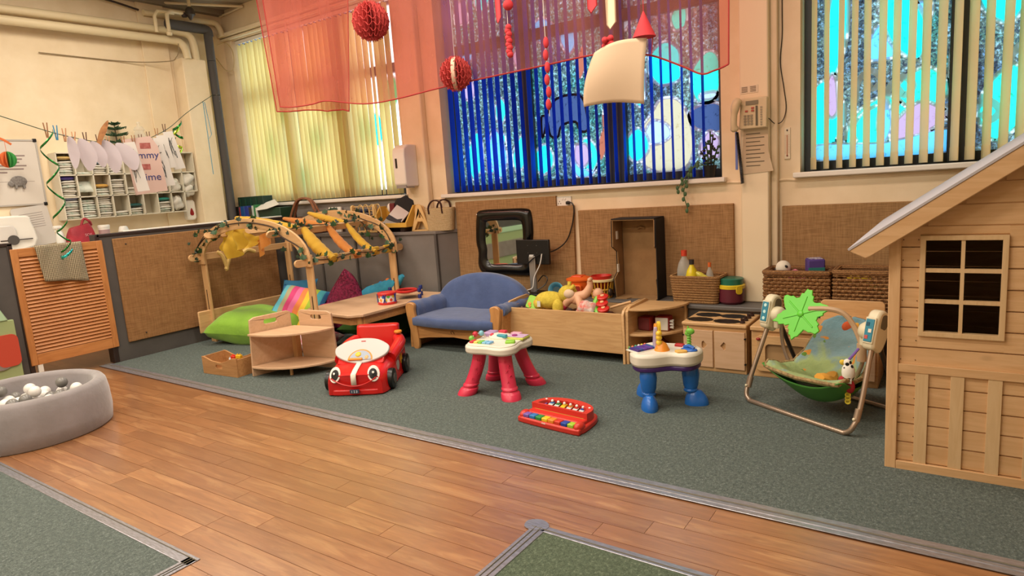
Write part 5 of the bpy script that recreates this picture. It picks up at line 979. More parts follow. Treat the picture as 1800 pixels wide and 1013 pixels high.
# clothes line, pegs and hangings
LN = [(-6.297, 1.898, 2.371), (-6.456, 2.187, 2.313), (-6.663, 2.566, 2.23), (-6.789, 2.795, 2.194), (-6.939, 3.068, 2.167), (-7.117, 3.392, 2.167), (-7.272, 3.673, 2.205), (-7.412, 3.929, 2.288), (-7.556, 4.191, 2.404), (-7.737, 4.522, 2.601), (-7.92, 5.0, 2.86)]
KEY = [2.2, 2.5, 2.88, 3.1, 3.36, 3.66, 3.91, 4.14, 4.36, 4.64, 5.0]      # stations along the line, as measured on the shelf wall behind it
tag(B().tube(cat(LN, 6), .004, 5).o('clothes_line', mat('green_string', '#41503c', .8)), 'thin green clothes line strung across in front of the nappy shelf', 'line')
def lny(k):
    for i in range(10):
        if KEY[i] <= k <= KEY[i + 1]: t = (k - KEY[i]) / (KEY[i + 1] - KEY[i]); return Vector(LN[i]).lerp(Vector(LN[i + 1]), t)
pegw = mat('peg_wood', '#9a6a44', .7); pegd = mat('peg_dark', '#5a3524', .7); pegb = pl('#2f7fa8')
for y, m, tl, lab in [(2.89, pegw, 6, 'pale wooden peg at the left end above the green spiral'), (2.98, pegb, 0, 'turquoise plastic peg next to the leftmost wooden peg'), (3.06, pegw, -22, 'wooden peg right of the turquoise one'), (3.15, pegw, -40, 'slanting wooden peg on the first white paper'), (3.27, pegd, 0, 'dark brown peg on the second white paper'), (3.41, pegd, 0, 'dark brown peg holding the brown leaf'), (3.52, pegw, -24, 'wooden peg on the middle white papers'), (3.70, pegw, 6, 'wooden peg below the small fir plant'), (3.83, pegw, 10, 'wooden peg left of the pink poster'), (3.92, pegd, -6, 'dark peg on the pink poster'), (4.03, pegd, -12, 'dark peg right of the pink poster'), (4.15, pegw, 4, 'wooden peg on the fish drawing'), (4.26, pegd, 8, 'dark peg at the right end of the clothes line papers')]:
    x, y, z = lny(y); p = thing('clothes_peg', lab, 'peg', (x, y, z)); p.rotation_euler = (math.radians(tl), 0, math.radians(62))
    for s in (-1, 1): B().add([(s * .004 - .005, -.006, -.06), (s * .004 + .005, -.006, -.06), (s * .014 + .004, -.006, .07), (s * .014 - .004, -.006, .07), (s * .004 - .005, .006, -.06), (s * .004 + .005, .006, -.06), (s * .014 + .004, .006, .07), (s * .014 - .004, .006, .07)], [(0, 1, 2, 3), (4, 7, 6, 5), (0, 4, 5, 1), (1, 5, 6, 2), (2, 6, 7, 3), (3, 7, 4, 0)]).o('jaw', m, p)
    B().lathe([(.004, -.009), (.006, -.009), (.006, .009), (.004, .009)], n=10, M=rotm(x=90)).o('spring', pl('#8d8d8d', .3), p)
pap = mat('lilac_paper', '#d6cbd0', .85, trans=.25, tc='#d6cbd0'); papw = mat('sketch_paper', '#dcd6cf', .85, trans=.2, tc='#dcd6cf'); ink = pl('#4a4a4a', .8)
def sheet(y, w, pts, lab, m=pap, dz=0, off=.0, tilt=0, curl=.02, cat_='paper'):
    x, y, z = lny(y); M = Matrix.Translation((x + .02 + off, y, z + dz)) @ Matrix.Rotation(math.radians(64), 4, 'Z') @ Matrix.Rotation(math.radians(tilt), 4, 'Y')
    o = B().plate(cat2(pts, 3) if len(pts) > 4 else pts, -.0012, .0012, 'xz').o('paper_cutout', m, sm=0); o.matrix_world = M; tag(o, lab, cat_); return o, M
wing = lambda L, w: [(x * .72, z * .95) for x, z in [(0, 0), (w * .6, -L * .15), (w, -L * .55), (w * .8, -L * .95), (w * .45, -L), (.0, -L * .6), (-w * .15, -L * .2)]]
sheet(3.09, .1, wing(.30, .12), 'narrow lilac paper wing hanging at the left of the papers', tilt=8); sheet(3.2, .1, wing(.30, .2), 'second lilac paper wing, wider, under the dark peg', tilt=10, off=.01); sheet(3.33, .1, wing(.26, .16), 'third lilac paper wing right of the dark peg', tilt=0, off=-.02)
sheet(3.46, .1, wing(.33, .2), 'large lilac paper wing in the middle of the clothes line', tilt=4, dz=.02); sheet(3.6, .1, wing(.30, .22), 'lilac paper wing just left of the pink poster', tilt=-6, off=.015)
o, M = sheet(3.40, .1, [(0, -.10), (.03, .0), (.085, .1), (.11, .2), (.04, .13), (.0, .04), (-.02, -.05)], 'brown dried leaf pegged upright on the line', mat('dry_leaf', '#b07a4a', .8, kind='noise', c2='#8a5a34', sc=20), cat_='leaf')
sheet(3.45, .1, [(0, 0), (.07, -.02), (.1, -.12), (.04, -.18), (-.01, -.1)], 'small green paper leaf behind the middle wings', mat('paper_sage', '#8fb48f', .85), off=-.02)
x, py_, z = lny(3.88); post = B().plate([(-.16, 0), (.10, .03), (.16, -.08), (.19, -.55), (-.12, -.58)], -.0015, .0015, 'xz').o('paper_poster', mat('pink_poster', '#c0a398', .85)); post.matrix_world = Matrix.Translation((x + .05, py_, z + .02)) @ Matrix.Rotation(math.radians(64), 4, 'Z'); tag(post, 'dusky pink Tummy Time poster hanging in front of the shelf', 'poster')
for s_, (px_, pz_), sz in (('Tummy', (.0, -.17), .1), ('Time', (.04, -.40), .105)): text('poster_word', s_, sz, rotm(x=90, loc=(px_, -.003, pz_)), mat('poster_ink', '#2a2f6a', .8), post)
for px_, pz_, w in ((.04, -.07, .1), (.0, -.29, .12)): B().box(px_ - w / 2, px_ + w / 2, -.003, -.0015, pz_ - .03, pz_ + .03).o('poster_photo', mat('photo_pink', '#a8625c', .7, kind='noise', c2='#8a4038', sc=30), post)
def drawing(y, L, w, lab, tilt, off=.03, m=papw):
    o, M = sheet(y, w, [(0, 0), (w, .0), (w * 1.35, -L), (w * .25, -L)], lab, m, off=off, tilt=tilt)
    rr_ = random.Random(int(y * 100))
    for k in range(3): B().tube(cat([(w * (.3 + .5 * rr_.random()), -.003, -L * (.15 + .7 * rr_.random())) for _ in range(5)], 4), .002, 4).o('pencil_line', ink, o)
    return o
drawing(3.66, .5, .1, 'long white drawing strip hanging lowest left of the poster', -4, .05); drawing(4.0, .52, .12, 'white drawing strip hanging right of the poster', -3); drawing(4.1, .36, .1, 'white sketch of a fish hanging beside the drawing strip', -4); drawing(4.2, .42, .1, 'rightmost white sketch hanging from the clothes line', -6)
foil = mat('green_foil', '#227030', .18, metal=.8); foill = mat('lime_foil', '#b4c83a', .18, metal=.8); foilc = mat('cyan_foil', '#39c4c0', .15, metal=.8)
def spiral(x, y, z0, z1, turns, r, m, lab, w=.022):
    n = int(turns * 18)
    def f(u, v): a = 2 * PI * turns * u; return (x + r * math.sin(a), y + r * math.cos(a) * .95, z0 + (z1 - z0) * u + (v - .5) * w * 2 + .01 * math.sin(a * 2))
    o = B().grid(f, n, 2).o('foil_spiral' if lab else 'foil_end', m, sol=.001, sm=80); return tag(o, lab, 'foil spiral') if lab else o
fs1 = spiral(-6.68, 2.57, 2.235, 1.44, 2.6, .062, foil, 'long green foil spiral hanging left of the nappy shelf', .011); spiral(-6.68, 2.57, 1.44, 1.16, 1.5, .05, foil, None, .009).parent = fs1; spiral(-6.68, 2.57, 1.175, 1.09, .7, .052, foilc, None, .013).parent = fs1
for k_, z0_, z1_, tn, r_, m_, lab_, w_ in ((3.96, .0, -.48, 1.6, .06, foil, 'dark green foil spiral in front of the poster', .013), (4.34, .0, -.40, 1.7, .07, foill, 'yellow green foil spiral at the right end of the papers', .017), (4.40, .02, -.16, 1.0, .055, foil, 'short green foil curl above the yellow green spiral', .015)):
    q_ = lny(k_); spiral(q_.x + .07, q_.y, q_.z + z0_, q_.z + z1_, tn, r_, m_, lab_, w_)
rbn = mat('blue_ribbon', '#3f8fae', .6)
tag(B().tube([(-7.84, 4.80, 2.75), (-7.82, 4.79, 2.4), (-7.80, 4.78, 1.86)], .008, 4, sq=.3).tube([(-7.84, 4.82, 2.75), (-7.80, 4.83, 2.35), (-7.80, 4.79, 2.3)], .007, 4, sq=.3).o('blue_ribbon', rbn), 'thin blue ribbon dangling from the clothes line by the duct', 'ribbon')
# plant and jar on the shelf
fp = thing('fir_plant', 'small tiered fir seedling on top of the nappy shelf', 'plant', (-8.04, 3.80, 2.141)); fm = mat('fir_green', '#2c4a2a', .7)
B().lathe([(.04, 0), (.05, .07), (.045, .07), (0, .065)], n=16).o('pot', pl('#7a5540'), fp); B().cyl((0, 0, .06), (0, 0, .33), .008, .004).o('stem', vine, fp)
for z, R in ((.12, .14), (.2, .15), (.27, .12), (.32, .06)):
    for k in range(5):
        a = 2 * PI * k / 5 + z * 9; q = B().tube([(0, 0, z), (R * .5 * math.cos(a), R * .5 * math.sin(a), z + .01), (R * math.cos(a), R * math.sin(a), z + .03)], [.012, .014, .004], 6)
        for j in range(5):
            t = .25 + j * .16; x, y = R * t * math.cos(a), R * t * math.sin(a)
            for s in (-1, 1): q.cyl((x, y, z + .01), (x - s * .025 * math.sin(a) + .01 * math.cos(a), y + s * .025 * math.cos(a) + .01 * math.sin(a), z + .02), .006, .002, 5)
        q.o('branch', fm, fp)
jr = thing('glass_jar', 'clear glass jar with a domed lid on top of the nappy shelf', 'jar', (-8.04, 4.07, 2.141)); gm = mat('clear_jar', '#f2efe6', .1, trans=.5, tc='#f2efe6', clear=.62)
B().lathe([(.055, 0), (.065, .02), (.068, .2), (.05, .25), (.048, .26)], n=20).o('jar_body', gm, jr); B().lathe([(.056, .26), (.06, .27), (.045, .3), (.02, .315), (.012, .33), (.02, .345), (.015, .36), (0, .365)], n=20).o('jar_lid', gm, jr)
for y, lab in ((4.38, 'small dark green pot plant'),):
    q = thing('pot_plant', 'small dark leafy plant on the right end of the nappy shelf', 'plant', (-8.05, 4.42, 2.141)); B().lathe([(.035, 0), (.042, .06), (0, .055)], n=14).o('pot', black, q)
    for k in range(7): a = k * .9; B().tube([(0, 0, .05), (.04 * math.cos(a), .05 * math.sin(a), .14), (.05 * math.cos(a), .09 * math.sin(a), .19)], [.006, .016, .003], 6, sq=.4).o('leaf', fm, q)
# ------------------------------------------------------------------ voile and hanging decorations
voil = mat('coral_voile', '#e48a7c', .9, trans=.5, tc='#ee9a8c', clear=.68, cc='#f8cdc4', weave=1, spec=.1); hemm = mat('voile_hem', '#c24a48', .9, trans=.4, tc='#d0504c')
def voile(name, y0, xs, hem, ztop, lab, wav, seed, top=None):
    H = cat([(x, 0, z) for x, z in hem], 8); n = len(H) - 1; rv = random.Random(seed); ph = rv.uniform(0, 6)
    def f(u, v):
        k = u * n; i = min(int(k), n - 1); p = H[i].lerp(H[i + 1], k - i); xt = xs[0] + (xs[1] - xs[0]) * u
        return (p.x * (1 - v) + xt * v, y0 + wav * (math.sin(u * 19 + ph) * (1 - .5 * v) + .5 * math.sin(u * 37 + ph * 2)) + .12 * v * 0, p.z + (ztop - p.z) * v)
    t = thing(name, lab, 'cloth', (H[0].x, y0, H[0].z)); o = Vector(t.location)
    B(Matrix.Translation(-o)).grid(f, 110, 24).o('voile', voil, t, sm=80); B(Matrix.Translation(-o)).tube([f(i / 110, 0) for i in range(111)], .0065, 6).o('hem', hemm, t); B(Matrix.Translation(-o)).tube([f(0, j / 24) for j in range(25)], .0055, 6).o('side_hem', hemm, t); B(Matrix.Translation(-o)).tube([f(1, j / 24) for j in range(25)], .005, 6).o('side_hem', hemm, t)
    return t
voile('voile_drape', 4.42, (-6.02, -4.58), [(-5.87, 2.385), (-5.6, 2.36), (-5.3, 2.335), (-5.1, 2.30), (-4.95, 2.30), (-4.80, 2.265)], 3.86, 'coral voile drape with a double layer at the left end', .03, 2)
voile('voile_drape', 4.30, (-5.80, -1.22), [(-5.72, 2.41), (-5.5, 2.38), (-5.2, 2.37), (-4.95, 2.37), (-4.5, 2.29), (-4.07, 2.288), (-3.52, 2.309), (-2.616, 2.328), (-2.15, 2.333), (-1.98, 2.283), (-1.9, 2.27), (-1.77, 2.273), (-1.55, 2.17), (-1.41, 2.096), (-1.33, 2.11), (-1.254, 2.139)], 3.86, 'long coral voile drape hanging in front of the windows', .022, 4)
hc = mat('coral_tissue', '#cf4a46', .8, trans=.2, tc='#d85048')
def honey(x, y, z, r_, lab, m2=None):
    t = thing('honeycomb_ball', lab, 'paper ball', (x, y, z)); q = [B(Matrix.Rotation(2 * PI * k / 26, 4, 'Z')).plate(circ(0, 0, r_, 18, r_, -PI / 2, PI / 2), -.001, .001, 'xz').mesh('paper_fin', 0) for k in (0,)][0]
    for k in range(26): put(q, 'paper_fin', hc, t, rot=(0, 0, 360 * k / 26))
    fz_ = B()
    for j in range(9):
        an = -PI / 2 + PI * (j + 1) / 10; R = r_ * math.cos(an) * .985
        fz_.tube([(R * (1 + .03 * (-1) ** k) * math.cos(2 * PI * k / 52), R * (1 + .03 * (-1) ** k) * math.sin(2 * PI * k / 52), r_ * math.sin(an) + .012 * (-1) ** (k // 2 + j)) for k in range(52)], .003, 4, True)
    fz_.o('honeycomb_mesh', hc, t); B().tube([(0, 0, r_), (0, 0, 3.9 - z)], .002, 4).o('thread', pl('#cfc4b4'), t); return t
honey(-4.21, 4.2, 2.93, .155, 'big coral honeycomb ball hanging in front of the yellow blind'); t = honey(-3.337, 4.2, 2.371, .125, 'smaller coral honeycomb ball with a pale wedge over the blue blind')
B().plate(circ(.0, 0, .126, 12, .126, -PI / 2, PI / 2), -.014, .014, 'xz').o('pale_wedge', mat('pale_card', '#d8b49a', .8), t, rot=(0, 0, -62))
rd = mat('red_felt', '#c9333a', .8)
def beads(x, z0, n, dz, r_, lab, el=1):
    t = thing('bead_string', lab, 'bead string', (x, 4.18, z0)); B().tube([(0, 0, 3.9 - z0), (0, 0, -n * dz)], .0025, 5).o('string', pl('#d8cfc4'), t)
    for i in range(n): B().ball((.004 * (-1) ** i, 0, -i * dz), (r_, r_, r_ * el), 10, 7).o('bead', rd, t)
beads(-2.49, 2.46, 6, .085, .02, 'string of red elongated beads left of the hanging paper sheet', 2.0); beads(-2.80, 2.62, 9, .024, .024, 'short thick string of red beads near the top of the blue blind')
tag(B().ball((-2.78, 4.17, 2.77), .038).tube([(-2.78, 4.17, 2.8), (-2.78, 4.17, 3.9)], .002, 4).o('red_bauble', rd), 'round red bauble above the thick bead string', 'bauble')
pp = thing('pompom_cluster', 'cluster of red pompoms clipped on the hanging paper sheet', 'pompom', (-1.985, 4.14, 2.34)); rpp = random.Random(3)
for k in range(12): B().ball((rpp.uniform(-.035, .035), rpp.uniform(-.02, .02), rpp.uniform(-.06, .06)), .022, 8, 6).o('pompom', rd, pp)
for x, z, w, L, m, lab in ((-2.895, 2.66, .03, 1.2, rd, 'narrow red ribbon near the top of the blue blind'), (-2.126, 2.585, .05, 1.3, rd, 'broad red paper strip above the hanging sheet'), (-1.99, 2.455, .048, 1.4, mat('cream_card', '#d8b896', .85), 'cream paper strip hanging beside the red cone')):
    tag(B().add([(x - w, 4.2, z + L), (x + w, 4.2, z + L), (x + w * .9, 4.2, z + .05), (x, 4.19, z), (x - w * .6, 4.2, z + .04)], [(0, 1, 2, 3, 4)]).o('paper_strip', m, sol=.002), lab, 'streamer')
cn = thing('paper_cone', 'red paper cone hanging at the edge of the paper sheet', 'paper cone', (-1.755, 4.2, 2.37)); B().lathe([(.075, 0), (.003, .16)], n=22).o('cone', rd, cn, sol=.002); B().tube([(0, 0, .16), (0, 0, 1.5)], .002, 4).o('thread', rd, cn)
for s in (-1, 1): B().tube([(s * .06, 0, 0), (s * .075 - .03, 0, -.12)], .003, 4).o('tail_ribbon', rd, cn)
kraft = mat('buff_paper', '#dcbf9f', .85, trans=.12, tc='#dcbf9f')
def kp(u, v):
    xl = -2.10 + .0 * v - .10 * (1 - (1 - v) ** 1.6) ; xr = -1.72 - .035 * v; zt = 2.325 + .03 * u + .02 * math.sin(PI * u); return (xl + (xr - xl) * u, 4.16 - .05 * math.sin(PI * u) * (1 - v) - .02 * math.sin(PI * v), zt - v * (.345 + .065 * u))
tag(B().grid(kp, 16, 16).o('paper_sheet', kraft, sol=.001), 'large curled buff paper sheet hanging in front of the blue blind', 'paper')
# ------------------------------------------------------------------ dispenser, phone and notes on the pillars
dp = thing('towel_dispenser', 'white paper towel dispenser on the pillar beside the yellow blind', 'towel dispenser', (-4.93, 5.32, 1.53))
B().plate([(-.20, .03), (-.17, 0), (0, .0), (0, .44), (-.13, .44), (-.19, .40), (-.2, .34)], -.085, .085, 'yz').o('casing', white, dp, bv=.012); B().box(-.045, -.02, -.205, -.198, .2, .3).o('slot', dark, dp); B().box(-.07, .07, -.19, -.06, -.012, .02).o('paper_outlet', pl('#8f8a86'), dp)
ph = thing('wall_phone', 'beige desk phone with a black coiled cord fixed on the pillar', 'telephone', (-1.36, 5.28, 1.775), 0); bei = pl('#cfc09c', .45)
B().plate([(-.085, 0), (.12, .0), (.125, .225), (-.07, .23)], -.055, 0, 'xz').o('phone_body', bei, ph, bv=.008)
B().tube(cat([(-.105, -.075, .0), (-.11, -.095, .03), (-.105, -.1, .11), (-.09, -.095, .19), (-.075, -.075, .215)], 5), [.026, .028, .03, .028, .024, .022, .022, .022, .022, .022, .022, .024, .028, .03, .03, .03, .03, .03, .03, .03, .026], 12, sq=1.1).o('handset', bei, ph, sm=60)
B().box(-.03, .06, -.06, -.054, .175, .205).o('display', pl('#7c7460', .2), ph)
for i in range(4):
    for j in range(3): B().box(-.045 + j * .024, -.028 + j * .024, -.061, -.054, .03 + i * .02, .043 + i * .02).o('key', pl('#8d8470'), ph)
for i in range(8): B().box(.075, .088, -.06, -.054, .02 + i * .018, .03 + i * .018).o('line_key', pl('#9a917c'), ph)
B().box(.042, .056, -.06, -.054, .02, .165).o('label_strip', pl('#55503f'), ph)
for x, z in ((-.035, .125), (.01, .125), (.01, .145)): B().box(x, x + .02, -.061, -.054, z, z + .012).o('red_key', pl('#a8443a'), ph)
cpts = [(-.10 + .012 * math.cos(i * 1.25) + .0009 * (i / 3) ** .9, -.05 + .012 * math.sin(i * 1.25), -.02 - i * .00205) for i in range(190)]; B().tube([(-.105, -.06, 0), (-.1, -.05, -.02)] + cpts, .0038, 5).o('coiled_cord', black, ph)
B().box(-.125, -.108, -.012, -.002, -.3, -.01).o('blue_strip', pl('#5d6fb4'), ph)
pgp = B().plate([(-.085, -.33), (.155, -.315), (.12, -.16), (.115, .03), (-.06, .01)], -.0015, .0015, 'xz').o('notice_sheet', mat('notice_paper', '#c9b597', .85), loc=(-1.36, 5.276, 1.765)); tag(pgp, 'curling typed notice pinned below the telephone', 'notice')
for i in range(9): B().box(-.045, .06 + .03 * (i % 2), -.004, -.0015, -.03 - i * .03, -.024 - i * .03).o('text_line', pl('#5f5342'), pgp)
sl_ = B().box(-.065, .065, -.002, 0, -.028, .028).o('phone_list', mat('label_paper', '#ddd0b6', .8), loc=(-1.378, 5.279, 2.07), rot=(0, 0, 0)); tag(sl_, 'small two column phone list above the telephone', 'notice')
for i in range(4): B().box(-.055, -.012, -.004, -.002, -.018 + i * .011, -.013 + i * .011).box(.008, .05, -.004, -.002, -.018 + i * .011, -.013 + i * .011).o('text_line', pl('#7a6a58'), sl_)
th = thing('wall_thermometer', 'narrow white wall thermometer between pillar and right window', 'thermometer', (-1.13, 5.4, 1.53)); B().box(-.022, .022, -.012, 0, 0, .235).o('scale_board', mat('thermo_board', '#e2d6bc', .5), th, bv=.003); B().cyl((0, -.014, .03), (0, -.014, .18), .003, n=8).o('glass_tube', pl('#c0764f'), th); B().ball((0, -.014, .215), .006).o('fixing_screw', dark, th); B().ball((0, -.014, .025), .006).o('bulb', pl('#8f3a30'), th)
for i in range(12): B().box(-.017, -.008, -.0135, -.012, .045 + i * .012, .047 + i * .012).box(.008, .017, -.0135, -.012, .045 + i * .012, .047 + i * .012).o('tick', pl('#b07a5a'), th)
tag(B().tube(cat([(-1.165, 5.392, 3.9), (-1.165, 5.392, 2.692), (-1.165, 5.392, 2.451), (-1.178, 5.392, 2.249), (-1.154, 5.392, 2.06), (-1.138, 5.392, 1.912), (-1.16, 5.38, 1.82), (-1.205, 5.35, 1.80), (-1.235, 5.27, 1.84)], 6), .0035, 5).o('phone_wire', dark), 'thin phone wire running down the wall to the telephone', 'cable')
# plant on the middle sill
pw = thing('sill_plant', 'black potted trailing plant at the right end of the middle sill', 'plant', (-1.72, 5.38, 1.426)); B().lathe([(.04, 0), (.055, .1), (.05, .1), (0, .095)], n=16).o('pot', black, pw)
for k, (dx, dy, h) in enumerate(((-.02, 0, .2), (.02, -.01, .24), (.04, .02, .16), (-.05, .02, .13), (.0, .02, .28))):
    q = B().tube([(dx * .5, dy, .09), (dx, dy, .09 + h * .6), (dx * 1.6, dy, .09 + h)], .006, 6)
    for j in range(6): zz = .12 + h * j / 6.5; q.ball((dx * (.6 + j * .15) + (.014 if j % 2 else -.014), dy, zz), (.016, .008, .011), 8, 5)
    q.o('stem', black if k % 2 else fm, pw)
for k, P in enumerate(([(-.03, -.02, .1), (-.1, -.05, .12), (-.17, -.07, -.02), (-.2, -.07, -.12), (-.17, -.06, -.26)], [(-.02, -.02, .1), (-.1, -.06, .1), (-.2, -.07, .0), (-.26, -.07, -.1)])):
    C_ = cat(P, 6); q = B().tube(C_, .004, 5)
    for j, p in enumerate(C_[4::2]): q.ball(p + Vector((.012 if j % 2 else -.012, 0, 0)), (.014, .006, .02), 8, 5)
    q.o('trailing_stem', mat('succulent', '#3f5f3a', .6), pw)
# ------------------------------------------------------------------ things on the bench and against the wall
mi = thing('wall_mirror', 'child safe mirror in a wavy black moulded frame on burlap', 'mirror', (-3.80, 5.362, .91))
def wavy(sx, sz, w): return cat2([(-sx, -sz * .75), (-sx * .97, -sz * .3), (-sx - w * .4, 0), (-sx, sz * .4), (-sx + w, sz * .8), (-sx * .82, sz * .98), (0, sz), (sx * .82, sz * .98), (sx - w * .3, sz * .8), (sx, sz * .3), (sx - w * .6, 0), (sx, -sz * .5), (sx, -sz * .85), (sx * .8, -sz), (0, -sz * .99), (-sx * .75, -sz)], 4)
fm_ = B()
o_, i_ = wavy(.345, .335, .02), [(x * .66, z * .67) for x, z in wavy(.345, .335, .02)]; n = len(o_); pr_ = ((1, 0, 0), (.97, 1, -.03), (.88, 1, -.045), (.74, 1, -.04), (.66, 1, -.012))
vs_ = [(x * k, y, z * k) for k, _, y in pr_ for x, z in o_]; fm_.add(vs_, [(a * n + j, a * n + (j + 1) % n, (a + 1) * n + (j + 1) % n, (a + 1) * n + j) for a in range(len(pr_) - 1) for j in range(n)])
fm_.o('mirror_frame', mat('gloss_black', '#0a0a0b', .22), mi, sm=70); B().plate([(x * 1.03, z * 1.03) for x, z in i_], -.012, -.006, 'xz').o('mirror_glass', mat('mirror_silver', '#d5ddd6', .03, metal=1), mi, sm=0)
for x, z in ((-.31, .29), (.29, .30), (-.325, -.02), (-.27, -.31)): B().ball((x, -.03, z), (.007, .004, .007), 8, 6).o('screw', pl('#e4e0d8'), mi)
mo = thing('monitor', 'black flat monitor turned to the wall on a silver stand', 'monitor', (-3.37, 5.19, .425))
B().box(-.185, .185, -.0, .03, .29, .525).o('screen_case', black, mo, bv=.006); B().box(-.035, .035, -.022, .0, .02, .37).o('stand_column', mat('brushed_silver', '#a9a39c', .35, metal=.6, kind='noise', c2='#8d8780', sc=4, vs=(30, 1, 1)), mo, bv=.006); B().plate(rr(-.15, .15, -.09, .1, .05), 0, .018).o('stand_base', black, mo, bv=.004); B().box(-.025, .02, -.026, -.0, .36, .385).o('clamp', pl('#c9c7c2', .2), mo, bv=.004)
for x in (-.05, .05):
    for z in (.40, .47): B().ball((x, -.001, z), (.004, .003, .004), 6, 4).o('screw', pl('#55524f'), mo)
sk_ = thing('wall_socket', 'white double wall socket above the burlap board', 'socket', (-3.11, 5.4, 1.29)); B().box(-.08, .08, -.014, 0, -.047, .045).o('face_plate', white, sk_, bv=.004)
for x in (-.045, .045):
    for dx, dz in ((0, .0), (-.012, -.02), (.012, -.02)): B().box(x + dx - .003, x + dx + .003, -.0155, -.013, dz - .005, dz + .005).o('pin_slot', dark, sk_)
    B().box(x * .3 - .008, x * .3 + .008, -.019, -.013, .012, .03).o('rocker_switch', white, sk_, bv=.002)
B().box(.035, .07, -.045, -.014, -.03, .0).o('plug', black, sk_, bv=.006)
tag(B().tube(cat([(-3.05, 5.36, 1.275), (-3.0, 5.35, 1.27), (-2.985, 5.35, 1.2), (-3.02, 5.35, 1.05), (-3.08, 5.34, .92), (-3.18, 5.3, .84), (-3.3, 5.16, .80), (-3.42, 5.155, .72)], 7), .006, 6).o('power_cable', black), 'black power cable drooping from the wall socket to the monitor', 'cable')
tag(B().tube(cat([(-3.25, 5.165, .82), (-3.27, 5.15, .72), (-3.34, 5.15, .6), (-3.36, 5.14, .5), (-3.42, 5.13, .47), (-3.38, 5.11, .45)], 7), .0055, 6).o('white_cable', pl('#d9d4cc')), 'white cable hanging down beside the monitor stand', 'cable')
tag(B().tube(cat([(-3.34, 5.14, .46), (-3.26, 5.2, .52), (-3.24, 5.22, .58), (-3.3, 5.24, .6), (-3.36, 5.24, .54)], 7), .005, 6).o('black_cable', black), 'loop of black cable on the bench beside the monitor stand', 'cable')
# toy pot house, basket, cup
ob = thing('orange_bucket', 'orange plastic pot house with an opening and lid on the bench', 'toy bucket', (-2.89, 5.22, .425)); OR_ = pl('#dd5f1f', .35)
B().lathe([(.1, 0), (.118, .15), (.126, .152), (.126, .165), (.05, .19), (0, .2)], n=28).o('pot_body', OR_, ob, sm=50); B().plate(rr(-.075, .075, .03, .12, .02), -.125, -.09, 'xz').o('opening_frame', OR_, ob, bv=.005); B().plate(rr(-.065, .065, .04, .11, .015), -.128, -.12, 'xz').o('opening', pl('#8f2413', .5), ob); B().box(-.06, .05, -.06, .04, .175, .195).o('lid_flap', pl('#d8481c', .35), ob, bv=.01)
yb = thing('slatted_basket', 'yellow slatted toy basket with a red bowl inside on the bench', 'toy basket', (-2.66, 5.2, .425)); YB_ = pl('#dfa93a', .4)
B().lathe([(.118, .15), (.125, .155), (.125, .172), (.112, .175), (.108, .165)], n=28).o('rim', pl('#e3cf9a', .4), yb)
for k in range(22): a = 2 * PI * k / 22; B().tube([(.082 * math.cos(a), .082 * math.sin(a), .0), (.115 * math.cos(a), .115 * math.sin(a), .158)], .0065, 5).o('slat', YB_, yb)
for z, R in ((.004, .084), (.08, .099)): B().tube([(R * math.cos(2 * PI * k / 28), R * math.sin(2 * PI * k / 28), z) for k in range(28)], .008, 6, True).o('band', YB_, yb)
B().lathe([(.08, .008), (0, .008)], n=20).o('basket_bottom', YB_, yb); tag(B().lathe([(.03, .0), (.08, .05), (.095, .12), (.088, .12), (.07, .055), (0, .015)], (-2.66, 5.2, .505), 22).o('toy_bowl', pl('#b9241c', .35)), 'red plastic bowl sitting in the yellow slatted basket', 'bowl')
B().ball((.105, -.045, .06), (.02, .03, .035)).o('dark_badge', pl('#3a2c24'), yb)
cu = thing('blue_cup', 'light blue toy cup lying on its side behind the trough', 'toy cup', (-3.09, 5.13, .485)); Mc = rotm(x=70, z=14); B(Mc).lathe([(.05, -.08), (.066, .02), (.072, .03), (.072, .038), (.06, .03), (.04, -.06), (0, -.065)], n=24).o('cup_body', pl('#69acc6', .35), cu, sm=50); B(Mc).lathe([(.034, .0), (.034, .006), (0, .006)], n=20, sx=1.1).o('dark_hole', pl('#123a40', .6), cu)
# cardboard box
kc_ = mat('cardboard', '#977349', .85, kind='noise', c2='#89673f', sc=8); kb = mat('black_card', '#1b1614', .8)
bx = thing('cardboard_box', 'tall open cardboard box painted black outside, standing on the bench', 'cardboard box', (-2.32, 5.19, .426))
sp_ = [(.0, 0), (.17, 0), (.17, .70), (-.03, .685), (-.04, .46), (.05, .41), (.05, .23), (-.03, .18)]
B().plate([(-.18, .0), (.18, .0), (.18, .69), (-.18, .69)], .15, .165, 'xz').o('back_panel', kc_, bx); 
for s in (-1, 1):
    B().plate([(y, z) for y, z in sp_], s * .19 - .004, s * .19 + .004, 'yz').o('side_panel', kc_, bx); B().plate([(y - .003, z) for y, z in sp_], s * .199 - .003, s * .199 + .003, 'yz').o('side_outer', kb, bx)
B().box(-.19, .19, -.03, .165, .685, .693).o('top_panel', kc_, bx); B().box(-.2, .2, -.035, .168, .693, .702).o('top_outer', kb, bx); B().plate([(-.19, .165), (.19, .165), (.19, -.03), (.05, -.035), (.03, .02), (-.06, .02), (-.08, -.03), (-.19, -.035)], 0, .008).o('bottom_panel', kc_, bx)
B().box(.2, .206, -.03, .165, 0, .69).o('side_paint', kb, bx); rk = random.Random(8)
for _ in range(12): B().ball((rk.uniform(-.15, .15), .149, rk.uniform(.05, .62)), (.006, .003, .004), 6, 4).o('puncture', plyedge, bx)
B().tube([(-.03, .148, .60), (0, .13, .615), (.03, .148, .60)], .012, 6).o('torn_flap', kc_, bx)
for s in (-1,):
    for z in (.23, .52): B().box(-.184, -.176, .02, .05, z, z + .07).o('white_tab', pl('#d8cfc0'), bx)
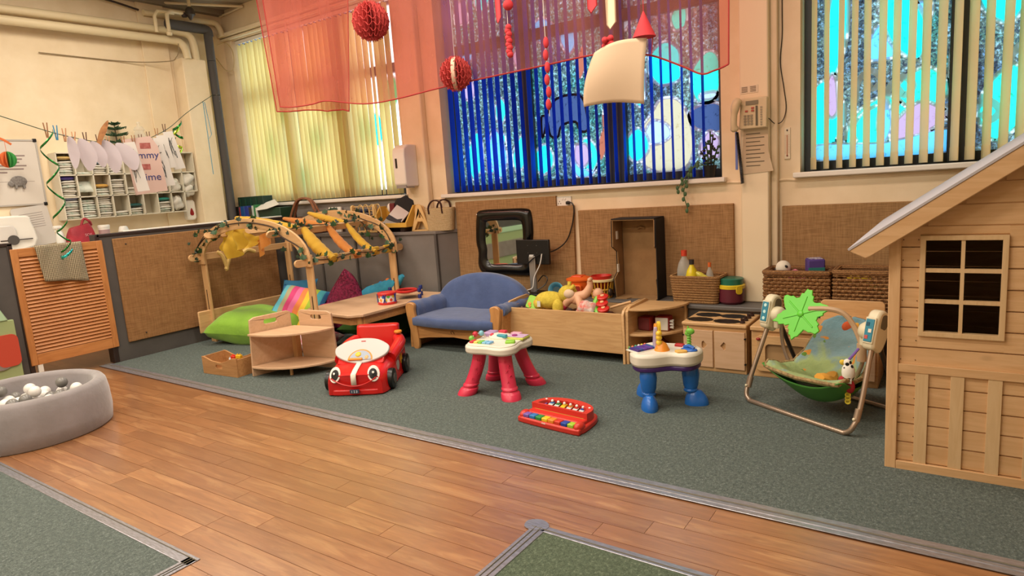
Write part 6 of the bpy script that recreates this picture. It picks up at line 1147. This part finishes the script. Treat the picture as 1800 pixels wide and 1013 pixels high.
# seagrass basket with bottles
seag = mat('seagrass', '#b78a55', .8, kind='wicker', c2='#6b4423', sc=30); wick = mat('dark_wicker', '#ab7d4c', .75, kind='wicker', c2='#5f3a1d', sc=24)
def tbasket(name, lab, loc, w, d, h, m, tap=.9, rows=11, rr_=.0105):
    t = thing(name, lab, 'basket', loc)
    def ring(k, z): q = rr(-w / 2 * k, w / 2 * k, -d / 2 * k, d / 2 * k, .035, 3); return [(x, y, z) for x, y in q]
    for i in range(rows): z = rr_ + (h - rr_ * 2) * i / (rows - 1); k = tap + (1 - tap) * i / (rows - 1); P = ring(k, z); B().tube([(x * (1 + .006 * (-1) ** j), y * (1 + .006 * (-1) ** j), zz) for j, (x, y, zz) in enumerate(P)], rr_ * (1.25 if i == rows - 1 else 1.06), 6, True).o('weave_row', m, t)
    B().plate(rr(-w / 2 * tap, w / 2 * tap, -d / 2 * tap, d / 2 * tap, .035, 3), .0, .01).o('basket_bottom', m, t); return t
tbasket('seagrass_basket', 'seagrass basket holding empty drink bottles on the bench', (-1.785, 5.225, .426), .40, .24, .225, seag)
def bottle(name, lab, x, y, z, r_, h, m, capc, tilt=(0, 0)):
    t = thing(name, lab, 'bottle', (x, y, z)); t.rotation_euler = (math.radians(tilt[0]), math.radians(tilt[1]), 0)
    B().lathe([(r_ * .9, 0), (r_, .01), (r_, h * .35), (r_ * .93, h * .42), (r_, h * .5), (r_ * .97, h * .6), (r_ * .75, h * .74), (r_ * .34, h * .85), (r_ * .32, h * .9)], n=20).o('bottle_body', m, t, sm=60); B().lathe([(r_ * .4, h * .88), (r_ * .4, h), (0, h)], n=16).o('cap', pl(capc, .35), t)
pet = mat('clear_plastic', '#dfe2dd', .12, trans=.4, tc='#dfe2dd', clear=.5)
bottle('plastic_bottle', 'clear bottle with a red cap in the seagrass basket', -1.90, 5.22, .45, .06, .40, pet, '#c8412a'); bottle('plastic_bottle', 'yellow bottle with a dark cap in the seagrass basket', -1.82, 5.17, .45, .05, .33, pl('#d8c11e', .25), '#2a2426'); bottle('plastic_bottle', 'small clear bottle with an orange cap in the seagrass basket', -1.69, 5.22, .45, .032, .30, pet, '#d3652c'); bottle('plastic_bottle', 'bottle tipped over with a navy cap in front of the yellow bottle', -1.68, 5.19, .60, .025, .16, pl('#cfc44e', .3), '#20243c', (10, -55))
bk_ = thing('stacked_tubs', 'maroon tub with yellow rim and green lid by the pillar', 'tub', (-1.515, 5.21, .426)); B().lathe([(.08, 0), (.1, .02), (.102, .13)], n=28).o('maroon_tub', pl('#5c1d2c', .4), bk_); B().lathe([(.104, .125), (.106, .15), (.1, .155)], n=28).o('yellow_rim', pl('#d8bb2a', .4), bk_); B().lathe([(.09, .155), (.093, .19), (.095, .2), (.088, .205), (0, .2)], n=28).o('green_lid', pl('#1f6a56', .35), bk_)
for a in (-150, -40): B(Matrix.Rotation(math.radians(a), 4, 'Z')).plate(rr(-.026, .026, .085, .15, .02), .1, .108, 'yz').o('yellow_tab', pl('#d8bb2a', .4), bk_)
def obasket(name, lab, x0, x1, y0, y1, z0, z1):
    t = thing(name, lab, 'basket', ((x0 + x1) / 2, (y0 + y1) / 2, z0)); w, d, h = x1 - x0, y1 - y0, z1 - z0; rows = 9
    for i in range(rows + 2):
        z = .012 + (h - .03) * i / (rows + 1); P = [(x, y, z) for x, y in rr(-w / 2, w / 2, -d / 2, d / 2, .02, 2)]; big = i == rows + 1
        if big: B().tube(P, .02, 8, True).o('rim', wick, t)
        else:
            Q = []; L = [(-w / 2, -d / 2), (w / 2, -d / 2), (w / 2, d / 2), (-w / 2, d / 2)]; cnt = 0
            for (ax_, ay_), (bx_, by_) in zip(L, L[1:] + L[:1]):
                m_ = max(4, int(math.hypot(bx_ - ax_, by_ - ay_) / .022)); nx_, ny_ = (by_ - ay_), -(bx_ - ax_); ln = math.hypot(nx_, ny_)
                for j in range(m_): t_ = j / m_; o2 = .006 * (-1) ** (cnt + i); cnt += 1; Q.append((ax_ + (bx_ - ax_) * t_ + nx_ / ln * o2, ay_ + (by_ - ay_) * t_ + ny_ / ln * o2, z))
            B().tube(Q, .0125 if i < rows else .007, 5, True).o('weave_row', wick, t)
    st_ = B()
    for k in range(int(w / .05) + 1):
        for y in (-d / 2, d / 2): x = -w / 2 + .02 + k * .05; st_.cyl((x, y, 0), (x, y, h - .02), .005, n=5)
    st_.o('stakes', wick, t); B().box(-w / 2, w / 2, -d / 2, d / 2, 0, .012).o('basket_bottom', wick, t); return t
obasket('wicker_basket', 'open weave wicker basket with a white ball toy, left of the pair', -1.235, -.79, 5.09, 5.34, .426, .715); obasket('wicker_basket', 'open weave wicker basket with yellow toys next to the playhouse', -.755, -.32, 5.09, 5.34, .426, .725)
pdb = thing('soft_ball', 'white soft ball with black patches in the left wicker basket', 'soft toy', (-1.12, 5.2, .72)); B().ball((0, 0, 0), .055, 16, 10).o('ball', mat('white_plush', '#ddd6c6', .9), pdb); B().ball((.03, -.042, .015), (.014, .01, .01), 8, 6, rotm(y=40)).o('patch', black, pdb); B().ball((-.05, 0, -.02), (.015, .02, .02)).o('patch', black, pdb)
pcu = thing('patterned_cube', 'purple patterned soft cube in the left wicker basket', 'soft toy', (-.90, 5.21, .68), 20); B().box(-.06, .06, -.06, .06, 0, .11).o('cube', pl('#4a3478', .8), pcu, bv=.012); B().box(-.045, .045, -.045, .045, .109, .113).o('white_motif', mat('motif', '#d8d4e0', .8, kind='noise', c2='#4a3478', sc=40), pcu); B().box(-.055, .055, -.064, -.058, .01, .05).o('teal_band', pl('#24706a', .8), pcu)
for x, y, z, r_, c, lab in ((-1.02, 5.17, .66, .06, '#d07a8a', 'pink soft toy in the left wicker basket'), (-.6, 5.2, .62, .08, '#d8b42a', 'yellow toy in the wicker basket by the playhouse'), (-.45, 5.2, .56, .07, '#6a8a3a', 'green toy in the wicker basket by the playhouse'), (-.95, 5.22, .54, .07, '#8a2a44', 'maroon toy low in the left wicker basket')): tag(pillow(r_ * 2, r_ * 1.7, r_ * 1.5, 10, .5, .006, int(r_ * 1000)).o('soft_toy', mat('plush_' + c.strip('#'), c, .9), loc=(x, y, z), rot=(20, 10, 30), sm=70), lab, 'soft toy')
# ------------------------------------------------------------------ toys in the trough
lt = thing('toy_tablet', 'lime green toy with orange buttons leaning in the trough', 'toy', (-3.106, 4.762, 0.435)); Ml = rotm(x=62, z=-8, y=10); B(Ml).plate(rr(-.075, .075, -.06, .06, .02), -.012, .012).o('case', pl('#8cc43a', .4), lt, bv=.005); [B(Ml).lathe([(r_, .012), (r_, .018), (0, .02)], (x, y, 0), 14).o('button', pl('#e08a2a', .4), lt) for x, y, r_ in ((.025, .01, .026), (-.035, -.02, .016), (-.02, -.04, .01))]
yp = mat('yellow_plush', '#d3bb45', .95, kind='noise', c2='#bfa637', sc=40, bump=.5); pd = thing('plush_animal', 'yellow plush animal toy lying face up in the trough', 'soft toy', (-2.861, 4.771, 0.478), 8)
B().ball((-.08, 0, -.01), (.14, .085, .08), 18, 12).ball((.09, .0, .05), (.085, .075, .075), 16, 10).ball((.02, -.07, -.06), (.05, .045, .075), 12, 8).ball((-.17, -.03, -.04), (.05, .05, .05), 12, 8).o('plush_body', yp, pd, sm=80); B().ball((.125, -.06, .06), (.05, .03, .04), 12, 8).o('pale_muzzle', pl('#d8bca0', .9), pd, sm=80); B().tube([(.14, -.05, .1), (.17, -.04, .13)], .018, 8).tube([(.1, .02, .12), (.1, .03, .15)], .018, 8).o('ear', yp, pd); B().box(-.16, -.13, -.1, -.095, -.05, -.0).o('care_tag', mat('white_fabric'), pd)
skin = mat('doll_skin', '#dba784', .55); dd = thing('baby_doll', 'bare baby doll lying with its legs raised in the trough', 'doll', (-2.659, 4.771, 0.439), 0)
arms = cat([(-.13, -.02, -.01), (-.09, -.02, .04), (-.02, -.01, .07), (.05, .02, .09), (.09, .03, .15), (.095, .03, .20)], 4); B().tube(arms, [.022 + .02 * math.sin(PI * min(.95, .1 + i / len(arms))) for i in range(len(arms))], 10).tube(cat([(.0, -.02, .07), (.03, -.05, .02), (.04, -.06, -.05)], 4), [.035, .034, .032, .03, .028, .026, .024, .022, .02], 10).ball((-.02, -.0, .05), (.07, .05, .05)).ball((.1, .03, .215), (.018, .03, .02)).o('doll_body', skin, dd, sm=80); B().ball((.15, .06, .09), (.05, .045, .05), 14, 10).o('doll_head', skin, dd, sm=80); B().tube([(-.15, -.03, -.03), (-.12, -.02, .0)], [.03, .028], 10).o('pink_sleeve', pl('#b22a4a', .8), dd)
for k, (x, y, z, c) in enumerate(((-2.448, 4.79, 0.507, 0), (-2.429, 4.742, 0.463, 1), (-2.4, 4.704, 0.425, 2))): q = thing('toy_spinner', ('topmost', 'middle', 'lowest')[k] + ' red round toy drum at the right of the trough', 'toy', (x, y, z)); B(rotm(x=18)).lathe([(.042, -.012), (.05, 0), (.05, .012), (.042, .018), (0, .018)], n=20).o('rim', pl('#c82a1f', .35), q); B(rotm(x=18)).lathe([(.016, .018), (.016, .024), (0, .026)], n=12).o('centre', pl('#e2b98a', .4), q)
tag(B().tube(cat([(-2.486, 4.781, 0.507), (-2.496, 4.742, 0.449), (-2.458, 4.704, 0.391), (-2.419, 4.675, 0.363)], 4), .024, 8).o('toy_rail', pl('#78c23a', .4)), 'lime green toy rail under the red drums', 'toy')
tag(B().cyl((-2.371, 4.771, 0.43), (-2.208, 4.819, 0.478), .011).o('wooden_stick', beech), 'wooden stick poking out of the right end of the trough', 'stick')
tag(pillow(.16, .12, .1, 10, .5, .008, 4).o('patch_toy', mat('patch_print', '#d8d2c8', .8, kind='noise', c2='#c84a3a', sc=16), loc=(-2.549, 4.704, 0.435), rot=(40, 10, 0), sm=70), 'white and red patterned soft toy beside the doll', 'soft toy')
for x, y, z, c, lab in ((-2.496, 4.694, 0.382, '#2f62b8', 'small blue block'), (-2.525, 4.685, 0.377, '#e2b22c', 'small yellow block'), (-2.592, 4.685, 0.372, '#6fb83a', 'small green block')): tag(B().cb((x, y, z), (.04, .03, .03), rotm(z=20)).o('toy_block', pl(c), bv=.004), lab + ' at the front of the toy trough', 'toy block')
tag(B().ball((-2.957, 4.704, 0.372), (.05, .03, .025), 12, 8).o('pink_toy', pl('#d88f8a', .6)), 'small pink toy under the yellow plush animal', 'toy')
rh = random.Random(6); hp = [(rh.uniform(-3.27, -2.27), rh.uniform(4.68, 4.97), rh.uniform(.03, .06)) for _ in range(40)]
hpo = B().grid(lambda u, v: (-3.31 + 1.08 * u, 4.68 + .3 * v, .31 + max([0] + [r_ * 1.6 * max(0, 1 - math.hypot(-3.31 + 1.08 * u - x, 4.68 + .3 * v - y) / .09) for x, y, r_ in hp])), 60, 18).o('toy_heap', mat('toy_heap', '#8a5a3a', .9, kind='noise', c2='#2c3a4a', sc=14)); tag(hpo, 'jumbled small toys filling the bottom of the trough', 'toys', kind='stuff')
# ------------------------------------------------------------------ things on the cabinet under the yellow blind
CZ_ = 1.053
def binder(x, w, h, c, lab, lean=0, spine=None, y=5.2):
    t = thing('folder', lab, 'folder', (x, y, CZ_)); t.rotation_euler = (0, math.radians(lean), 0); B().box(0, w, -.11, .11, 0, h).o('cover', pl(c, .4), t, bv=.004)
    if spine: B().box(w * .2, w * .8, -.113, -.109, h * .1, h * .1 + spine).o('spine_label', pl('#d4d0c8'), t)
for a in [(-6.80, .05, .37, '#1b1a1a', 'black folder at the left end of the cabinet', 3, .22), (-6.73, .05, .36, '#d2cdc2', 'white folder between two black folders'), (-6.67, .09, .38, '#141414', 'wide black folder left of the red one', 2), (-6.56, .03, .37, '#8c2a2e', 'thin red folder left of the blue folders'), (-6.52, .10, .38, '#1f4a86', 'blue folder beside the thin red one'), (-6.41, .09, .38, '#26388c', 'dark blue folder with a white spine label', 0, .12), (-6.31, .07, .36, '#3b352e', 'brown folder right of the blue folders', 0, .14), (-6.23, .045, .38, '#b9c2b8', 'pale grey folder left of the bright green one'), (-6.18, .05, .39, '#2a7a46', 'bright green folder near the green box'), (-6.12, .05, .35, '#d6d2c8', 'white spined folder beside the green box', -3)]: binder(-8.12 + (a[0] + 6.8) * .85, a[1] * .85, *a[2:], y=5.25) if len(a) == 7 else binder(-8.12 + (a[0] + 6.8) * .85, a[1] * .85, *a[2:], y=5.25)
gb = thing('green_box', 'dark green storage box with a sheet of paper on it', 'box', (-7.39, 5.24, CZ_)); gb.scale = (.82, 1, 1); B().box(-.13, .42, -.1, .14, 0, .34).o('box_body', pl('#173a26', .5), gb, bv=.008); B().box(.0, .05, -.103, -.1, .08, .09).o('label', pl('#8f968c'), gb)
gc = thing('green_crate', 'dark green ribbed crate standing on folders behind the papers', 'crate', (-7.80, 5.31, CZ_)); B().box(-.25, .3, -.08, .07, 0, .50).o('crate_body', pl('#14352a', .5), gc, bv=.006); [B().box(x, x + .015, -.09, -.08, .3, .48).o('rib', pl('#1d4a38', .5), gc) for x in (-.2, -.08, .04, .16)]
tag(B().plate([(-.2, 0), (.03, .14), (.36, .0), (.2, -.10), (-.04, -.13)], 0, .004).o('paper_stack', mat('paper_white', '#d8d3c8', .85), loc=(-7.42, 5.2, CZ_ + .375), rot=(28, 0, -8)), 'white sheets of paper lying on the green box', 'paper')
wb_ = thing('trug_basket', 'brown wicker basket with a hooped handle on the cabinet', 'basket', (-6.70, 5.245, CZ_)); wb_.scale = (1.25, 1, 1); rust = mat('rust_wicker', '#a8714c', .75, kind='wicker', c2='#6a3a22', sc=30)
for i in range(9): z = .012 + i * .021; k = .88 + .12 * i / 8; B().tube([(.23 * k * math.cos(2 * PI * j / 36) * (1 + .012 * (-1) ** (j + i)), .12 * k * math.sin(2 * PI * j / 36) * (1 + .012 * (-1) ** (j + i)), z) for j in range(36)], .0125 if i < 8 else .018, 6, True).o('weave_row', rust, wb_)
for y in (-.03, .03): B().tube(cat([(-.215, y, .18), (-.16, y * .8, .30), (-.1, y * .5, .40), (0, y * .4, .43), (.1, y * .5, .40), (.16, y * .8, .30), (.215, y, .18)], 6), .014, 8).o('handle', rust, wb_)
B().plate(circ(0, 0, .2, 28, .105), 0, .012).o('basket_bottom', rust, wb_); tag(B().cb((-6.62, 5.245, CZ_ + .12), (.18, .1, .14), rotm(z=14)).o('card_box', mat('dark_card', '#6b3a30', .8), bv=.006), 'dark red card box inside the hooped wicker basket', 'box')
tag(B().cb((-6.27, 5.34, CZ_ + .15), (.22, .02, .30), rotm(x=-6)).o('white_card', mat('paper_white')), 'white card standing behind the hooped wicker basket', 'card')
bd = thing('bead_abacus', 'wooden abacus frame strung with blue beads on the cabinet', 'abacus', (-5.70, 5.27, CZ_)); bd.scale = (1.2, 1, 1); lw = mat('light_wood', '#d9b77a', .5)
for x in (-.14, .16): B().plate(rr(-.03, .03, 0, .31, .028), x - .012, x + .012, 'yz').o('end_post', lw, bd, bv=.003)
for z in (.12, .18, .24, .29):
    B().cyl((-.14, 0, z), (.16, 0, z), .006, n=6).o('rod', lw, bd)
    if z < .29:
        for j in range(7): B().ball((-.09 + j * .03, 0, z), (.014, .022, .022), 8, 6).o('bead', pl(('#1f2a5c', '#3a5a78', '#161a38')[(j + int(z * 100)) % 3], .4), bd)
for x, s, lab in ((-5.62, .0, 'left'), (-5.43, 1, 'right')):
    q = thing('bead_maze', lab + ' looped wire bead maze on the cabinet', 'bead maze', (x, 5.20, CZ_)); B().box(-.06, .06, -.06, .06, 0, .02).o('maze_base', lw, q, bv=.004)
    for dy in (-.04, .04): B().tube(cat([(-.05, dy, .01), (-.05, dy, .2), (-.03, dy, .29), (.0, dy, .31), (.03, dy, .29), (.05, dy, .2), (.05, dy, .01)], 5), .006, 6).o('wire_loop', pl('#c9ab6a', .4), q)
    B().tube([(-.05, -.04, .15), (.05, -.04, .15)], .006, 6).ball((0, -.04, .12), .02, 8, 6).o('wire_bar', pl('#c9ab6a', .4), q)
mc = thing('magazine_crate', 'yellow plastic crate holding notebooks and tablets', 'crate', (-5.17, 5.245, CZ_)); mc.scale = (1.5, 1, 1); yw = mat('mustard_plastic', '#d0a544', .5)
B().box(-.17, .17, -.12, .12, .05, .065).o('crate_bottom', yw, mc); [B().plate([(-.12, .05), (.12, .05), (.12, .28), (.02, .28), (-.12, .1)], x - .006, x + .006, 'yz').o('crate_side', yw, mc, bv=.003) for x in (-.17, .17)]; B().box(-.17, .17, .108, .12, .05, .26).o('crate_back', yw, mc); B().box(-.17, .17, -.125, -.11, .05, .10).o('crate_lip', yw, mc, bv=.004); [B().box(x - .02, x + .02, -.1, .1, 0, .05).o('foot', dark, mc) for x in (-.12, .12)]
for i, (x, z, tl, c, lab) in enumerate(((-.02, .13, 10, '#9a9690', 'grey notebook in front inside the yellow crate'), (.02, .17, 18, '#2a2930', 'black notebook leaning in the yellow crate'), (.05, .2, 26, '#b9b4b0', 'silver tablet leaning in the yellow crate'))): tag(B().cb((-5.17 + x, 5.225 + i * .02, CZ_ + z), (.2, .014, .16), rotm(x=-55 + i * 8, y=tl)).o('notebook', pl(c, .4), bv=.003), lab, 'notebook')
cb_ = thing('camera_bag', 'black camera bag behind the yellow crate', 'bag', (-5.12, 5.34, CZ_)); pillow(.34, .1, .34, 12, .3, .01, 3).o('bag_body', pl('#191719', .8), cb_, loc=(.03, 0, .2), sm=70); B().box(-.17, -.1, -.06, .0, .2, .31).o('red_pocket', pl('#6a1f22', .7), cb_, bv=.01); B().ball((-.19, -.03, .26), (.03, .03, .05)).o('white_tag', white, cb_); B().tube(cat([(-.1, 0, .33), (0, 0, .4), (.12, 0, .34)], 5), .008, 6).o('bag_strap', pl('#2f4a3a'), cb_)
for x, lean, lab in ((-4.80, 0, 'pale wooden A shaped stand beside the straw bag'), (-4.87, 0, 'second pale wooden A shaped stand behind the first')):
    y = 5.235 if x > -4.83 else 5.29; q = thing('wooden_easel', lab, 'stand', (x, y, CZ_), 10); ao = [(-.115, 0), (-.085, 0), (-.03, .1), (.03, .1), (.085, 0), (.115, 0), (.025, .27), (0, .285), (-.025, .27)]; B().plate(ao, -.01, .01, 'xz', [[(-.015, .14), (.015, .14), (.0, .21)]]).o('panel', lw, q, bv=.003); B().plate([(a * .95, b * .96) for a, b in ao], .04, .055, 'xz').o('rear_panel', lw, q, bv=.003); B().box(-.1, .1, -.01, .055, 0, .012).o('foot_rail', lw, q)
sb = thing('straw_bag', 'cream straw bag with dark brown handles on the cabinet', 'bag', (-4.56, 5.29, CZ_), 20); sb.scale = (1.25, 1, 1.05); straw = mat('straw', '#d8c49a', .85, kind='wicker', c2='#b79c6a', sc=34)
def sbag(u, v): a = 2 * PI * v; c, s = math.cos(a), math.sin(a); k = .86 + .14 * u; return (.125 * k * math.copysign(abs(c) ** .6, c), .075 * k * math.copysign(abs(s) ** .6, s), .225 * u)
b = B().grid(sbag, 12, 32, cv=True); b.f.append(tuple(range(32))); b.o('bag_body', straw, sb, sm=60, sol=.006)
for y, dx in ((-.07, -.02), (.06, .02)): B().tube(cat([(-.06 + dx, y, .17), (-.06 + dx, y, .24), (-.03 + dx, y, .29), (.01 + dx, y, .3), (.05 + dx, y, .27), (.06 + dx, y, .17)], 6), .008, 6, sq=1.7).o('handle', mat('leather_brown', '#3a1a14', .5), sb)
